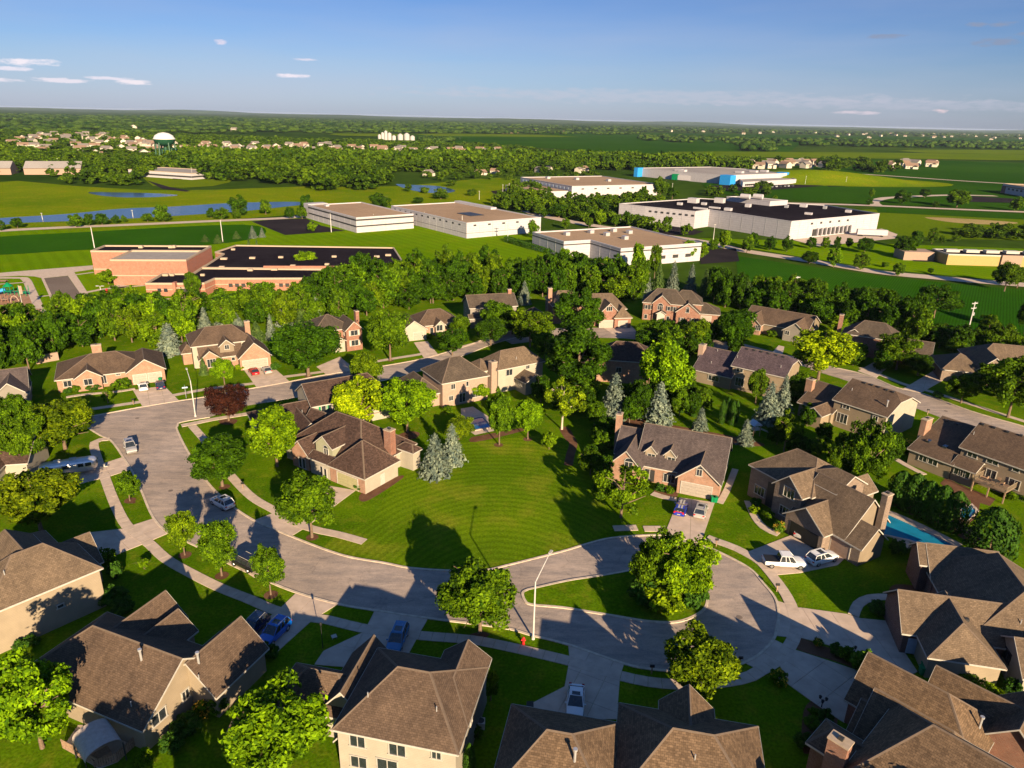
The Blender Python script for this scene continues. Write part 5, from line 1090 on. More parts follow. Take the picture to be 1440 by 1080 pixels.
NT = [
 ('O', 92, 632, 104, 556, 'big maple with reddish tips beside the ranch driveway, left'), ('G', 22, 628, 62, 548, 'green maple just left of the reddish-tipped maple'), ('G', 42, 660, 60, 578, 'bushy green tree under the reddish-tipped maple'),
 ('O', 58, 746, 118, 656, 'broad maple with orange shoots in front of the silver trailer'), ('G', 183, 705, 38, 662, 'small round street tree between two left-hand driveways'),
 ('M', 260, 781, 46, 712, 'narrow street tree, left one of the pair above the long sidewalk'), ('G', 312, 810, 64, 726, 'round street tree, right one of the pair above the long sidewalk'), ('G', 381, 837, 50, 764, 'street tree beside the black off-roader'),
 ('P', 322, 592, 62, 541, 'dark purple maple on its mulch ring at the street corner'), ('D', 313, 684, 90, 612, 'wide dark green tree behind the white parked SUV'), ('L', 390, 656, 82, 570, 'bright lime-green tree left of the dark-roofed brick house'),
 ('G', 439, 756, 88, 660, 'green tree in front of the driveway of the dark-roofed brick house'), ('Y', 506, 606, 84, 527, 'yellow-green honey locust behind the tall red chimney'), ('L', 573, 608, 82, 530, 'round lime-green tree right of the tall red chimney'),
 ('B', 612, 668, 46, 610, 'silvery blue spruce, left of the pair beside the mown lawn'), ('B', 636, 652, 36, 597, 'silvery blue spruce, right of the pair beside the mown lawn'), ('G', 675, 890, 120, 792, 'big round maple standing over the sidewalk beside the tall lamp post'),
 ('M', 914, 840, 66, 746, 'light green tree, left one on the traffic island'), ('L', 957, 850, 92, 748, 'round bright tree, right one on the traffic island'), ('O', 979, 976, 124, 892, 'olive-tinted maple above the bottom gabled roof'),
 ('Ms', 873, 728, 86, 650, 'thin-crowned tree in front of the two-dormer house'), ('L', 60, 1052, 128, 905, 'large lime-green tree in the lower left corner'), ('L', 398, 1085, 152, 972, 'lime-green tree at the bottom edge, left of the nearest hip roof'),
 ('G', 702, 626, 44, 546, 'tall oval tree at the top of the mown lawn, left of the twin'), ('L', 742, 618, 44, 558, 'round bright tree at the top of the mown lawn, right of the twin'), ('W', 790, 604, 68, 532, 'pale weeping birch with white limbs behind the mown lawn'),
 ('D', 812, 556, 108, 452, 'huge dark elm in the middle of the neighbourhood'), ('D', 811, 476, 74, 405, 'dark round tree in front of the red brick double-garage house'), ('B', 862, 589, 46, 525, 'blue spruce, leftmost of the row behind the two-dormer house'), ('B', 925, 596, 44, 537, 'blue spruce, second of the row behind the two-dormer house'),
 ('B', 984, 605, 24, 573, 'small blue spruce right behind the two-dormer roof'), ('B', 1078, 594, 38, 536, 'blue spruce, front one of the pair near the playhouse'), ('B', 1098, 582, 28, 526, 'blue spruce, rear one of the pair near the playhouse'), ('B', 1047, 624, 26, 589, 'small blue spruce left of the white play set'),
 ('Ms', 1102, 635, 46, 574, 'thin green tree behind the brown brick hip-roofed house'), ('L', 930, 572, 84, 470, 'large lime-green tree left of the purple-shingled house'), ('Y', 1150, 534, 94, 456, 'yellow-green tree right of the purple-shingled house'), ('D', 1030, 500, 60, 430, 'dark maple in front of the long brown gable roof'),
 ('G', 1213, 690, 62, 583, 'tall green tree beside the brown brick house, left of its pair'), ('D', 1240, 668, 44, 598, 'dark tree beside the brown brick house, right of its pair'), ('G', 1168, 680, 30, 622, 'dark bushy tree directly behind the brown brick hip roof'),
 ('G', 1260, 520, 58, 466, 'green maple on the right-hand street, by the hidden grey hip roof'), ('D', 1290, 528, 50, 496, 'low dark tree beside the street driveway, right'), ('G', 1417, 587, 86, 490, 'large green street tree at the right edge'), ('G', 1351, 567, 52, 523, 'small street tree in front of the tan brick house, right'),
 ('G', 549, 507, 66, 431, 'green silver maple at the kerb, upper centre left'), ('D', 434, 529, 104, 449, 'wide dark elm at the kerb by the long street'), ('M', 515, 548, 50, 491, 'yellowish bushy tree at the bend of the long street'), ('L', 316, 541, 36, 501, 'round bright young tree on the lawn of the tan brick house'),
 ('S', 287, 527, 14, 503, 'small clipped conical shrub before the tan brick house'), ('D', 636, 500, 50, 460, 'green bushy tree across the street, upper centre'), ('G', 648, 476, 32, 441, 'upright green tree right of the reddish-tan hip roof'), ('D', 690, 486, 56, 446, 'round shrubby tree over the cream chimney house'),
 ('G', 700, 470, 60, 422, 'spreading green tree in front of the pale gabled house'), ('M', 745, 488, 60, 434, 'olive-green tree between the pale gabled house and the dark elm'), ('D', 720, 470, 44, 440, 'shaded tree behind the olive-green one'), ('G', 765, 510, 40, 462, 'green tree tucked against the great elm'),
 ('B', 737, 428, 20, 395, 'blue spruce beside the pale gabled house'), ('B', 400, 458, 24, 414, 'blue spruce, tallest behind the wide elm'), ('S', 425, 460, 24, 424, 'green spruce between two blue ones'), ('B', 446, 455, 18, 418, 'blue spruce, middle of the row behind the wide elm'), ('B', 466, 450, 16, 427, 'blue spruce, rightmost of the row behind the wide elm'),
 ('B', 382, 478, 16, 442, 'browning sparse blue spruce behind the elm'), ('B', 289, 466, 22, 432, 'blue spruce at the left end of the tan house roof'), ('B', 313, 463, 26, 432, 'blue spruce above the tan house roof, middle'), ('B', 334, 465, 24, 440, 'blue spruce above the tan house roof, right'), ('B', 240, 497, 40, 454, 'broad blue spruce beside the dark hedge of the ranch house'), ('S', 362, 480, 24, 452, 'green spruce right of the brick chimney'),
 ('L', 153, 400, 34, 379, 'small round tree at the wall of the big school block'), ('G', 273, 422, 28, 380, 'upright tree at the school entrance'), ('L', 433, 378, 36, 351, 'pale round tree poking above the school roof'), ('Ms', 152, 567, 18, 545, 'young thin tree on the ranch house lawn'),
 ('G', 905, 478, 34, 452, 'low dark tree beside the red brick double-garage drive'), ('G', 930, 482, 38, 448, 'rounded tree left of the tall red brick house'), ('M', 975, 498, 40, 448, 'leafy olive tree in front of the tall red brick house'), ('L', 1176, 470, 34, 444, 'light green tree right of the long brown gable roof'),
 ('G', 1062, 568, 36, 515, 'round dark tree against the purple-shingled house'), ('G', 1142, 590, 40, 566, 'leafy shrub tree behind the pale house with red chimney'), ('G', 1185, 640, 28, 606, 'shaded shrub tree in the middle back garden'), ('M', 1150, 640, 24, 622, 'small pale shrub tree by the back gardens'),
 ('G', 1226, 500, 26, 462, 'slim dark tree in front of the hidden grey hip roof'), ('G', 1345, 500, 40, 476, 'dark tree left of the tan brick house'), ('G', 1400, 500, 0 or 44, 452, 'spreading tree above the tan brick house'),
 ('G', 1120, 560, 24, 536, 'dark reddish shrub tree beside the pale house'), ('L', 672, 562, 34, 536, 'small tree at the corner of the stucco house patio'), ('O', 645, 618, 52, 586, 'olive flowering shrub beside the blue backyard pool'), ('G', 835, 600, 36, 560, 'shaded tree between the birch and the blue spruce'), ('D', 900, 590, 40, 530, 'dark tree between the first two blue spruces'),
 ('G', 955, 585, 34, 545, 'dark tree right of the second blue spruce'), ('L', 772, 632, 0 or 26, 606, 'small shrub tree at the garden path by the birch'), ('G', 830, 668, 40, 630, 'shaded shrub tree beside the two-dormer house chimney'), ('G', 846, 640, 34, 606, 'dark tree behind the two-dormer house chimney'),
 ('G', 1386, 480, 30, 440, 'narrow tree left of the utility pole'), ('D', 8, 560, 40, 520, 'dark tree at the left edge above the green maple'), ('G', 15, 600, 44, 560, 'green tree at the left edge by the white gable'),
 ('L', 205, 1095, 36, 1056, 'rounded lime shrub at the bottom edge by the patio'), ('L', 203, 800, 16, 785, 'young sapling on the shaded front lawn, left'), ('G', 690, 985, 26, 940, 'shrub against the side wall of the nearest house'), ('A', 660, 1092, 18, 1046, 'conical evergreen at the corner of the nearest house'), ('G', 672, 1040, 16, 1022, 'clipped shrub by the air conditioner'),
]
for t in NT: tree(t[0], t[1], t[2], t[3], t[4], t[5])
for x_, y_, r_, h_, lb in ((-31, 36, 4.6, 11, 'tall leafy tree just beyond the bottom edge, shading the lower left side yard'), (-24.5, 40.5, 3.6, 9, 'leafy tree beyond the bottom edge beside the nearest house'), (33, 41, 4.2, 9.5, 'leafy tree beyond the bottom edge between the two gold-tan roofed houses')):
    tree('G', 0, 0, 0, 0, lb, P=np.array([x_, y_, 0]), H=h_, rad=r_)
# arborvitae clumps
def arbs(L, label, grp):
    for i, (x, y, w, yt) in enumerate(L): tree('A', x, y, w, yt, label[i] if isinstance(label, list) else label, grp)
arbs([(958, 580, 9, 552), (968, 582, 9, 549), (975, 586, 9, 556)], ['arborvitae, left of three behind the two-dormer house', 'arborvitae, tallest and middle of three behind the two-dormer house', 'arborvitae, right of three behind the two-dormer house'], 'arborvitae columns')
arbs([(1014, 596, 9, 562), (1021, 594, 9, 558), (1028, 598, 9, 563), (1034, 594, 8, 563)], ['arborvitae, leftmost of the four by the play set', 'arborvitae, second of the four by the play set', 'arborvitae, third of the four by the play set', 'arborvitae, rightmost of the four by the play set'], 'arborvitae columns')
hp = [(1262, 706, 34, 660), (1281, 714, 36, 664), (1300, 724, 36, 674), (1318, 734, 36, 680), (1337, 742, 34, 688)]
for i, (x, y, w, yt) in enumerate(hp): tree('A', x, y + 4, w, yt, ['leftmost', 'second', 'middle', 'fourth', 'rightmost'][i] + ' bushy arborvitae of the tall hedge between the two pools', 'tall pool hedge', name='arborvitae')
tree('A', 1388, 782, 62, 710, 'broad egg-shaped evergreen beyond the dark-roofed house, right edge')
tree('A', 1290, 782, 0 or 24, 764, 'dark clipped shrub by the swimming pool', cat='shrub')
# shrubs and flower clumps
SHR = [(905, 850, 46, 812, 'rambling low shrub at the foot of the traffic island trees, left'), (932, 858, 52, 808, 'bright shrub mass between the traffic island trees'), (975, 852, 36, 822, 'shrub at the foot of the traffic island trees, right'), (150, 790, 26, 772, 'round clipped shrub at the corner of the driveway, left'), (162, 812, 20, 790, 'second clipped shrub below the driveway, left'), (160, 850, 34, 826, 'dark foundation shrub beside the cream wall'), (175, 862, 30, 842, 'low shrub bed beside the cream wall'),
 (380, 925, 26, 905, 'dark hedge shrub beside the two blue cars'), (510, 688, 20, 676, 'clipped shrub at the garage corner of the dark-roofed house'), (520, 684, 16, 668, 'upright shrub at the garage corner of the dark-roofed house'), (562, 650, 18, 640, 'low shrub by the red chimney'), (630, 580, 14, 570, 'small round shrub beside the stucco house'),
 (1175, 920, 20, 906, 'dark shrub in the strip between two driveways, left end'), (1190, 928, 22, 910, 'rounded shrub in the strip between two driveways, middle'), (1214, 942, 36, 914, 'biggest bright shrub in the strip between two driveways'), (1150, 908, 14, 898, 'flowering clump at the tip of the driveway strip'),
 (1140, 1022, 22, 1008, 'bright yellow-green shrub beside the bottom right lawn'), (1143, 1004, 14, 996, 'small lit shrub by the three-globe lamp'), (1160, 1015, 24, 1000, 'dark shrub below the three-globe lamp'), (1095, 960, 26, 946, 'flower clump by the stepping path'), (1130, 1050, 26, 1030, 'dark shrub at the octagonal bay'),
 (1385, 986, 30, 958, 'bright hedge shrub at the cream garage wall, right part'), (1358, 968, 32, 948, 'bright hedge shrub at the cream garage wall, middle'), (1336, 956, 24, 944, 'low hedge shrub at the cream garage wall, left part'), (1425, 980, 30, 955, 'dark shrub at the white wall, right edge'), (1290, 800, 26, 775, 'round dark shrub at the pool end, right one'), (1262, 780, 22, 758, 'round dark shrub at the pool end, left one'), (1235, 860, 30, 846, 'low dark hedge inside the curved path'),
 (1062, 712, 16, 700, 'shrub in the brick house front bed, top'), (1078, 730, 18, 718, 'shrub in the brick house front bed, middle'), (1095, 748, 16, 734, 'golden grass clump in the brick house front bed'), (1060, 722, 16, 712, 'light green perennial clump by the curved garden path'), (928, 692, 14, 680, 'reddish shrub in front of the porch'), (941, 695, 12, 684, 'low shrub under the triple window'),
 (98, 552, 16, 545, 'low shrub under the ranch house window'), (108, 552, 10, 541, 'upright shrub in front of the ranch house'), (130, 548, 20, 540, 'reddish low shrub before the ranch house'), (172, 546, 24, 532, 'shrub bed beside the ranch garage, left'), (182, 540, 12, 530, 'taller shrub beside the ranch garage'), (338, 520, 12, 512, 'yellow-green shrub by the tan house garage'), (388, 520, 14, 510, 'dark round shrub right of the tan house drive'),
 (200, 1010, 40, 985, 'leafy shrub along the shaded side yard, upper'), (262, 1028, 40, 1008, 'rambling shrub along the side yard, centre'), (300, 1000, 40, 975, 'daylily bed shrub under the cream wall'), (245, 1052, 36, 1032, 'dark shrub between the two lower left houses'), (340, 955, 30, 935, 'shrub with yellow flowers beside the cream wall'), (40, 910, 30, 895, 'green shrub between the two left-hand houses'), (602, 476, 12, 468, 'round shrub by the hip-roofed house drive'),
 (1210, 560, 16, 552, 'shrub at the pale house front corner'), (1270, 635, 30, 620, 'flowering shrubs by the deck path'), (1318, 560, 14, 550, 'small round shrub at the tan brick house drive'), (1085, 474, 14, 464, 'round shrub before the long brown gable roof'), (1395, 765, 24, 740, 'low hedge by the small pool'), (1430, 700, 40, 690, 'low green hedge below the deck, right edge')]
for i, (x, y, w, yt, lb) in enumerate(SHR):
    P = G(x, y); rad = w / 2 * dist(P) / F; H = max(.7, min(3.6, htop(P, x, yt))); root = thing('shrub', lb, 'shrub', (P[0], P[1], 0), i); c = link('foliage', BSH[i % 2 if 'dark' not in lb else 0], root, (0, 0, H * .45)); c.scale = (rad, rad, H * .55)
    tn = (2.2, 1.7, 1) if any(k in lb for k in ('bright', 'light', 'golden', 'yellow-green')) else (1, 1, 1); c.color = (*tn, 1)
    if any(k in lb for k in ('flower', 'daylily', 'golden')): f = link('blossom', FLO[0], root, (0, 0, H * .5)); f.scale = (rad, rad, H * .58)
# mulch rings
for x, y in ((183, 704), (260, 781), (312, 810), (381, 837), (439, 756), (316, 685), (701, 626), (549, 507), (434, 529), (742, 618)):
    P = G(x, y); b = MB(); b.face([(P[0] + .9 * math.cos(a / 14 * 6.283), P[1] + .9 * math.sin(a / 14 * 6.283), .058) for a in range(14)]); tag(b.build('mulch_ring', M['mulch']), kind='structure')
# wooded belts: scattered individuals
def inside(p, Q):
    c = False
    for i in range(len(Q)):
        a, b = Q[i], Q[i - 1]
        if (a[1] > p[1]) != (b[1] > p[1]) and p[0] < (b[0] - a[0]) * (p[1] - a[1]) / (b[1] - a[1]) + a[0]: c = not c
    return c
PLACED = []  # belts
def belt(px, n, kinds, hr, rr, label, group, sp=.8, seed=0, mid=True, cat='tree'):
    Q = [tuple(p) for p in pxpath(px)]; r = random.Random(seed); xs = [q[0] for q in Q]; ys = [q[1] for q in Q]; k = 0; tries = 0; loc_ = []
    while k < n and tries < n * 90:
        tries += 1; p = (r.uniform(min(xs), max(xs)), r.uniform(min(ys), max(ys)))
        if not inside(p, Q): continue
        rad = r.uniform(*rr)
        if any((p[0] - q[0]) ** 2 + (p[1] - q[1]) ** 2 < ((rad + q[2]) * sp) ** 2 for q in loc_): continue
        loc_.append((*p, rad)); k += 1
        o_ = tree(r.choice(kinds), 0, 0, 0, 0, label, group, name='garden_tree' if any(w in group for w in ('hedgerow', 'garden', 'understorey', 'before', 'behind the two', 'beside', 'left of', 'by the')) else None, P=np.array([p[0], p[1], 0]), H=r.uniform(*hr), rad=rad, mid=mid, cat=cat, z0f=.02); AUTO.append((o_, p))
belt([(-10, 478), (60, 470), (110, 458), (180, 446), (262, 462), (262, 490), (225, 490), (150, 480), (60, 520), (-10, 530)], 44, 'GDMGDL', (8, 12), (3.8, 5.6), 'leafy green tree in the dense belt between the ranch house and the school', 'belt behind the ranch house', .62, 1)
belt([(262, 448), (350, 440), (420, 428), (470, 425), (560, 412), (610, 408), (640, 425), (560, 440), (520, 450), (420, 462), (262, 466)], 40, 'GDDGDM', (7.5, 11.5), (3.6, 5.2), 'dark green tree in the belt behind the long street houses', 'belt behind the long street', .62, 2)
belt([(425, 430), (470, 412), (590, 400), (770, 400), (900, 412), (905, 425), (780, 422), (690, 425), (590, 428), (480, 440)], 66, 'GDDGDM', (9, 14.5), (3.9, 5.8), 'tree in the thick wood between the school and the upper houses', 'thick wood in the middle distance', .60, 3)
belt([(760, 388), (870, 392), (900, 410), (860, 420), (770, 412)], 12, 'GDLG', (9, 13), (4, 5.5), 'tall tree in front of the white building with rooftop units', 'trees before the white building', .6, 4)
belt([(1000, 415), (1180, 440), (1260, 452), (1300, 465), (1290, 490), (1180, 462), (1050, 440), (1000, 428)], 34, 'GDDGD', (8, 12), (3.4, 5.2), 'dark tree in the hedgerow along the crop field', 'hedgerow by the crop field', .66, 5)
belt([(1300, 472), (1440, 500), (1500, 515), (1500, 530), (1400, 505), (1300, 492)], 24, 'DGDK', (5, 9), (3, 4.6), 'low dark tree in the hedgerow right of the hidden grey roof', 'hedgerow far right', .66, 6)
belt([(905, 480), (1000, 490), (1000, 505), (905, 500)], 5, 'DG', (5, 8), (3, 4), 'shaded tree between the tall brick house and the lime-green tree', 'shaded trees in the middle', .7, 7)
belt([(740, 560), (860, 555), (905, 575), (900, 600), (850, 600), (820, 600), (760, 580)], 8, 'DKG', (4, 7), (2.6, 3.8), 'shaded understorey tree around the huge elm', 'understorey at the elm', .7, 8)
for i, (x, y, w, yt) in enumerate([(893, 408, 20, 366), (907, 410, 18, 368), (925, 410, 20, 368), (945, 412, 20, 367), (970, 414, 20, 371), (990, 418, 20, 378), (1048, 432, 28, 394)]):
    tree('S' if i in (2, 5, 6) else 'B', x, y, w, yt, ['leftmost', 'second', 'third', 'fourth', 'fifth', 'sixth', 'rightmost'][i] + ' spruce of the row above the tall red brick house', 'spruce row')
for i, (k, x, y, w, yt) in enumerate([('G', 1120, 428, 32, 388), ('G', 1146, 424, 34, 390), ('D', 1200, 432, 60, 402), ('G', 1238, 428, 54, 404), ('D', 1312, 448, 66, 398), ('L', 1275, 440, 30, 418), ('G', 1412, 410, 38, 364), ('G', 1430, 405, 30, 372), ('K', 1440, 470, 30, 420), ('G', 1185, 455, 44, 430)]):
    tree(k, x, y, w, yt, ['leftmost of the two pale trees under the utility pole', 'right one of the two pale trees under the utility pole', 'wide dark tree at the edge of the crop field', 'round-topped tree right of the wide dark tree at the field', 'big solitary-looking tree before the crop field, right', 'small pale tree between the field trees', 'tree at the end of the road by the shop building', 'rear tree beside the shop building', 'dark tree at the right edge of the crop field', 'green tree behind the yellow-green one'][i])
# roadside and industrial-park trees
RP = [('G', 1002, 352, 16, 334), ('L', 1018, 350, 22, 322), ('D', 1058, 350, 16, 325), ('G', 1050, 356, 22, 334), ('D', 1082, 352, 18, 332), ('D', 1106, 354, 17, 331), ('L', 1052, 352, 14, 330), ('D', 1140, 350, 16, 332), ('G', 1160, 350, 14, 332), ('D', 1176, 350, 12, 331), ('D', 1193, 350, 12, 333), ('D', 1215, 356, 30, 333), ('D', 1270, 362, 34, 330), ('D', 1285, 352, 22, 322), ('G', 1310, 343, 16, 318), ('G', 1325, 342, 10, 330),
 ('K', 1138, 371, 26, 352), ('L', 1172, 376, 24, 346), ('G', 1210, 380, 24, 354), ('G', 1262, 388, 18, 369), ('G', 1244, 376, 14, 368), ('D', 1308, 385, 10, 376), ('G', 1344, 300 + 40, 14, 329), ('D', 1222, 289, 12, 278), ('G', 1225, 278, 9, 265), ('D', 1268, 287, 24, 266), ('D', 1300, 279, 18, 264), ('G', 1345, 292, 40, 265), ('G', 1428, 297, 20, 276), ('D', 1315, 292, 12, 282),
 ('G', 880, 352, 20, 332), ('L', 895, 392, 24, 338), ('G', 930, 362, 26, 345), ('L', 968, 366, 26, 336), ('L', 985, 364, 22, 338), ('G', 920, 392, 22, 340), ('G', 750, 335, 18, 309), ('G', 795, 322, 14, 306), ('G', 828, 320, 14, 304), ('L', 844, 316, 18, 294), ('G', 865, 318, 16, 303), ('D', 880, 318, 14, 295), ('D', 870, 306, 12, 288), ('D', 786, 306, 34, 286), ('G', 748, 300, 26, 276), ('D', 765, 306, 12, 294), ('G', 905, 322, 16, 304), ('D', 892, 320, 14, 308), ('D', 895, 285, 12, 268), ('G', 928, 275, 24, 248), ('D', 945, 280, 22, 262), ('D', 905, 282, 12, 260),
 ('D', 335, 304, 30, 274), ('G', 374, 302, 20, 279), ('G', 312, 309, 24, 292), ('D', 297, 307, 14, 291), ('G', 228, 312, 28, 286), ('G', 208, 312, 20, 299), ('G', 231, 312, 22, 298), ('G', 108, 320, 26, 300), ('D', 126, 318, 18, 299), ('D', 144, 317, 22, 299), ('K', 163, 315, 12, 302), ('G', 175, 313, 8, 302), ('D', 25, 321, 20, 305), ('D', 2, 325, 14, 308), ('G', 333, 308, 16, 293), ('D', 432, 302, 22, 272), ('D', 408, 308, 16, 290), ('G', 425, 308, 20, 290), ('L', 440, 326, 16, 312), ('D', 535, 294, 34, 271), ('D', 588, 286, 20, 277), ('G', 620, 280, 30, 268), ('G', 1088, 285, 10, 274)]
for k, x, y, w, yt in RP: AUTO.append((tree(k, x, y, w, yt, 'planted tree', 'park and roadside trees', mid=True, z0f=.05, name='park_tree'), G(x, y)))
for x, y, w, yt in ((356, 335, 12, 318), (369, 334, 10, 320), (333, 336, 12, 325), (362, 355, 8, 337), (351, 355, 8, 335), (289, 340, 12, 330), (307, 342, 14, 330), (893, 352, 12, 330)): tree('B' if w in (12, 10) and x > 355 else 'S', x, y, w, yt, 'small spruce on the open lawn behind the school', 'small spruces behind the school')
# medium-distance woods: hundreds of crowns read as one mass
LF['W'] = leaf('distant_wood_leaves', (.014, .040, .002), (.064, .120, .004), .12)
def tintwood():
    t = LF['W'].node_tree; b = t.nodes['Principled BSDF']; src = b.inputs['Base Color'].links[0].from_socket
    n = ramp(t, noise(t, .045, 3), .35, .65, (.55, .66, .7, 1), (1.7, 1.5, 1.1, 1)); c = mixc(t, 1, src, n.outputs[0], 'MULTIPLY'); t.links.new(c, b.inputs['Base Color'])
    for l in list(t.links):
        if l.to_node.type == 'BSDF_TRANSLUCENT': t.links.new(c, l.to_socket)
tintwood()
LITE = [crown_mesh('lite', 91 + i, 620, .24, lobes=26, lr=(.2, .34)) for i in range(3)]
TINY = []
for i in range(3):
    me = crown_mesh('tiny', 95 + i, 150, .46, lobes=12, lr=(.25, .42)); v = np.empty(len(me.vertices) * 3); me.vertices.foreach_get('co', v); TINY.append(v.reshape(-1, 3)); bpy.data.meshes.remove(me)
LV = []
for me in LITE:
    v = np.empty(len(me.vertices) * 3); me.vertices.foreach_get('co', v); LV.append(v.reshape(-1, 3)); bpy.data.meshes.remove(me)
def masswood(name, label, zones, seed):
    r = np.random.default_rng(seed); V = []
    for px, n, hr, rr, sp in zones:
        Q = [tuple(p) for p in pxpath(px)]; a = np.array(Q); L = []; t = 0
        while len(L) < n and t < n * 90:
            t += 1; p = (r.uniform(a[:, 0].min(), a[:, 0].max()), r.uniform(a[:, 1].min(), a[:, 1].max())); rad = r.uniform(*rr)
            if not inside(p, Q) or any((p[0] - q[0]) ** 2 + (p[1] - q[1]) ** 2 < ((rad + q[2]) * sp) ** 2 for q in L): continue
            L.append((*p, rad)); H = r.uniform(*hr); th = r.uniform(0, 6.28); v = LV[r.integers(0, 3)]; c, s_ = math.cos(th), math.sin(th)
            V.append(np.stack([(v[:, 0] * c - v[:, 1] * s_) * rad + p[0], (v[:, 0] * s_ + v[:, 1] * c) * rad + p[1], (v[:, 2] * .5 + .5) * H * 1.0 + .2], 1))
    V = np.concatenate(V); n = len(V) // 4; me = bpy.data.meshes.new(name); me.vertices.add(4 * n); me.vertices.foreach_set('co', V.ravel()); me.loops.add(4 * n); me.loops.foreach_set('vertex_index', np.arange(4 * n))
    me.polygons.add(n); me.polygons.foreach_set('loop_start', np.arange(0, 4 * n, 4)); me.polygons.foreach_set('loop_total', np.full(n, 4)); me.materials.append(LF['W']); me.update(); tag(link(name, me), label, kind='stuff')
masswood('woods', 'rounded woods between the pond, the industrial park and the far suburb', [
 ([(80, 244), (210, 243), (215, 252), (190, 262), (120, 262), (60, 260)], 22, (7, 12), (5, 8), .55),
 ([(270, 234), (420, 240), (530, 240), (545, 262), (500, 272), (440, 268), (370, 262), (300, 254), (276, 246)], 100, (10, 16), (6.5, 10.5), .44),
 ([(-20, 226), (130, 226), (230, 229), (240, 238), (90, 244), (-20, 250)], 100, (7, 12), (6, 10), .46), ([(590, 243), (840, 240), (840, 250), (700, 254), (600, 256)], 40, (4, 8), (3.5, 7), .8), ([(240, 232), (330, 230), (420, 232), (420, 240), (270, 236)], 50, (9, 14), (6, 10), .46),
 ([(420, 230), (760, 229), (1010, 236), (1000, 240), (880, 240), (760, 242), (640, 244), (560, 244), (420, 240)], 180, (9, 13), (6, 10), .44),
 ([(1150, 232), (1260, 236), (1262, 245), (1160, 243)], 26, (10, 16), (6, 10), .45), ([(560, 262), (700, 262), (700, 272), (620, 282), (560, 276)], 6, (4, 7), (3, 6), .8),
 ([(720, 264), (745, 266), (800, 290), (900, 280), (960, 290), (930, 300), (760, 300), (715, 284)], 60, (5, 10), (3.5, 6.5), .6), ([(700, 285), (760, 296), (880, 314), (985, 336), (960, 338), (880, 322), (740, 300), (690, 292)], 34, (5, 9), (3, 5.5), .7),
 ([(1330, 325), (1440, 325), (1540, 330), (1540, 342), (1360, 336)], 40, (3, 6), (3, 5.5), .6), ([(985, 270), (1080, 262), (1090, 285), (1000, 285)], 20, (4, 7), (3, 6), .7)], 12)
belt([(1090, 600), (1130, 590), (1190, 640), (1180, 690), (1140, 650), (1080, 640)], 9, 'DKG', (2.5, 5), (1.8, 3), 'x', 'back garden trees, right', .7, 31)
belt([(820, 630), (850, 600), (870, 640), (850, 700), (826, 660)], 7, 'DKG', (2.5, 6), (1.8, 3.2), 'x', 'trees left of the two-dormer house', .7, 32)
belt([(880, 560), (990, 560), (1000, 590), (940, 600), (880, 590)], 8, 'DKG', (3, 6), (2, 3.4), 'x', 'trees behind the two-dormer house', .7, 33)
belt([(1100, 540), (1128, 545), (1130, 580), (1105, 575)], 3, 'DG', (3, 5), (2, 3), 'x', 'trees beside the pale house', .7, 34)
belt([(930, 470), (1040, 470), (1050, 500), (960, 520), (930, 500)], 9, 'DGD', (5, 9), (3, 4.4), 'x', 'trees before the tall brick house', .6, 35)
belt([(1190, 500), (1250, 505), (1290, 520), (1250, 525), (1190, 512)], 6, 'DKG', (4, 7), (2.6, 4), 'x', 'trees by the hidden grey roof', .65, 36)
belt([(1340, 520), (1440, 530), (1440, 570), (1380, 560), (1340, 545)], 6, 'DKG', (4, 7), (2.6, 4), 'x', 'trees by the tan brick house', .65, 37)
# hedge beside the white building
def hedge(name, label, pts, w, hgt, n, tint=(1, 1, 1)):
    P = pxpath(pts); r = np.random.default_rng(5); seg = [np.linalg.norm(P[i + 1] - P[i]) for i in range(len(P) - 1)]; T = sum(seg); C, Nn = [], []
    for _ in range(n):
        t = r.uniform(0, T); i = 0
        while i < len(seg) - 1 and t > seg[i]: t -= seg[i]; i += 1
        d = (P[i + 1] - P[i]) / seg[i]; s = r.uniform(-1, 1); z = r.uniform(0, 1)
        if r.random() < .5: s = math.copysign(1, s)
        else: z = 1
        c = P[i] + d * t + np.array([-d[1], d[0]]) * s * w / 2; C.append((c[0] + r.normal() * .1, c[1] + r.normal() * .1, z * hgt + r.normal() * .1)); Nn.append((-d[1] * s + r.normal() * .4, d[0] * s + r.normal() * .4, (1 if z > .9 else .2)))
    o = link(name, quads(name, np.array(C), np.array(Nn), .45, LF['A'], 9)); o.color = (*tint, 1); tag(o, label, 'hedge')
hedge('hedge', 'long clipped hedge along the left side of the white building', [(712, 340), (745, 350), (790, 362)], 3, 2.6, 3500, (1.3, 1.2, 1)); hedge('hedge', 'low hedge in front of the sand-yellow shop building', [(1337, 369), (1393, 373)], 2.5, 2, 1500, (1.2, 1.1, 1))
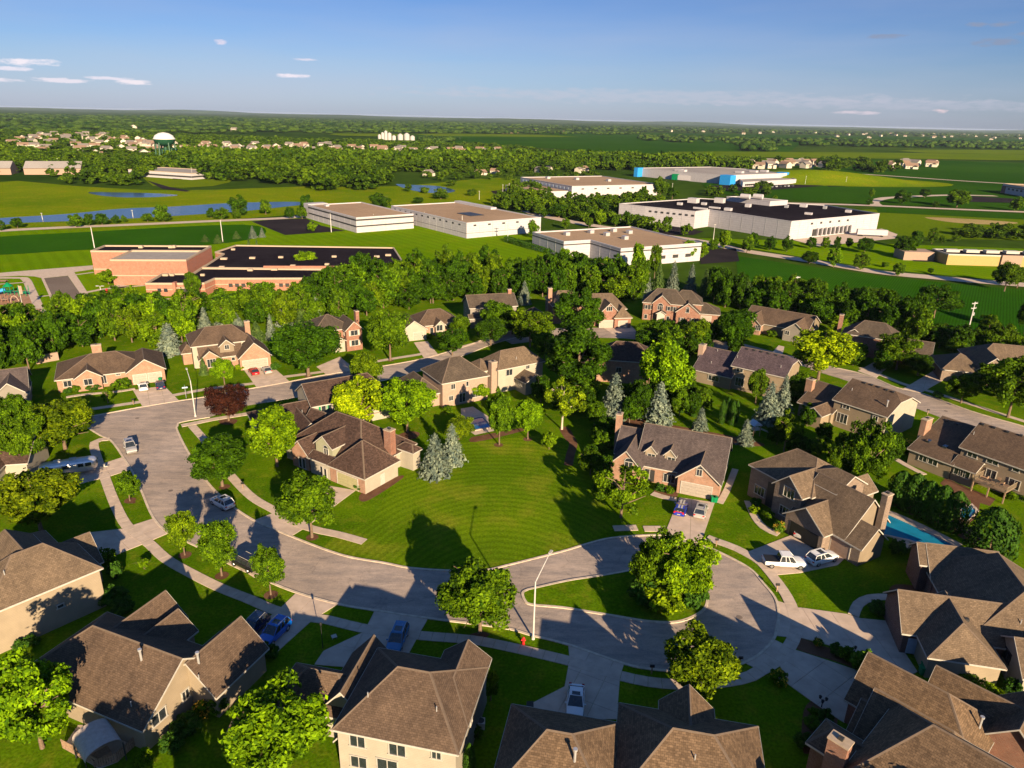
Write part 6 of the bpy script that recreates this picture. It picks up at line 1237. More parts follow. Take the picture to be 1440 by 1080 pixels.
# ---------------------------------------------------------------- far suburb and far woods
def farhouse_mesh(i, wall, roof, w, d, hh, rs):
    b = MB()
    b.box((0, 0, hh / 2), (w, d, hh), 0, 0, False); r = .6
    b.face([(-w / 2 - r, -d / 2 - r, hh - .2), (w / 2 + r, -d / 2 - r, hh - .2), (w / 2 + r, 0, hh + rs), (-w / 2 - r, 0, hh + rs)], 1); b.face([(w / 2 + r, d / 2 + r, hh - .2), (-w / 2 - r, d / 2 + r, hh - .2), (-w / 2 - r, 0, hh + rs), (w / 2 + r, 0, hh + rs)], 1)
    b.face([(w / 2, -d / 2, hh), (w / 2, d / 2, hh), (w / 2, 0, hh + rs)], 0); b.face([(-w / 2, d / 2, hh), (-w / 2, -d / 2, hh), (-w / 2, 0, hh + rs)], 0)
    b.box((w * .2, -d * .6, hh * .35), (w * .4, d * .5, hh * .7), 0, 0, False); q = w * .2; y0, y1 = -d * .6 - d * .25 - .4, 0
    b.face([(w * .2 - q - .5, y0, hh * .7 - .2), (w * .2, y0, hh * .7 + rs * .6), (w * .2, y1, hh * .7 + rs * .6), (w * .2 - q - .5, y1, hh * .7 - .2)][::-1], 1); b.face([(w * .2, y0, hh * .7 + rs * .6), (w * .2 + q + .5, y0, hh * .7 - .2), (w * .2 + q + .5, y1, hh * .7 - .2), (w * .2, y1, hh * .7 + rs * .6)][::-1], 1)
    for k in range(3): b.box((-w * .32 + k * w * .2, -d / 2 - .03, hh * .6), (1.3, .1, 1.4), 0, 2, False)
    return b.mesh('house', [M[wall], M[roof], M['dark']])
FH = [farhouse_mesh(i, *a) for i, a in enumerate((('farwall', 'farroof', 15, 10, 5.8, 3), ('farwall', 'farroof2', 14, 10, 6, 3.2), ('farwall', 'farroof', 16, 11, 4.4, 3.4), ('farwall', 'farroof2', 13, 10, 6.5, 3)))]
HSP = []
def suburb(px, n, label, group, seed, sp=20, sc=1.0, ms=None):
    Q = [tuple(p) for p in pxpath(px)]; r = random.Random(seed); xs = [q[0] for q in Q]; ys = [q[1] for q in Q]; L = []; t = 0
    while len(L) < n and t < n * 80:
        t += 1; p = (r.uniform(min(xs), max(xs)), r.uniform(min(ys), max(ys)))
        if not inside(p, Q) or any((p[0] - q[0]) ** 2 + (p[1] - q[1]) ** 2 < sp * sp for q in L): continue
        L.append(p); HSP.append(p); o = link('house', r.choice(ms or FH), None, (p[0], p[1], 0)); o.rotation_euler = (0, 0, r.choice((.5, 2.07, -.3, .9)) + r.uniform(-.15, .15)); o.scale = (sc,) * 3; tag(o, label, 'house', group)
    return L
suburb([(0, 205), (60, 190), (140, 190), (210, 200), (225, 225), (150, 222), (90, 212), (40, 216)], 62, 'small pale house among trees in the far suburb left of the water tower', 'far suburb, left', 21, 26, .95)
suburb([(255, 205), (440, 205), (600, 212), (700, 212), (700, 216), (520, 220), (420, 218), (260, 214)], 66, 'small pale house in the far suburb right of the water tower', 'far suburb, right', 22, 26, .95)
suburb([(180, 203), (240, 203), (250, 214), (200, 216)], 14, 'small tan house right under the water tower', 'houses under the water tower', 23, 22, 1.15)
suburb([(590, 243), (640, 243), (700, 240), (840, 240), (830, 245), (700, 248), (600, 249)], 7, 'ranch house half hidden at the edge of the long wood', 'houses in the long wood', 24, 30, .7)
suburb([(1050, 231), (1150, 230), (1190, 236), (1060, 238)], 22, 'brown-roofed terrace house beside the crop fields', 'terrace houses, right', 25, 20, 1.0)
suburb([(1250, 231), (1312, 231), (1312, 236), (1250, 240)], 9, 'white and tan house at the end of the terrace row', 'terrace houses, far right', 26, 20, 1.1)
suburb([(0, 175), (700, 182), (1440, 190), (1440, 200), (700, 186), (0, 185)], 40, 'isolated pale farmhouse far out in the plain', 'distant farmhouses', 27, 120, 1.25)
# grain bins
gb = thing('grain_elevator', 'cluster of white grain silos on the far plain, top centre', 'silos', tuple(G(553, 197)))
for x, w, hh in ((-34, 4, 11), (-26, 4, 16), (-18, 4, 20), (-9, 5, 15), (2, 5, 9), (18, 7, 12), (34, 7, 14), (48, 6, 9)):
    b = MB(); b.lathe([(w, 0), (w, hh), (w * .3, hh + w * .5), (0.01, hh + w * .55)], (x, 0, 0), 14); b.build('silo', M['siloc'], gb)
# far woods as one mass: low-poly clumps
def forest(name, zones, seed, label=None, leafy=0):
    HA = np.array(HSP); LQ = []
    r = np.random.default_rng(seed); V, Fc = [], []; base = 0
    t_ = (1 + 5 ** .5) / 2; ico = np.array([(-1, t_, 0), (1, t_, 0), (-1, -t_, 0), (1, -t_, 0), (0, -1, t_), (0, 1, t_), (0, -1, -t_), (0, 1, -t_), (t_, 0, -1), (t_, 0, 1), (-t_, 0, -1), (-t_, 0, 1)]) / math.hypot(1, t_)
    fi = np.array([(0, 11, 5), (0, 5, 1), (0, 1, 7), (0, 7, 10), (0, 10, 11), (1, 5, 9), (5, 11, 4), (11, 10, 2), (10, 7, 6), (7, 1, 8), (3, 9, 4), (3, 4, 2), (3, 2, 6), (3, 6, 8), (3, 8, 9), (4, 9, 5), (2, 4, 11), (6, 2, 10), (8, 6, 7), (9, 8, 1)])
    for px, n, hr, rr in zones:
        Q = [tuple(p) for p in pxpath(px)]; a = np.array(Q); k = 0; tries = 0
        while k < n and tries < 60 * n:
            tries += 1; p = (r.uniform(a[:, 0].min(), a[:, 0].max()), r.uniform(a[:, 1].min(), a[:, 1].max()))
            if not inside(p, Q): continue
            if len(HA) and p[1] < 4200 and (((HA[:, 0] - p[0]) ** 2 + ((HA[:, 1] - p[1] - 0) * np.where(HA[:, 1] > p[1], .30, 1.0)) ** 2).min() < 15 ** 2): continue
            k += 1; H = r.uniform(*hr); rad = r.uniform(*rr)
            if leafy:
                v = TINY[r.integers(0, 3)]; th = r.uniform(0, 6.28); c_, s_ = math.cos(th), math.sin(th); LQ.append(np.stack([(v[:, 0] * c_ - v[:, 1] * s_) * rad + p[0], (v[:, 0] * s_ + v[:, 1] * c_) * rad + p[1], (v[:, 2] * .5 + .5) * H * 1.25], 1)); continue
            for j in range(3 if rad < 12 else 2):
                c = np.array([p[0] + r.normal() * rad * .5, p[1] + r.normal() * rad * .5, H * r.uniform(.45, .68)]); sc_ = np.array([rad * r.uniform(.55, .8), rad * r.uniform(.55, .8), H * .42])
                V.append(ico * r.uniform(.8, 1.2, (12, 1)) * sc_ + c); Fc.append(fi + base); base += 12
    if leafy:
        V = np.concatenate(LQ); n = len(V) // 4; me = bpy.data.meshes.new(name); me.vertices.add(4 * n); me.vertices.foreach_set('co', V.ravel()); me.loops.add(4 * n); me.loops.foreach_set('vertex_index', np.arange(4 * n))
        me.polygons.add(n); me.polygons.foreach_set('loop_start', np.arange(0, 4 * n, 4)); me.polygons.foreach_set('loop_total', np.full(n, 4)); me.materials.append(LF['W']); me.update(); return tag(link(name, me), label, kind='stuff')
    V = np.concatenate(V); Fc = np.concatenate(Fc); me = bpy.data.meshes.new(name); me.vertices.add(len(V)); me.vertices.foreach_set('co', V.ravel()); me.loops.add(len(Fc) * 3); me.loops.foreach_set('vertex_index', Fc.ravel())
    me.polygons.add(len(Fc)); me.polygons.foreach_set('loop_start', np.arange(0, len(Fc) * 3, 3)); me.polygons.foreach_set('loop_total', np.full(len(Fc), 3)); me.materials.append(M['woods']); me.update(); me.validate()
    tag(link(name, me), label, kind='stuff')
def woods():
    m, t, b = material('woods'); g = N(t, 'ShaderNodeNewGeometry')
    r = ramp(t, g.outputs['Random Per Island'], 0, 1, (.008, .026, .005, 1), (.046, .082, .009, 1)); f = noise(t, .35, 5); q = ramp(t, f, .35, .65, (.4, .42, .4, 1), (1.5, 1.5, 1.4, 1))
    t.links.new(mixc(t, 1, r.outputs[0], q.outputs[0], 'MULTIPLY'), b.inputs['Base Color']); b.inputs['Roughness'].default_value = .95; b.inputs['Specular IOR Level'].default_value = .05; bump(t, b, f, 1, 1.5); return m
M['woods'] = woods()
forest('suburban_woods', [([(0, 185), (220, 190), (440, 198), (700, 206), (760, 212), (700, 222), (560, 228), (440, 222), (260, 216), (230, 228), (0, 224)], 1900, (4, 7.5), (5, 10)), ([(240, 222), (540, 226), (760, 224), (1000, 232), (1000, 238), (760, 236), (560, 240), (300, 240), (240, 238)], 900, (9, 14), (6, 10)),
    ([(1000, 230), (1180, 230), (1180, 238), (1020, 237)], 160, (6, 10), (5, 8))], 1, 'dark woods and garden trees around the far suburb', 1)
forest('horizon_woods', [([(0, 176), (700, 182), (700, 188), (0, 188)], 500, (8, 14), (14, 30)), ([(-200, 158.8), (300, 166), (700, 175), (700, 183), (400, 186), (200, 184), (0, 180), (-200, 176)], 2600, (10, 18), (16, 40)), ([(700, 175), (1100, 183), (1640, 195), (1640, 197), (1000, 188), (700, 183)], 700, (9, 15), (14, 34)), ([(900, 192), (1080, 196), (1640, 206), (1640, 212), (1060, 206), (900, 198)], 420, (9, 14), (10, 22)), ([(590, 184.5), (900, 188), (900, 190), (590, 188)], 140, (8, 12), (10, 18)),
    ([(1040, 205), (1090, 205), (1090, 214), (1045, 213)], 60, (10, 15), (9, 14)), ([(1180, 206), (1640, 216), (1640, 211), (1200, 202)], 140, (10, 14), (10, 16)), ([(590, 196), (640, 198), (620, 204), (590, 200)], 40, (8, 12), (8, 12))], 2, 'dark wooded bands across the plain towards the horizon')

autolabel()

# ---------------------------------------------------------------- vehicles
CP = {}
def cpaint(nm, c):
    if nm not in CP: CP[nm] = paint('car_paint_' + nm, c)
    return CP[nm]
def car(label, px, to, kind, col, name='parked_car', L=4.7, Wd=1.86, group=None, cat='car', z=.1):
    """body lofted through stations along x (front = +x)"""
    P = G(*px, z); Q = G(*to, z); h = math.atan2(Q[1] - P[1], Q[0] - P[0]); root = thing(name, label, cat, tuple(P), h, group); pm = cpaint(*col)
    hl = L / 2; hw = Wd / 2
    # (x, half width, z shoulder, z top centre, z bottom)
    if kind == 'suv': T = [(-hl, .86, .85, .95, .42), (-hl + .12, .96, 1.0, 1.06, .3), (-hl + .8, 1, 1.05, 1.1, .25), (0, 1, 1.02, 1.08, .25), (hl - 1.45, 1, 1.02, 1.08, .25), (hl - 1.3, .99, 1.0, 1.08, .25), (hl - .5, .96, .92, 1.0, .28), (hl - .1, .88, .78, .84, .34), (hl, .76, .62, .66, .42)]; gh = (-hl + .15, -hl + .55, hl - 2.25, hl - 1.35, 1.06, 1.70)
    elif kind == 'jeep': T = [(-hl, .95, .95, 1.0, .5), (-hl + .1, 1, 1.05, 1.08, .4), (0, 1, 1.05, 1.08, .4), (hl - 1.3, .98, 1.05, 1.1, .4), (hl - .2, .86, 1.02, 1.08, .42), (hl, .84, .9, .94, .5)]; gh = (-hl + .08, -hl + .2, hl - 1.75, hl - 1.4, 1.06, 1.84)
    elif kind == 'truck': T = [(-hl, .96, .98, 1.0, .6), (-hl + .05, 1, 1.05, 1.05, .5), (-hl + 2.0, 1, 1.05, 1.05, .45), (-hl + 2.1, 1, 1.05, 1.12, .4), (hl - 1.6, 1, 1.08, 1.14, .4), (hl - .4, .97, 1.04, 1.12, .42), (hl - .05, .92, .9, .96, .45), (hl, .85, .75, .8, .5)]; gh = (-hl + 2.0, -hl + 2.2, hl - 2.15, hl - 1.5, 1.1, 1.88)
    else: T = [(-hl, .8, .72, .80, .4), (-hl + .12, .92, .86, .94, .3), (-hl + .7, .98, .92, .98, .22), (0, 1, .92, .98, .2), (hl - 1.5, 1, .90, .97, .2), (hl - .5, .95, .76, .86, .24), (hl - .1, .84, .6, .68, .3), (hl, .7, .5, .54, .38)]; gh = (-hl + .35, -hl + 1.1, hl - 2.35, hl - 1.3, .95, 1.42 if kind == 'sedan' else 1.2)
    def sect(x, w, zs, zt, zb): w *= hw; return [(x, -w * .93, zb), (x, -w, zb + .18), (x, -w * 1.0, zs - .16), (x, -w * .93, zs), (x, -w * .5, zt - .01), (x, 0, zt), (x, w * .5, zt - .01), (x, w * .93, zs), (x, w, zs - .16), (x, w, zb + .18), (x, w * .93, zb)]
    S = [sect(*t) for t in T]; b = MB()
    for i in range(len(S) - 1):
        for j in range(10): b.face([S[i][j], S[i + 1][j], S[i + 1][j + 1], S[i][j + 1]][::-1])
        b.face([S[i][10], S[i + 1][10], S[i + 1][0], S[i][0]][::-1])
    b.face(S[0]); b.face(S[-1][::-1]); body = b.build('body', pm, root, smooth=False, weld=True)
    # cabin: glass band with painted roof and pillars
    xr0, xr1, xf1, xf0, zb, zt = gh; wb, wt = hw * .9, hw * .72; g = MB()
    B4 = [(xr0, -wb, zb), (xf0, -wb, zb), (xf0, wb, zb), (xr0, wb, zb)]; T4 = [(xr1, -wt, zt), (xf1, -wt, zt), (xf1, wt, zt), (xr1, wt, zt)]
    for i in range(4): j = (i + 1) % 4; g.face([B4[i], B4[j], T4[j], T4[i]])
    g.build('windows', GL, root)
    r = MB(); q = []
    for (x, y) in ((xr1 - .04, -wt - .03), (xf1 + .04, -wt - .03), (xf1 + .04, wt + .03), (xr1 - .04, wt + .03)): q.append((x, y))
    r.prism(q, zt - .03, zt + .03); r.face([(q[0][0] + .15, q[0][1] + .12, zt + .06), (q[1][0] - .15, q[1][1] + .12, zt + .06), (q[2][0] - .15, q[2][1] - .12, zt + .06), (q[3][0] + .15, q[3][1] - .12, zt + .06)]); r.build('roof', pm, root)
    p = MB(); pr = .045
    for k in range(4): p.tube(B4[k], T4[k], pr, pr, 5)
    for t in ((.36, .62) if kind != 'sports' else ()):
        for s in (-1, 1): p.tube((xr0 + (xf0 - xr0) * t, s * wb, zb), (xr1 + (xf1 - xr1) * t, s * wt, zt), .05, .05, 5)
    p.build('pillars', pm, root)
    if kind in ('suv', 'sedan'): sr = MB(); sr.box(((xr1 + xf1) / 2 + .3, 0, zt + .05), ((xf1 - xr1) * .4, wt * 1.3, .04)); sr.build('sunroof', GL, root)
    if kind in ('suv', 'jeep'):
        for s in (-1, 1): rr = MB(); rr.tube((xr1 + .1, s * wt * .95, zt + .1), (xf1 - .1, s * wt * .95, zt + .1), .03, .03, 5); rr.build('roof_rail', M['metal'] if kind == 'suv' else M['white'], root)
    if kind == 'truck': bd = MB(); bd.box((-hl + 1.03, 0, 1.065), (1.9, Wd * .84, .06)); bd.build('bed_cover', M['black'], root)
    if kind == 'sports':
        for y in (-.22, .22): st = MB(); st.box((.1, y, .985), (L * .9, .26, .03)); st.box(((xr1 + xf1) / 2, y, zt + .05), (xf1 - xr1, .26, .05)); st.build('racing_stripe', M['white'], root)
        sp = MB(); sp.box((-hl + .15, 0, .98), (.2, Wd * .8, .05)); sp.build('spoiler', M['redpaint'], root)
    rw = .37 if kind in ('suv', 'jeep', 'truck') else .33
    for x in (-hl + .95, hl - .92):
        for s in (-1, 1):
            w = MB(); w.tube((x, s * (hw - .24), rw), (x, s * (hw + .0), rw), rw, rw, 16); wo = w.build('wheel', M['tire'], root)
            q_ = MB(); q_.tube((x, s * (hw - .02), rw), (x, s * (hw + .025), rw), rw * .62, rw * .55, 12); q_.build('rim', M['rim'], wo)
    for s in (-1, 1):
        a = MB(); a.box((hl - .14, s * hw * .66, .70), (.14, .36, .15)); a.build('headlight', M['head'], root); a = MB(); a.box((-hl + .04, s * hw * .74, .86), (.1, .28, .18)); a.build('tail_light', M['tail'], root)
        a = MB(); a.box((xf0 - .35, s * (hw + .07), zb + .03), (.12, .18, .13)); a.build('wing_mirror', pm, root)
    a = MB(); a.box((-hl - .01, 0, .62), (.03, .5, .14)); a.build('licence_plate', M['white'], root)
    return root
SILV = ('silver', (.30, .29, .28)); WHT = ('white', (.62, .62, .62)); BLK = ('black', (.012, .012, .014)); BLU = ('bright_blue', (.0, .09, .42)); NAV = ('navy', (.006, .015, .06)); RED = ('red', (.28, .008, .012)); BMV = ('metallic_blue', (.015, .12, .28)); STR = ('racing_blue', (.01, .03, .30)); MAR = ('maroon', (.12, .01, .015))
car('silver SUV parked facing the camera at the kerb, upper left of the curved street', (184, 633), (189, 646), 'suv', SILV); car('white SUV parked at the inner kerb of the curved street', (313, 711), (299, 703), 'suv', WHT, L=4.6)
car('black off-roader with pale roof rails on the small parking pad', (346, 797), (330, 789), 'jeep', BLK); car('bright blue SUV parked on the shaded driveway, lower left', (386, 895), (372, 909), 'suv', BLU); car('dark navy SUV beside the bright blue one', (356, 889), (342, 903), 'suv', NAV)
car('metallic blue minivan on the driveway of the nearest hip-roofed house', (559, 905), (554, 918), 'suv', BMV, L=4.9); car('white car on the bottom centre driveway', (809, 993), (808, 1008), 'sedan', WHT, L=4.6)
car('blue sports car with white racing stripes in front of the cream garage door', (957, 719), (963, 702), 'sports', STR, L=4.4); car('silver SUV beside the striped sports car', (985, 722), (990, 706), 'suv', SILV, L=4.6); 
car('white pickup truck with black bed cover by the brown brick garage', (1102, 795), (1120, 796), 'truck', WHT, 'pickup_truck', 5.8, 2.0, cat='pickup truck'); car('white SUV nose to tail behind the pickup truck', (1155, 789), (1172, 784), 'suv', WHT, L=4.9); car('white car inside the open garage mouth', (1129, 752), (1135, 745), 'sedan', SILV, L=4.0)
car('white hatchback on the ranch house driveway, left one', (202, 547), (200, 536), 'suv', WHT, L=4.2); car('dark pickup-like car on the ranch house driveway, right one', (226, 545), (224, 536), 'suv', NAV, L=4.6); car('red car on the tan house driveway', (357, 525), (350, 517), 'sedan', RED, L=4.6); car('silver saloon car on the tan house driveway, right of the red one', (375, 523), (368, 515), 'sedan', SILV, L=4.6)
for i, (x, y) in enumerate(((1092, 263.2), (1098, 262.8), (1104, 262.6), (1109, 262.4), (1115, 262.2), (1086, 263.6))): car('car in the row parked before the low white factory', (x, y), (x - 3, y + 2), 'sedan', (WHT, BLK, SILV)[i % 3], group='cars at the factory')
# silver travel trailer
P = G(99, 668, .1); Q = G(124, 664, .1); tr = thing('travel_trailer', 'polished silver travel trailer with rounded ends on the left-hand driveway', 'trailer', tuple(P), math.atan2(Q[1] - P[1], Q[0] - P[0]))
b = MB(); n = 14
def prof(f): return [(math.copysign(abs(math.cos(a)) ** .55, math.cos(a)) * 1.22 * f, 1.65 + math.copysign(abs(math.sin(a)) ** .7, math.sin(a)) * 1.15 * f) for a in [2 * math.pi * k / n for k in range(n)]]
XS = [(-4.3, .25), (-4.15, .62), (-3.8, .86), (-3.2, .98), (-1, 1), (1.5, 1), (3.2, .98), (3.8, .86), (4.15, .62), (4.3, .25)]
for (xa, fa), (xb, fb) in zip(XS, XS[1:]):
    A, B_ = prof(fa), prof(fb)
    for k in range(n): j = (k + 1) % n; b.face([(xa, *A[k]), (xa, *A[j]), (xb, *B_[j]), (xb, *B_[k])][::-1])
b.face([(XS[0][0], *p) for p in prof(.25)][::-1]); b.face([(XS[-1][0], *p) for p in prof(.25)]); b.build('body', M['chrome'], tr, smooth=True, weld=True)
for x, w in ((3.0, .9), (1.9, .8), (-.3, 1.0), (-2.5, .9)): 
    for s in (-1, 1): q = MB(); q.box((x, s * 1.2, 2.0), (w, .06, .6)); q.build('window', GL, tr)
q = MB(); q.box((4.12, 0, 1.95), (.3, 1.3, .6)); q.build('front_window', GL, tr)
for x in (-1.5, .8): q = MB(); q.box((x, 0, 2.85), (1.0, .8, .25)); q.build('roof_vent', M['white'], tr)
for x in (-.5, .5):
    for s in (-1, 1): q = MB(); q.tube((x, s * .85, .36), (x, s * 1.12, .36), .36, .36, 14); q.build('wheel', M['tire'], tr)
q = MB(); q.box((4.9, 0, .55), (1.4, .12, .12)); q.tube((5.1, .0, .6), (5.1, 0, 1.0), .16, .16, 8); q.build('hitch', M['white'], tr)
# semi trailer and truck at the docks
P = G(1225, 333, 0); st = thing('semi_trailer', 'white semi-trailer backed to the last loading dock', 'trailer', tuple(P), R(-8)); b = MB(); b.box((0, 0, 2.6), (16, 2.6, 2.9)); b.build('box_body', M['wwall'], st)
for x in (-6.5, -5.3, 5.5):
    for s in (-1, 1): q = MB(); q.tube((x, s * .9, .5), (x, s * 1.25, .5), .5, .5, 10); q.build('wheel', M['tire'], st)
P = G(962, 254, 0); st = thing('delivery_lorry', 'green and white lorry beside the white factory', 'lorry', tuple(P), R(-40)); b = MB(); b.box((4, 0, 3), (22, 5, 5)); b.build('box_body', M['wwall'], st); b = MB(); b.box((-10, 0, 3.2), (7, 5, 6)); b.build('cab', M['greenbin'], st)

# ---------------------------------------------------------------- street furniture
def lamp(base, bend, tip, label, hgt=8.2):
    P = G(*base); root = thing('street_lamp', label, 'street lamp', tuple(P)); zb = htop(P, *bend); b = MB(); b.tube((0, 0, 0), (0, 0, zb), .13, .085, 10); b.build('pole', M['lampw'], root)
    b = MB(); b.tube((0, 0, 0), (0, 0, .35), .22, .2, 10); b.build('base_collar', M['lampw'], root)
    # arm leans in the direction of the tip at a height 1.2 m above the bend
    T_ = G(*tip, zb + 1.3) - P; L = math.hypot(T_[0], T_[1]); k = min(1, 6.5 / max(L, .1)); T_ = (T_[0] * k, T_[1] * k, zb + 1.3)
    b = MB(); b.tube((0, 0, zb - .1), T_, .07, .045, 8); b.build('arm', M['lampw'], root); d = Vector((T_[0], T_[1], 0)).normalized()
    b = MB(); b.box((T_[0] + d[0] * .3, T_[1] + d[1] * .3, T_[2] - .02), (.75, .32, .16), math.atan2(d[1], d[0])); b.build('lamp_head', M['white'], root); return root
lamp((749.7, 898.7), (752, 817.5), (773, 778), 'tall street lamp with long bent arm beside the red hydrant'); lamp((275, 586), (269, 535), (262.5, 519), 'tall street lamp at the junction in front of the ranch house')
lamp((956, 470), (957.5, 452), (957.6, 448), 'street lamp in front of the tall red brick house')
for x, y, yt in ((520 / 1, 0, 0),): pass
def utility(base, top, label, arms=True, lean=0, mat='lampw', r=.17):
    P = G(*base); H = htop(P, *top); root = thing('utility_pole', label, 'utility pole', tuple(P)); b = MB(); b.tube((0, 0, 0), (0, 0, H), r * 1.3, r * .8, 8); b.build('pole', M[mat], root)
    if arms:
        for k, z in enumerate((H - .5, H - 2.0)): 
            b = MB(); b.box((0, 0, z), (2.6 - .4 * k, .16, .18), R(25)); b.build('crossarm', M[mat], root)
            for s in (-1, -.4, .4, 1): q = MB(); q.tube((s * 1.15 * math.cos(R(25)), s * 1.15 * math.sin(R(25)), z + .05), (s * 1.15 * math.cos(R(25)), s * 1.15 * math.sin(R(25)), z + .4), .07, .05, 6); q.build('insulator', M['white'], root)
        b = MB(); b.tube((.35, 0, H - 4.2), (.35, 0, H - 3.3), .28, .28, 10); b.build('transformer', M['metal'], root)
    return root
utility((1361, 466), (1368, 424), 'utility pole with double crossarm in front of the crop field, right'); utility((1118, 412), (1118, 388), 'utility pole top showing above the dark trees, right of centre')
for base, top, lb in (((133, 349), (126.5, 319), 'leaning pale pole at the corner of the school block'), ((313.5, 341), (309, 309), 'tall pale pole behind the school wing'), ((466, 327), (463, 300), 'pale pole at the office car park'), ((526, 322), (524, 301), 'pale pole in front of the tan-roofed office'), ((562, 320), (561, 302), 'pale pole right of the tan-roofed office'),
    ((650, 330), (649, 303), 'pale pole at the long warehouse corner'), ((714, 339), (714, 311), 'pole with crossarm on the lawn by the hedge'), ((597, 318), (596, 298), 'pale pole at the long warehouse wall')): utility(base, top, lb, arms='crossarm' in lb)
for i, (b_, t_) in enumerate((((826, 292), (825, 283)), ((833, 289), (833, 280)), ((1003, 337), (1006, 316)), ((707, 273), (706.5, 260)), ((716, 271), (716, 258)), ((674, 281), (674, 269)), ((1132, 260), (1133, 248)), ((1139, 256), (1139.5, 246)), ((1189, 260), (1190, 249)), ((945, 268), (945.5, 258)), ((886, 308), (887, 298)), ((900, 312), (901, 301)), ((1106, 330), (1108, 318)), ((271, 252), (270, 236)), ((244, 237), (243, 226)), ((78, 236), (77, 222)), ((83, 236), (83, 223)), ((187, 305), (186, 296)), ((60, 309), (60, 300)))):
    P = G(*b_); H = htop(P, *t_); q_s = dist(P) / 900; root = thing('light_mast', 'slim pale light mast in a distant car park or on the pond bank', 'light mast', tuple(P), 0, 'distant light masts'); q = MB(); q.tube((0, 0, 0), (0, 0, H), .18, .1, 7); q.build('pole', M['lampw'], root); q = MB(); q.box((0, 0, H + .1), (1.0, .4, .2)); q.build('lamp_head', M['white'], root)
P = G(145, 427); H = htop(P, 142, 402); root = thing('light_mast', 'double-headed light mast by the school path', 'light mast', tuple(P)); q = MB(); q.tube((0, 0, 0), (0, 0, H), .14, .1, 8); q.build('pole', M['lampw'], root)
for s in (-1, 1): q = MB(); q.box((s * .8, 0, H), (.9, .4, .18)); q.build('lamp_head', M['white'], root)
q = MB(); q.tube((0, 0, 0), (0, 0, .8), .4, .4, 10); q.build('base_collar', M['yellowwall'], root)
P = G(34, 440); H = htop(P, 27, 401); root = thing('flagpole', 'white flagpole with hanging flag beside the playground', 'flagpole', tuple(P)); q = MB(); q.tube((0, 0, 0), (0, 0, H), .12, .06, 8); q.build('pole', M['white'], root); q = MB(); q.box((.5, 0, H - 1.4), (.8, .08, 2.4)); q.build('flag', M['pinkst'], root)
# hydrant
P = G(736, 906); root = thing('fire_hydrant', 'red fire hydrant in the grass beside the tall street lamp', 'fire hydrant', tuple(P)); b = MB(); b.lathe([(.2, 0), (.2, .08), (.14, .1), (.14, .75), (.19, .78), (.17, .92), (.08, 1.02), (.01, 1.06)], n=12); b.tube((-.26, 0, .6), (.26, 0, .6), .09, .09, 8); b.build('body', M['redpaint'], root, smooth=False); b = MB(); b.tube((0, 0, .55), (0, -.26, .55), .11, .11, 8); b.build('outlet', M['redpaint'], root)
# signs, mailboxes, bins, yard lamps
def street_sign(px, top, label):
    P = G(*px); H = htop(P, *top); root = thing('street_sign', label, 'street sign', tuple(P)); b = MB(); b.tube((0, 0, 0), (0, 0, H), .05, .05, 6); b.build('post', M['metal'], root); b = MB(); b.box((0, 0, H), (1.1, .05, .3), .4); b.build('name_plate', M['bluewhite'], root); b = MB(); b.box((0, 0, H + .3), (1.1, .05, .28), -1.1); b.build('name_plate', M['bluewhite'], root)
street_sign((262, 560), (260.5, 545), 'street name sign on the verge across from the tall lamp')
def mailbox(px, label, th=0):
    P = G(*px); root = thing('mailbox', label, 'mailbox', tuple(P), th); b = MB(); b.box((0, 0, .5), (.12, .12, 1.0)); b.build('post', M['wood'], root); b = MB(); b.box((0, 0, 1.1), (.5, .22, .2)); b.tube((-.25, 0, 1.2), (.25, 0, 1.2), .11, .11, 10); b.build('box', M['black'], root)
for x, y, lb in ((188, 569, 'mailbox on the verge by the ranch house drive'), (342, 688, 'mailbox on the grass right of the white SUV'), (1007, 768, 'mailbox by the two-dormer house driveway'), (1092, 832, 'mailbox on the small grass strip by the cul-de-sac'), (1040, 936, 'mailbox at the bottom of the cul-de-sac'), (916, 948, 'mailbox at the kerb beside the olive maple'), (1304, 583, 'mailbox on the right-hand street')): mailbox((x, y), lb)
def bin_(px, label, ang=0, mt='greenbin'):
    P = G(*px, .08); root = thing('wheelie_bin', label, 'bin', tuple(P), ang); b = MB(); lo, hi = .26, .33
    for z0, z1, a, c in ((.08, .98, lo, hi),):
        A = [(-a, -a, z0), (a, -a, z0), (a, a, z0), (-a, a, z0)]; B_ = [(-c, -c, z1), (c, -c, z1), (c, c, z1), (-c, c, z1)]
        for i in range(4): j = (i + 1) % 4; b.face([A[i], A[j], B_[j], B_[i]])
        b.face(A[::-1])
    b.build('bin_body', M[mt], root); b = MB(); b.box((0, 0, 1.02), (.72, .76, .08)); b.build('lid', M[mt], root)
    for s in (-1, 1): b = MB(); b.tube((s * .22, .28, .12), (s * .3, .28, .12), .12, .12, 8); b.build('wheel', M['tire'], root)
bin_((1002, 706), 'green wheelie bin at the cream garage door, left'); bin_((1005.5, 706.5), 'green wheelie bin at the cream garage door, right'); bin_((226, 537), 'green wheelie bin between car and ranch garage'); bin_((359, 516), 'green wheelie bin between the two garage doors of the tan house'); bin_((1296, 948), 'green wheelie bin at the cream garage corner, left'); bin_((1299, 943), 'green wheelie bin at the cream garage corner, right'); bin_((745, 1001), 'black wheelie bin at the bottom driveway', 0, 'black')
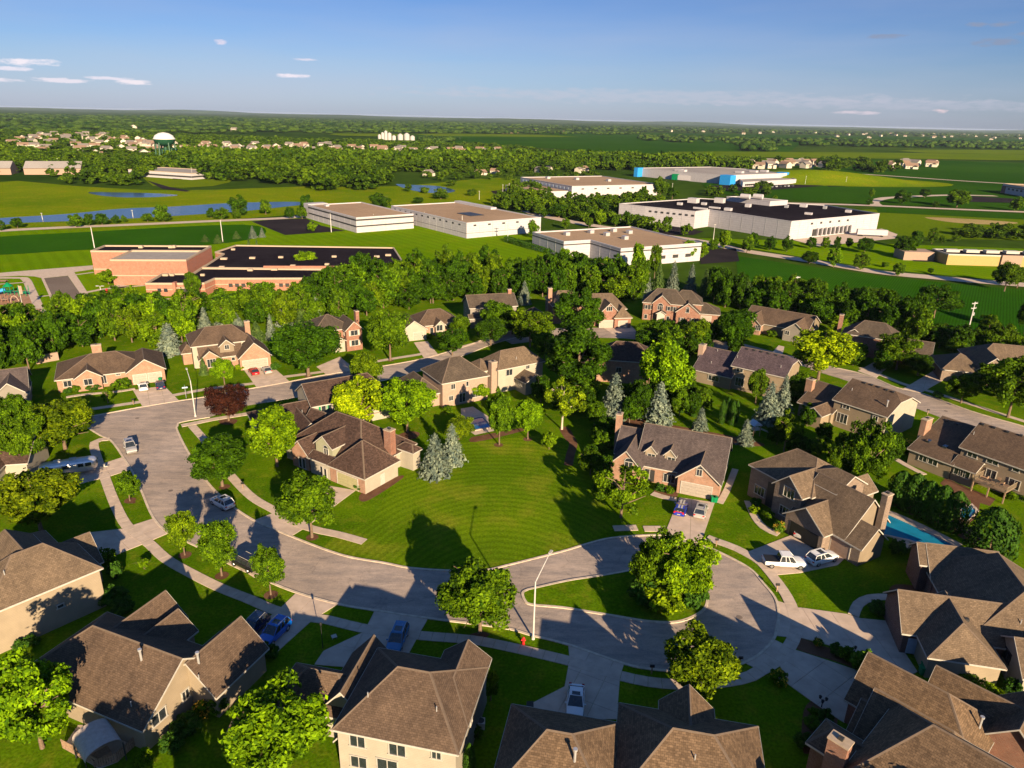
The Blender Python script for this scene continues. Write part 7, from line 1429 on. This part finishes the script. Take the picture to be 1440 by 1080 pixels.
def yardlamp(px, top, label, heads=1):
    P = G(*px); H = htop(P, *top) if top else 2.2; root = thing('yard_lamp', label, 'garden lamp', tuple(P)); b = MB(); b.tube((0, 0, 0), (0, 0, H), .06, .045, 8); b.build('post', M['black'], root)
    for k in range(heads):
        x = 0 if heads == 1 else math.cos(k * 2.1) * .35; y = 0 if heads == 1 else math.sin(k * 2.1) * .35; z = H + (.1 if heads == 1 else -.1)
        b = MB(); b.lathe([(.01, -.05), (.12, 0), (.16, .25), (.18, .27), (.02, .42)], (x, y, z), 8); b.build('lantern', M['black'], root)
        if heads > 1: b = MB(); b.tube((0, 0, H - .3), (x, y, z), .025, .025, 5); b.build('bracket', M['black'], root)
yardlamp((454, 912), (453.5, 880), 'black lamp post on the shaded lawn between the driveways'); yardlamp((1155, 995), (1155.5, 983), 'black three-globe lamp beside the bottom right driveway', 3); yardlamp((1200, 924), (1200, 912), 'black lamp post in the shrub strip between driveways')
# small things on the lawns
P = G(1097, 958); b = MB(); b.lathe([(.05, 0), (.25, .1), (.33, .35), (.22, .58), (.02, .66)], tuple(P), 12); tag(b.build('garden_globe', M['white'], smooth=True), 'white garden globe at the tip of the flower bed', 'ornament')
P = G(470, 897); root = thing('folding_chair', 'small white folded garden chair lying on the dark lawn', 'chair', tuple(P), .5)
b = MB(); b.box((0, 0, .25), (.6, .6, .05)); b.build('seat', M['white'], root)
for x in (-.25, .25):
    for y in (-.25, .25): b = MB(); b.tube((x, y, 0), (x, y, .25), .02, .02, 5); b.build('leg', M['white'], root)
# air conditioners
for x, y, lb in ((676, 1022, 'round-edged air conditioner beside the nearest house'), (1286, 648, 'air conditioner at the deck house wall'), (1420, 957, 'air conditioner at the white wall, right edge')):
    P = G(x, y); root = thing('air_conditioner', lb, 'air conditioner', tuple(P)); b = MB(); b.box((0, 0, .42), (.85, .85, .8)); b.build('cabinet', M['lampw'], root); b = MB(); b.tube((0, 0, .82), (0, 0, .87), .36, .36, 14); b.build('fan_grille', M['dark'], root)
# manholes and kerb drains
for i, (x, y, lb) in enumerate(((193, 588, 'iron manhole cover in the street before the ranch house'), (240, 690, 'iron manhole cover in the bend of the curved street'), (690, 838, 'iron manhole cover in the street left of the island tip'), (1040, 868, 'iron manhole cover in the turning circle'), (1330, 578, 'iron manhole cover in the right-hand street'))):
    P = G(x, y, .05); b = MB(); b.tube((P[0], P[1], .046), (P[0], P[1], .06), .38, .38, 16); tag(b.build('manhole_cover', M['asphg']), lb, 'manhole cover')
# swimming pools
def pool(name, label, px, mat, rim=.5):
    P = pxpath(px); c = sum(P) / len(P); a = sum(P[i][0] * P[(i + 1) % len(P)][1] - P[(i + 1) % len(P)][0] * P[i][1] for i in range(len(P))); P = P[::-1] if a < 0 else P
    root = thing(name, label, 'swimming pool', (c[0], c[1], 0)); Q = [p - c for p in P]; b = MB(); b.face([(q[0], q[1], .07) for q in Q]); b.build('water', M[mat], root)
    O = [q + q / np.linalg.norm(q) * rim for q in Q]; b = MB()
    for i in range(len(Q)):
        j = (i + 1) % len(Q); b.face([(*Q[i], .2), (*O[i], .2), (*O[j], .2), (*Q[j], .2)][::-1]); b.face([(*O[i], 0), (*O[j], 0), (*O[j], .2), (*O[i], .2)]); b.face([(*Q[j], .06), (*Q[i], .06), (*Q[i], .2), (*Q[j], .2)])
    b.build('coping', M['walk'], root); return root
strip('pool_deck', [(1240, 720), (1252, 722), (1290, 738), (1350, 768)], 1.6, 'walk', .05); sheet('pool_deck', [(1256, 754), (1278, 762), (1284, 772), (1268, 772), (1256, 764)], 'walk', .06)
pool('swimming_pool', 'long turquoise swimming pool behind the brown brick house', [(1240, 752), (1248, 724), (1275, 736), (1340, 767), (1312, 772), (1278, 760)], 'pool')
sheet('pool_terrace', [(1345, 690), (1380, 700), (1375, 725), (1362, 738), (1348, 735), (1340, 705)], 'mulch', .045); pool('swimming_pool', 'small bright swimming pool with handrail below the raised deck', [(1352, 714), (1366, 711), (1373, 720), (1362, 732), (1352, 730)], 'pool')
sheet('pool_terrace', [(648, 575), (665, 572), (690, 588), (700, 605), (668, 612), (650, 600)], 'walk', .05); pool('swimming_pool', 'deep blue backyard pool beside the stucco house', [(654, 592), (678, 587), (690, 601), (664, 606)], 'pool2')
P = G(1366, 718, .2); root = thing('pool_handrail', 'white looped handrail at the steps of the small pool', 'handrail', tuple(P))
for s in (-.4, .4): b = MB(); b.tube((s, -.4, 0), (s, -.3, .8), .035, .035, 6); b.tube((s, -.3, .8), (s, .3, .7), .035, .035, 6); b.tube((s, .3, .7), (s, .4, 0), .035, .035, 6); b.build('rail', M['white'], root)
# raised deck behind the long tan house, in that house's frame
h = H15; dk = thing('raised_deck', 'raised wooden deck with railing, table and chairs below the tan-sided house', 'deck', tuple(h.p), h.h)
def deck(u0, v0, u1, v1, z):
    nb = int((v1 - v0) / .3)
    for k in range(nb): b = MB(); b.box(((u0 + u1) / 2, v0 + .15 + k * .3, z), (u1 - u0, .27, .06)); b.build('plank', M['wood'], dk)
    for x in (u0 + .1, (u0 + u1) / 2, u1 - .1): b = MB(); b.box((x, v0 + .1, z / 2), (.18, .18, z)); b.build('post', M['wood'], dk)
    for (a, c) in (((u0, v0), (u1, v0)), ((u1, v0), (u1, v1)), ((u0, v0), (u0, v1))):
        L = math.hypot(c[0] - a[0], c[1] - a[1]); an = math.atan2(c[1] - a[1], c[0] - a[0]); b = MB(); mx, my = (a[0] + c[0]) / 2, (a[1] + c[1]) / 2
        b.box((mx, my, z + 1.0), (L, .1, .08), an); b.box((mx, my, z + .15), (L, .06, .08), an)
        for k in range(int(L / .16)): t = (k + .5) / int(L / .16); b.box((a[0] + (c[0] - a[0]) * t, a[1] + (c[1] - a[1]) * t, z + .56), (.05, .05, .8), an)
        b.build('railing', M['beige'], dk)
deck(4.7, -3.6, 9.8, .2, 2.0)
tb = thing('patio_table', 'dark round table on the raised deck', 'table', tuple(h.w((7.4, -1.8, 2.03)))); b = MB(); b.tube((0, 0, .68), (0, 0, .74), .6, .6, 14); b.build('table_top', M['dark'], tb); b = MB(); b.tube((0, 0, 0), (0, 0, .68), .06, .06, 6); b.build('leg', M['dark'], tb)
for k in range(4):
    c = thing('patio_chair', ['north', 'south', 'left', 'right'][k] + '-side chair at the round table on the raised deck', 'chair', tuple(h.w((7.4 + math.cos(k * 1.57) * 1.0, -1.8 + math.sin(k * 1.57) * 1.0, 2.03))), h.h + k * 1.57); b = MB(); b.box((0, 0, .42), (.5, .5, .06)); b.build('seat', M['wood'], c); b = MB(); b.box((.24, 0, .7), (.05, .5, .5)); b.build('backrest', M['wood'], c)
    for x in (-.2, .2):
        for y in (-.2, .2): b = MB(); b.box((x, y, .2), (.05, .05, .4)); b.build('leg', M['dark'], c)
sheet('patio', [(1330, 672), (1350, 682), (1400, 702), (1392, 712), (1345, 697), (1322, 680)], 'mulch', .05)
# white canopy gazebo behind the lower-left house
P = G(143, 1068); hh = R(-21.5); cg = thing('patio_canopy', 'white curved canopy gazebo with posts on the patio, bottom left', 'gazebo', tuple(P), hh + 1.2); b = MB(); n = 12; wl, ll = 1.6, 1.8
for k in range(n):
    a, c = math.pi * k / n, math.pi * (k + 1) / n; f = lambda t: (-math.cos(t) * wl, 2.2 + math.sin(t) ** .8 * 1.0)
    (x0, z0), (x1, z1) = f(a), f(c); b.face([(x0, -ll, z0), (x0, ll, z0), (x1, ll, z1), (x1, -ll, z1)][::-1]); b.face([(x0, -ll, z0 - .05), (x0, ll, z0 - .05), (x1, ll, z1 - .05), (x1, -ll, z1 - .05)])
b.build('canopy', plain('canvas', (.42, .35, .31), .8), cg)
for x in (-wl, wl):
    for y in (-ll, ll): b = MB(); b.tube((x, y, 0), (x, y, 2.25), .06, .06, 6); b.build('post', M['dark'], cg)
b = MB(); b.box((0, 0, .4), (1.6, 1.0, .75)); b.build('table', M['wood'], cg)
# wooden fence and gate by that patio
fn = thing('picket_fence', 'low wooden picket fence around the canopy patio, bottom left', 'fence', tuple(G(88, 1052)), 0); A = G(88, 1052); 
pts = [G(88, 1052), G(140, 1080), G(165, 1072), G(200, 1040)]
for a, c in zip(pts, pts[1:]):
    L = np.linalg.norm(c - a); an = math.atan2(c[1] - a[1], c[0] - a[0]); m_ = (a + c) / 2 - A
    for z in (.3, .95): b = MB(); b.box((m_[0], m_[1], z), (L, .05, .1), an); b.build('rail', M['wood'], fn)
    k = int(L / .19)
    for i in range(k): p = a + (c - a) * (i + .5) / k - A; b = MB(); b.box((p[0], p[1], .6), (.13, .03, 1.15), an); b.build('picket', M['wood'], fn)
sheet('patio', [(88, 1052), (140, 1082), (166, 1072), (196, 1040), (150, 1020), (110, 1020)], 'walk', .05)
strip('side_fence', [(318, 1052), (333, 1018), (350, 990)], .12, 'wood', 0, 2, h=1.3, kind=None); o = [x for x in bpy.data.objects if x.name.startswith('side_fence')][0]; tag(o, 'weathered board fence between the two bottom left back gardens', 'fence')
# hedge-side wall of the ranch house
o = strip('retaining_wall', [(52, 512), (66, 509), (83, 506)], .5, 'pinkst', 0, 2, h=2.0, kind=None); tag(o, 'pale pink garden wall left of the ranch house roof', 'wall')
# children's play set on the back lawn
P = G(1060, 612); ps = thing('play_set', 'white and blue play set with slide behind the two-dormer house', 'play set', tuple(P), .3); b = MB(); b.box((0, 0, 1.4), (1.6, 1.6, .1)); b.build('platform', M['white'], ps); b = MB(); b.face([(-1, -1, 2.4), (1, -1, 2.4), (0, -1, 3.2)]); b.face([(-1, -1, 2.4), (0, -1, 3.2), (0, 1, 3.2), (-1, 1, 2.4)]); b.face([(0, -1, 3.2), (1, -1, 2.4), (1, 1, 2.4), (0, 1, 3.2)]); b.face([(1, 1, 2.4), (-1, 1, 2.4), (0, 1, 3.2)]); b.build('roof', M['bluewhite'], ps)
for x in (-.75, .75):
    for y in (-.75, .75): b = MB(); b.box((x, y, 1.2), (.12, .12, 2.5)); b.build('post', M['wood'], ps)
b = MB(); b.face([(.8, -.4, 1.4), (3.4, -.4, .2), (3.4, .4, .2), (.8, .4, 1.4)]); b.face([(.8, -.4, 1.4), (.8, -.4, 1.65), (3.4, -.4, .45), (3.4, -.4, .2)]); b.face([(.8, .4, 1.4), (3.4, .4, .2), (3.4, .4, .45), (.8, .4, 1.65)]); b.build('slide', M['white'], ps)
# school playground
P = G(14, 416); ps = thing('climbing_frame', 'green and blue climbing frame with curved slide in the school playground', 'playground', tuple(P), .1)
for x in (-1, 1, 3.4, 5.6):
    for y in (-1, 1): b = MB(); b.tube((x, y, 0), (x, y, 3.2), .1, .1, 6); b.build('post', M['greenbin'], ps)
for x, z in ((0, 1.6), (4.5, 1.2)): b = MB(); b.box((x, 0, z), (2.2, 2.2, .15)); b.build('platform', M['greenbin'], ps)
b = MB(); b.lathe([(1.5, 0), (.8, .7), (.01, 1.3)], (0, 0, 3.2), 8); b.build('roof', M['greenbin'], ps); b = MB(); b.tube((-1, 0, 2.2), (-3, -.6, 1.6), .55, .55, 10); b.tube((-3, -.6, 1.6), (-5.4, -1.8, .5), .55, .55, 10); b.build('tube_slide', M['bluewall'], ps); b = MB(); b.box((2.4, 0, 1.45), (1.8, .9, .1)); b.build('bridge', M['greenbin'], ps)
P = G(9, 425); ps = thing('climbing_frame', 'tan and red climbing frame at the lower edge of the school playground', 'playground', tuple(P), -.1)
for x in (-3, -.8, 1.4): 
    for y in (-.8, .8): b = MB(); b.tube((x, y, 0), (x, y, 2.4), .1, .1, 6); b.build('post', M['brickred'], ps)
for x in (-1.9, .3): b = MB(); b.box((x, 0, 1.1), (2.1, 1.7, .14)); b.build('platform', M['wood'], ps)
b = MB(); n = 12
for k in range(n): a, c = math.pi * k / n, math.pi * (k + 1) / n; b.tube((3 + math.cos(a) * 1.4, 0, math.sin(a) * 2.2), (3 + math.cos(c) * 1.4, 0, math.sin(c) * 2.2), .16, .16, 6)
b.build('arch_climber', M['pinkst'], ps)
for i, (x, y) in enumerate(((4, 397), (16, 434), (33, 437), (17, 449), (50, 438))):
    P = G(x, y); tb = thing('picnic_table', ['picnic table at the top left of the playground', 'picnic table at the playground edge, left of the flagpole', 'picnic table right at the flagpole', 'lowest picnic table by the paved yard', 'picnic table beside the diagonal path'][i], 'table', tuple(P), .1); b = MB(); b.box((0, 0, .75), (3.0, .9, .1)); b.build('table_top', M['wood'], tb)
    for s in (-1, 1): b = MB(); b.box((0, s * .8, .45), (3.0, .3, .08)); b.build('bench', M['wood'], tb); b = MB(); b.box((s * 1.0, 0, .37), (.1, 1.5, .74)); b.build('leg', M['dark'], tb)
# shed-like bike rack by the school path
P = G(150, 410); bk = thing('bike_rack', 'dark red rack beside the school path', 'rack', tuple(P), -1.1); b = MB(); b.box((0, 0, .6), (4, .2, .1)); b.build('top_rail', M['redpaint'], bk)
for k in range(8): b = MB(); b.box((-1.8 + k * .5, 0, .3), (.06, .5, .6)); b.build('upright', M['redpaint'], bk)
# ---------------------------------------------------------------- water tower
P = G(236, 232); wt = thing('water_tower', 'green water tower with white domed top, upper left', 'water tower', tuple(P)); H = htop(P, 236, 186); r_ = 14.5 * dist(P) / F
dg = plain('dark_green_steel', (.012, .06, .03), .5)
b = MB(); zt = H; b.lathe([(r_ * .0 + .01, zt), (r_ * .45, zt - r_ * .08), (r_ * .8, zt - r_ * .28), (r_, zt - r_ * .62)][::-1], n=24); b.build('tank_roof', plain('white_tank_paint', (.55, .53, .5), .5), wt, smooth=True, weld=True)
b = MB(); b.lathe([(.01, zt - r_ * 1.3), (r_ * .5, zt - r_ * 1.2), (r_ * .88, zt - r_ * .95), (r_, zt - r_ * .62)], n=24); b.build('tank_bowl', dg, wt, smooth=True, weld=True)
b = MB(); b.tube((0, 0, 0), (0, 0, zt - r_ * 1.25), r_ * .15, r_ * .15, 12); b.build('riser', dg, wt)
for k in range(6):
    a = k * math.pi / 3 + .3; b = MB(); b.tube((math.cos(a) * r_ * 1.0, math.sin(a) * r_ * 1.0, 0), (math.cos(a) * r_ * .82, math.sin(a) * r_ * .82, zt - r_ * .9), 1.0, .9, 8); b.build('leg', dg, wt)
b = MB()
for k in range(6):
    a, c = k * math.pi / 3 + .3, (k + 1) * math.pi / 3 + .3
    for f in (.4, .75): z = (zt - r_) * f; q = r_ * (1 - .15 * f); b.tube((math.cos(a) * q, math.sin(a) * q, z), (math.cos(c) * q, math.sin(c) * q, z), .3, .3, 5)
b.build('bracing', dg, wt)

# ---------------------------------------------------------------- evening haze over the plain
def haze():
    m = bpy.data.materials.new('haze'); m.use_nodes = True; t = m.node_tree; t.nodes.remove(t.nodes['Principled BSDF']); v = N(t, 'ShaderNodeVolumePrincipled')
    v.inputs['Color'].default_value = (.62, .76, 1, 1); v.inputs['Density'].default_value = HAZE; v.inputs['Anisotropy'].default_value = .1; t.links.new(v.outputs[0], t.nodes['Material Output'].inputs['Volume'])
    b = MB(); b.box((0, 21000, 29), (52000, 46000, 68)); o = b.build('haze', m); tag(o, kind='stuff')
HAZE = 2.0e-5
haze()
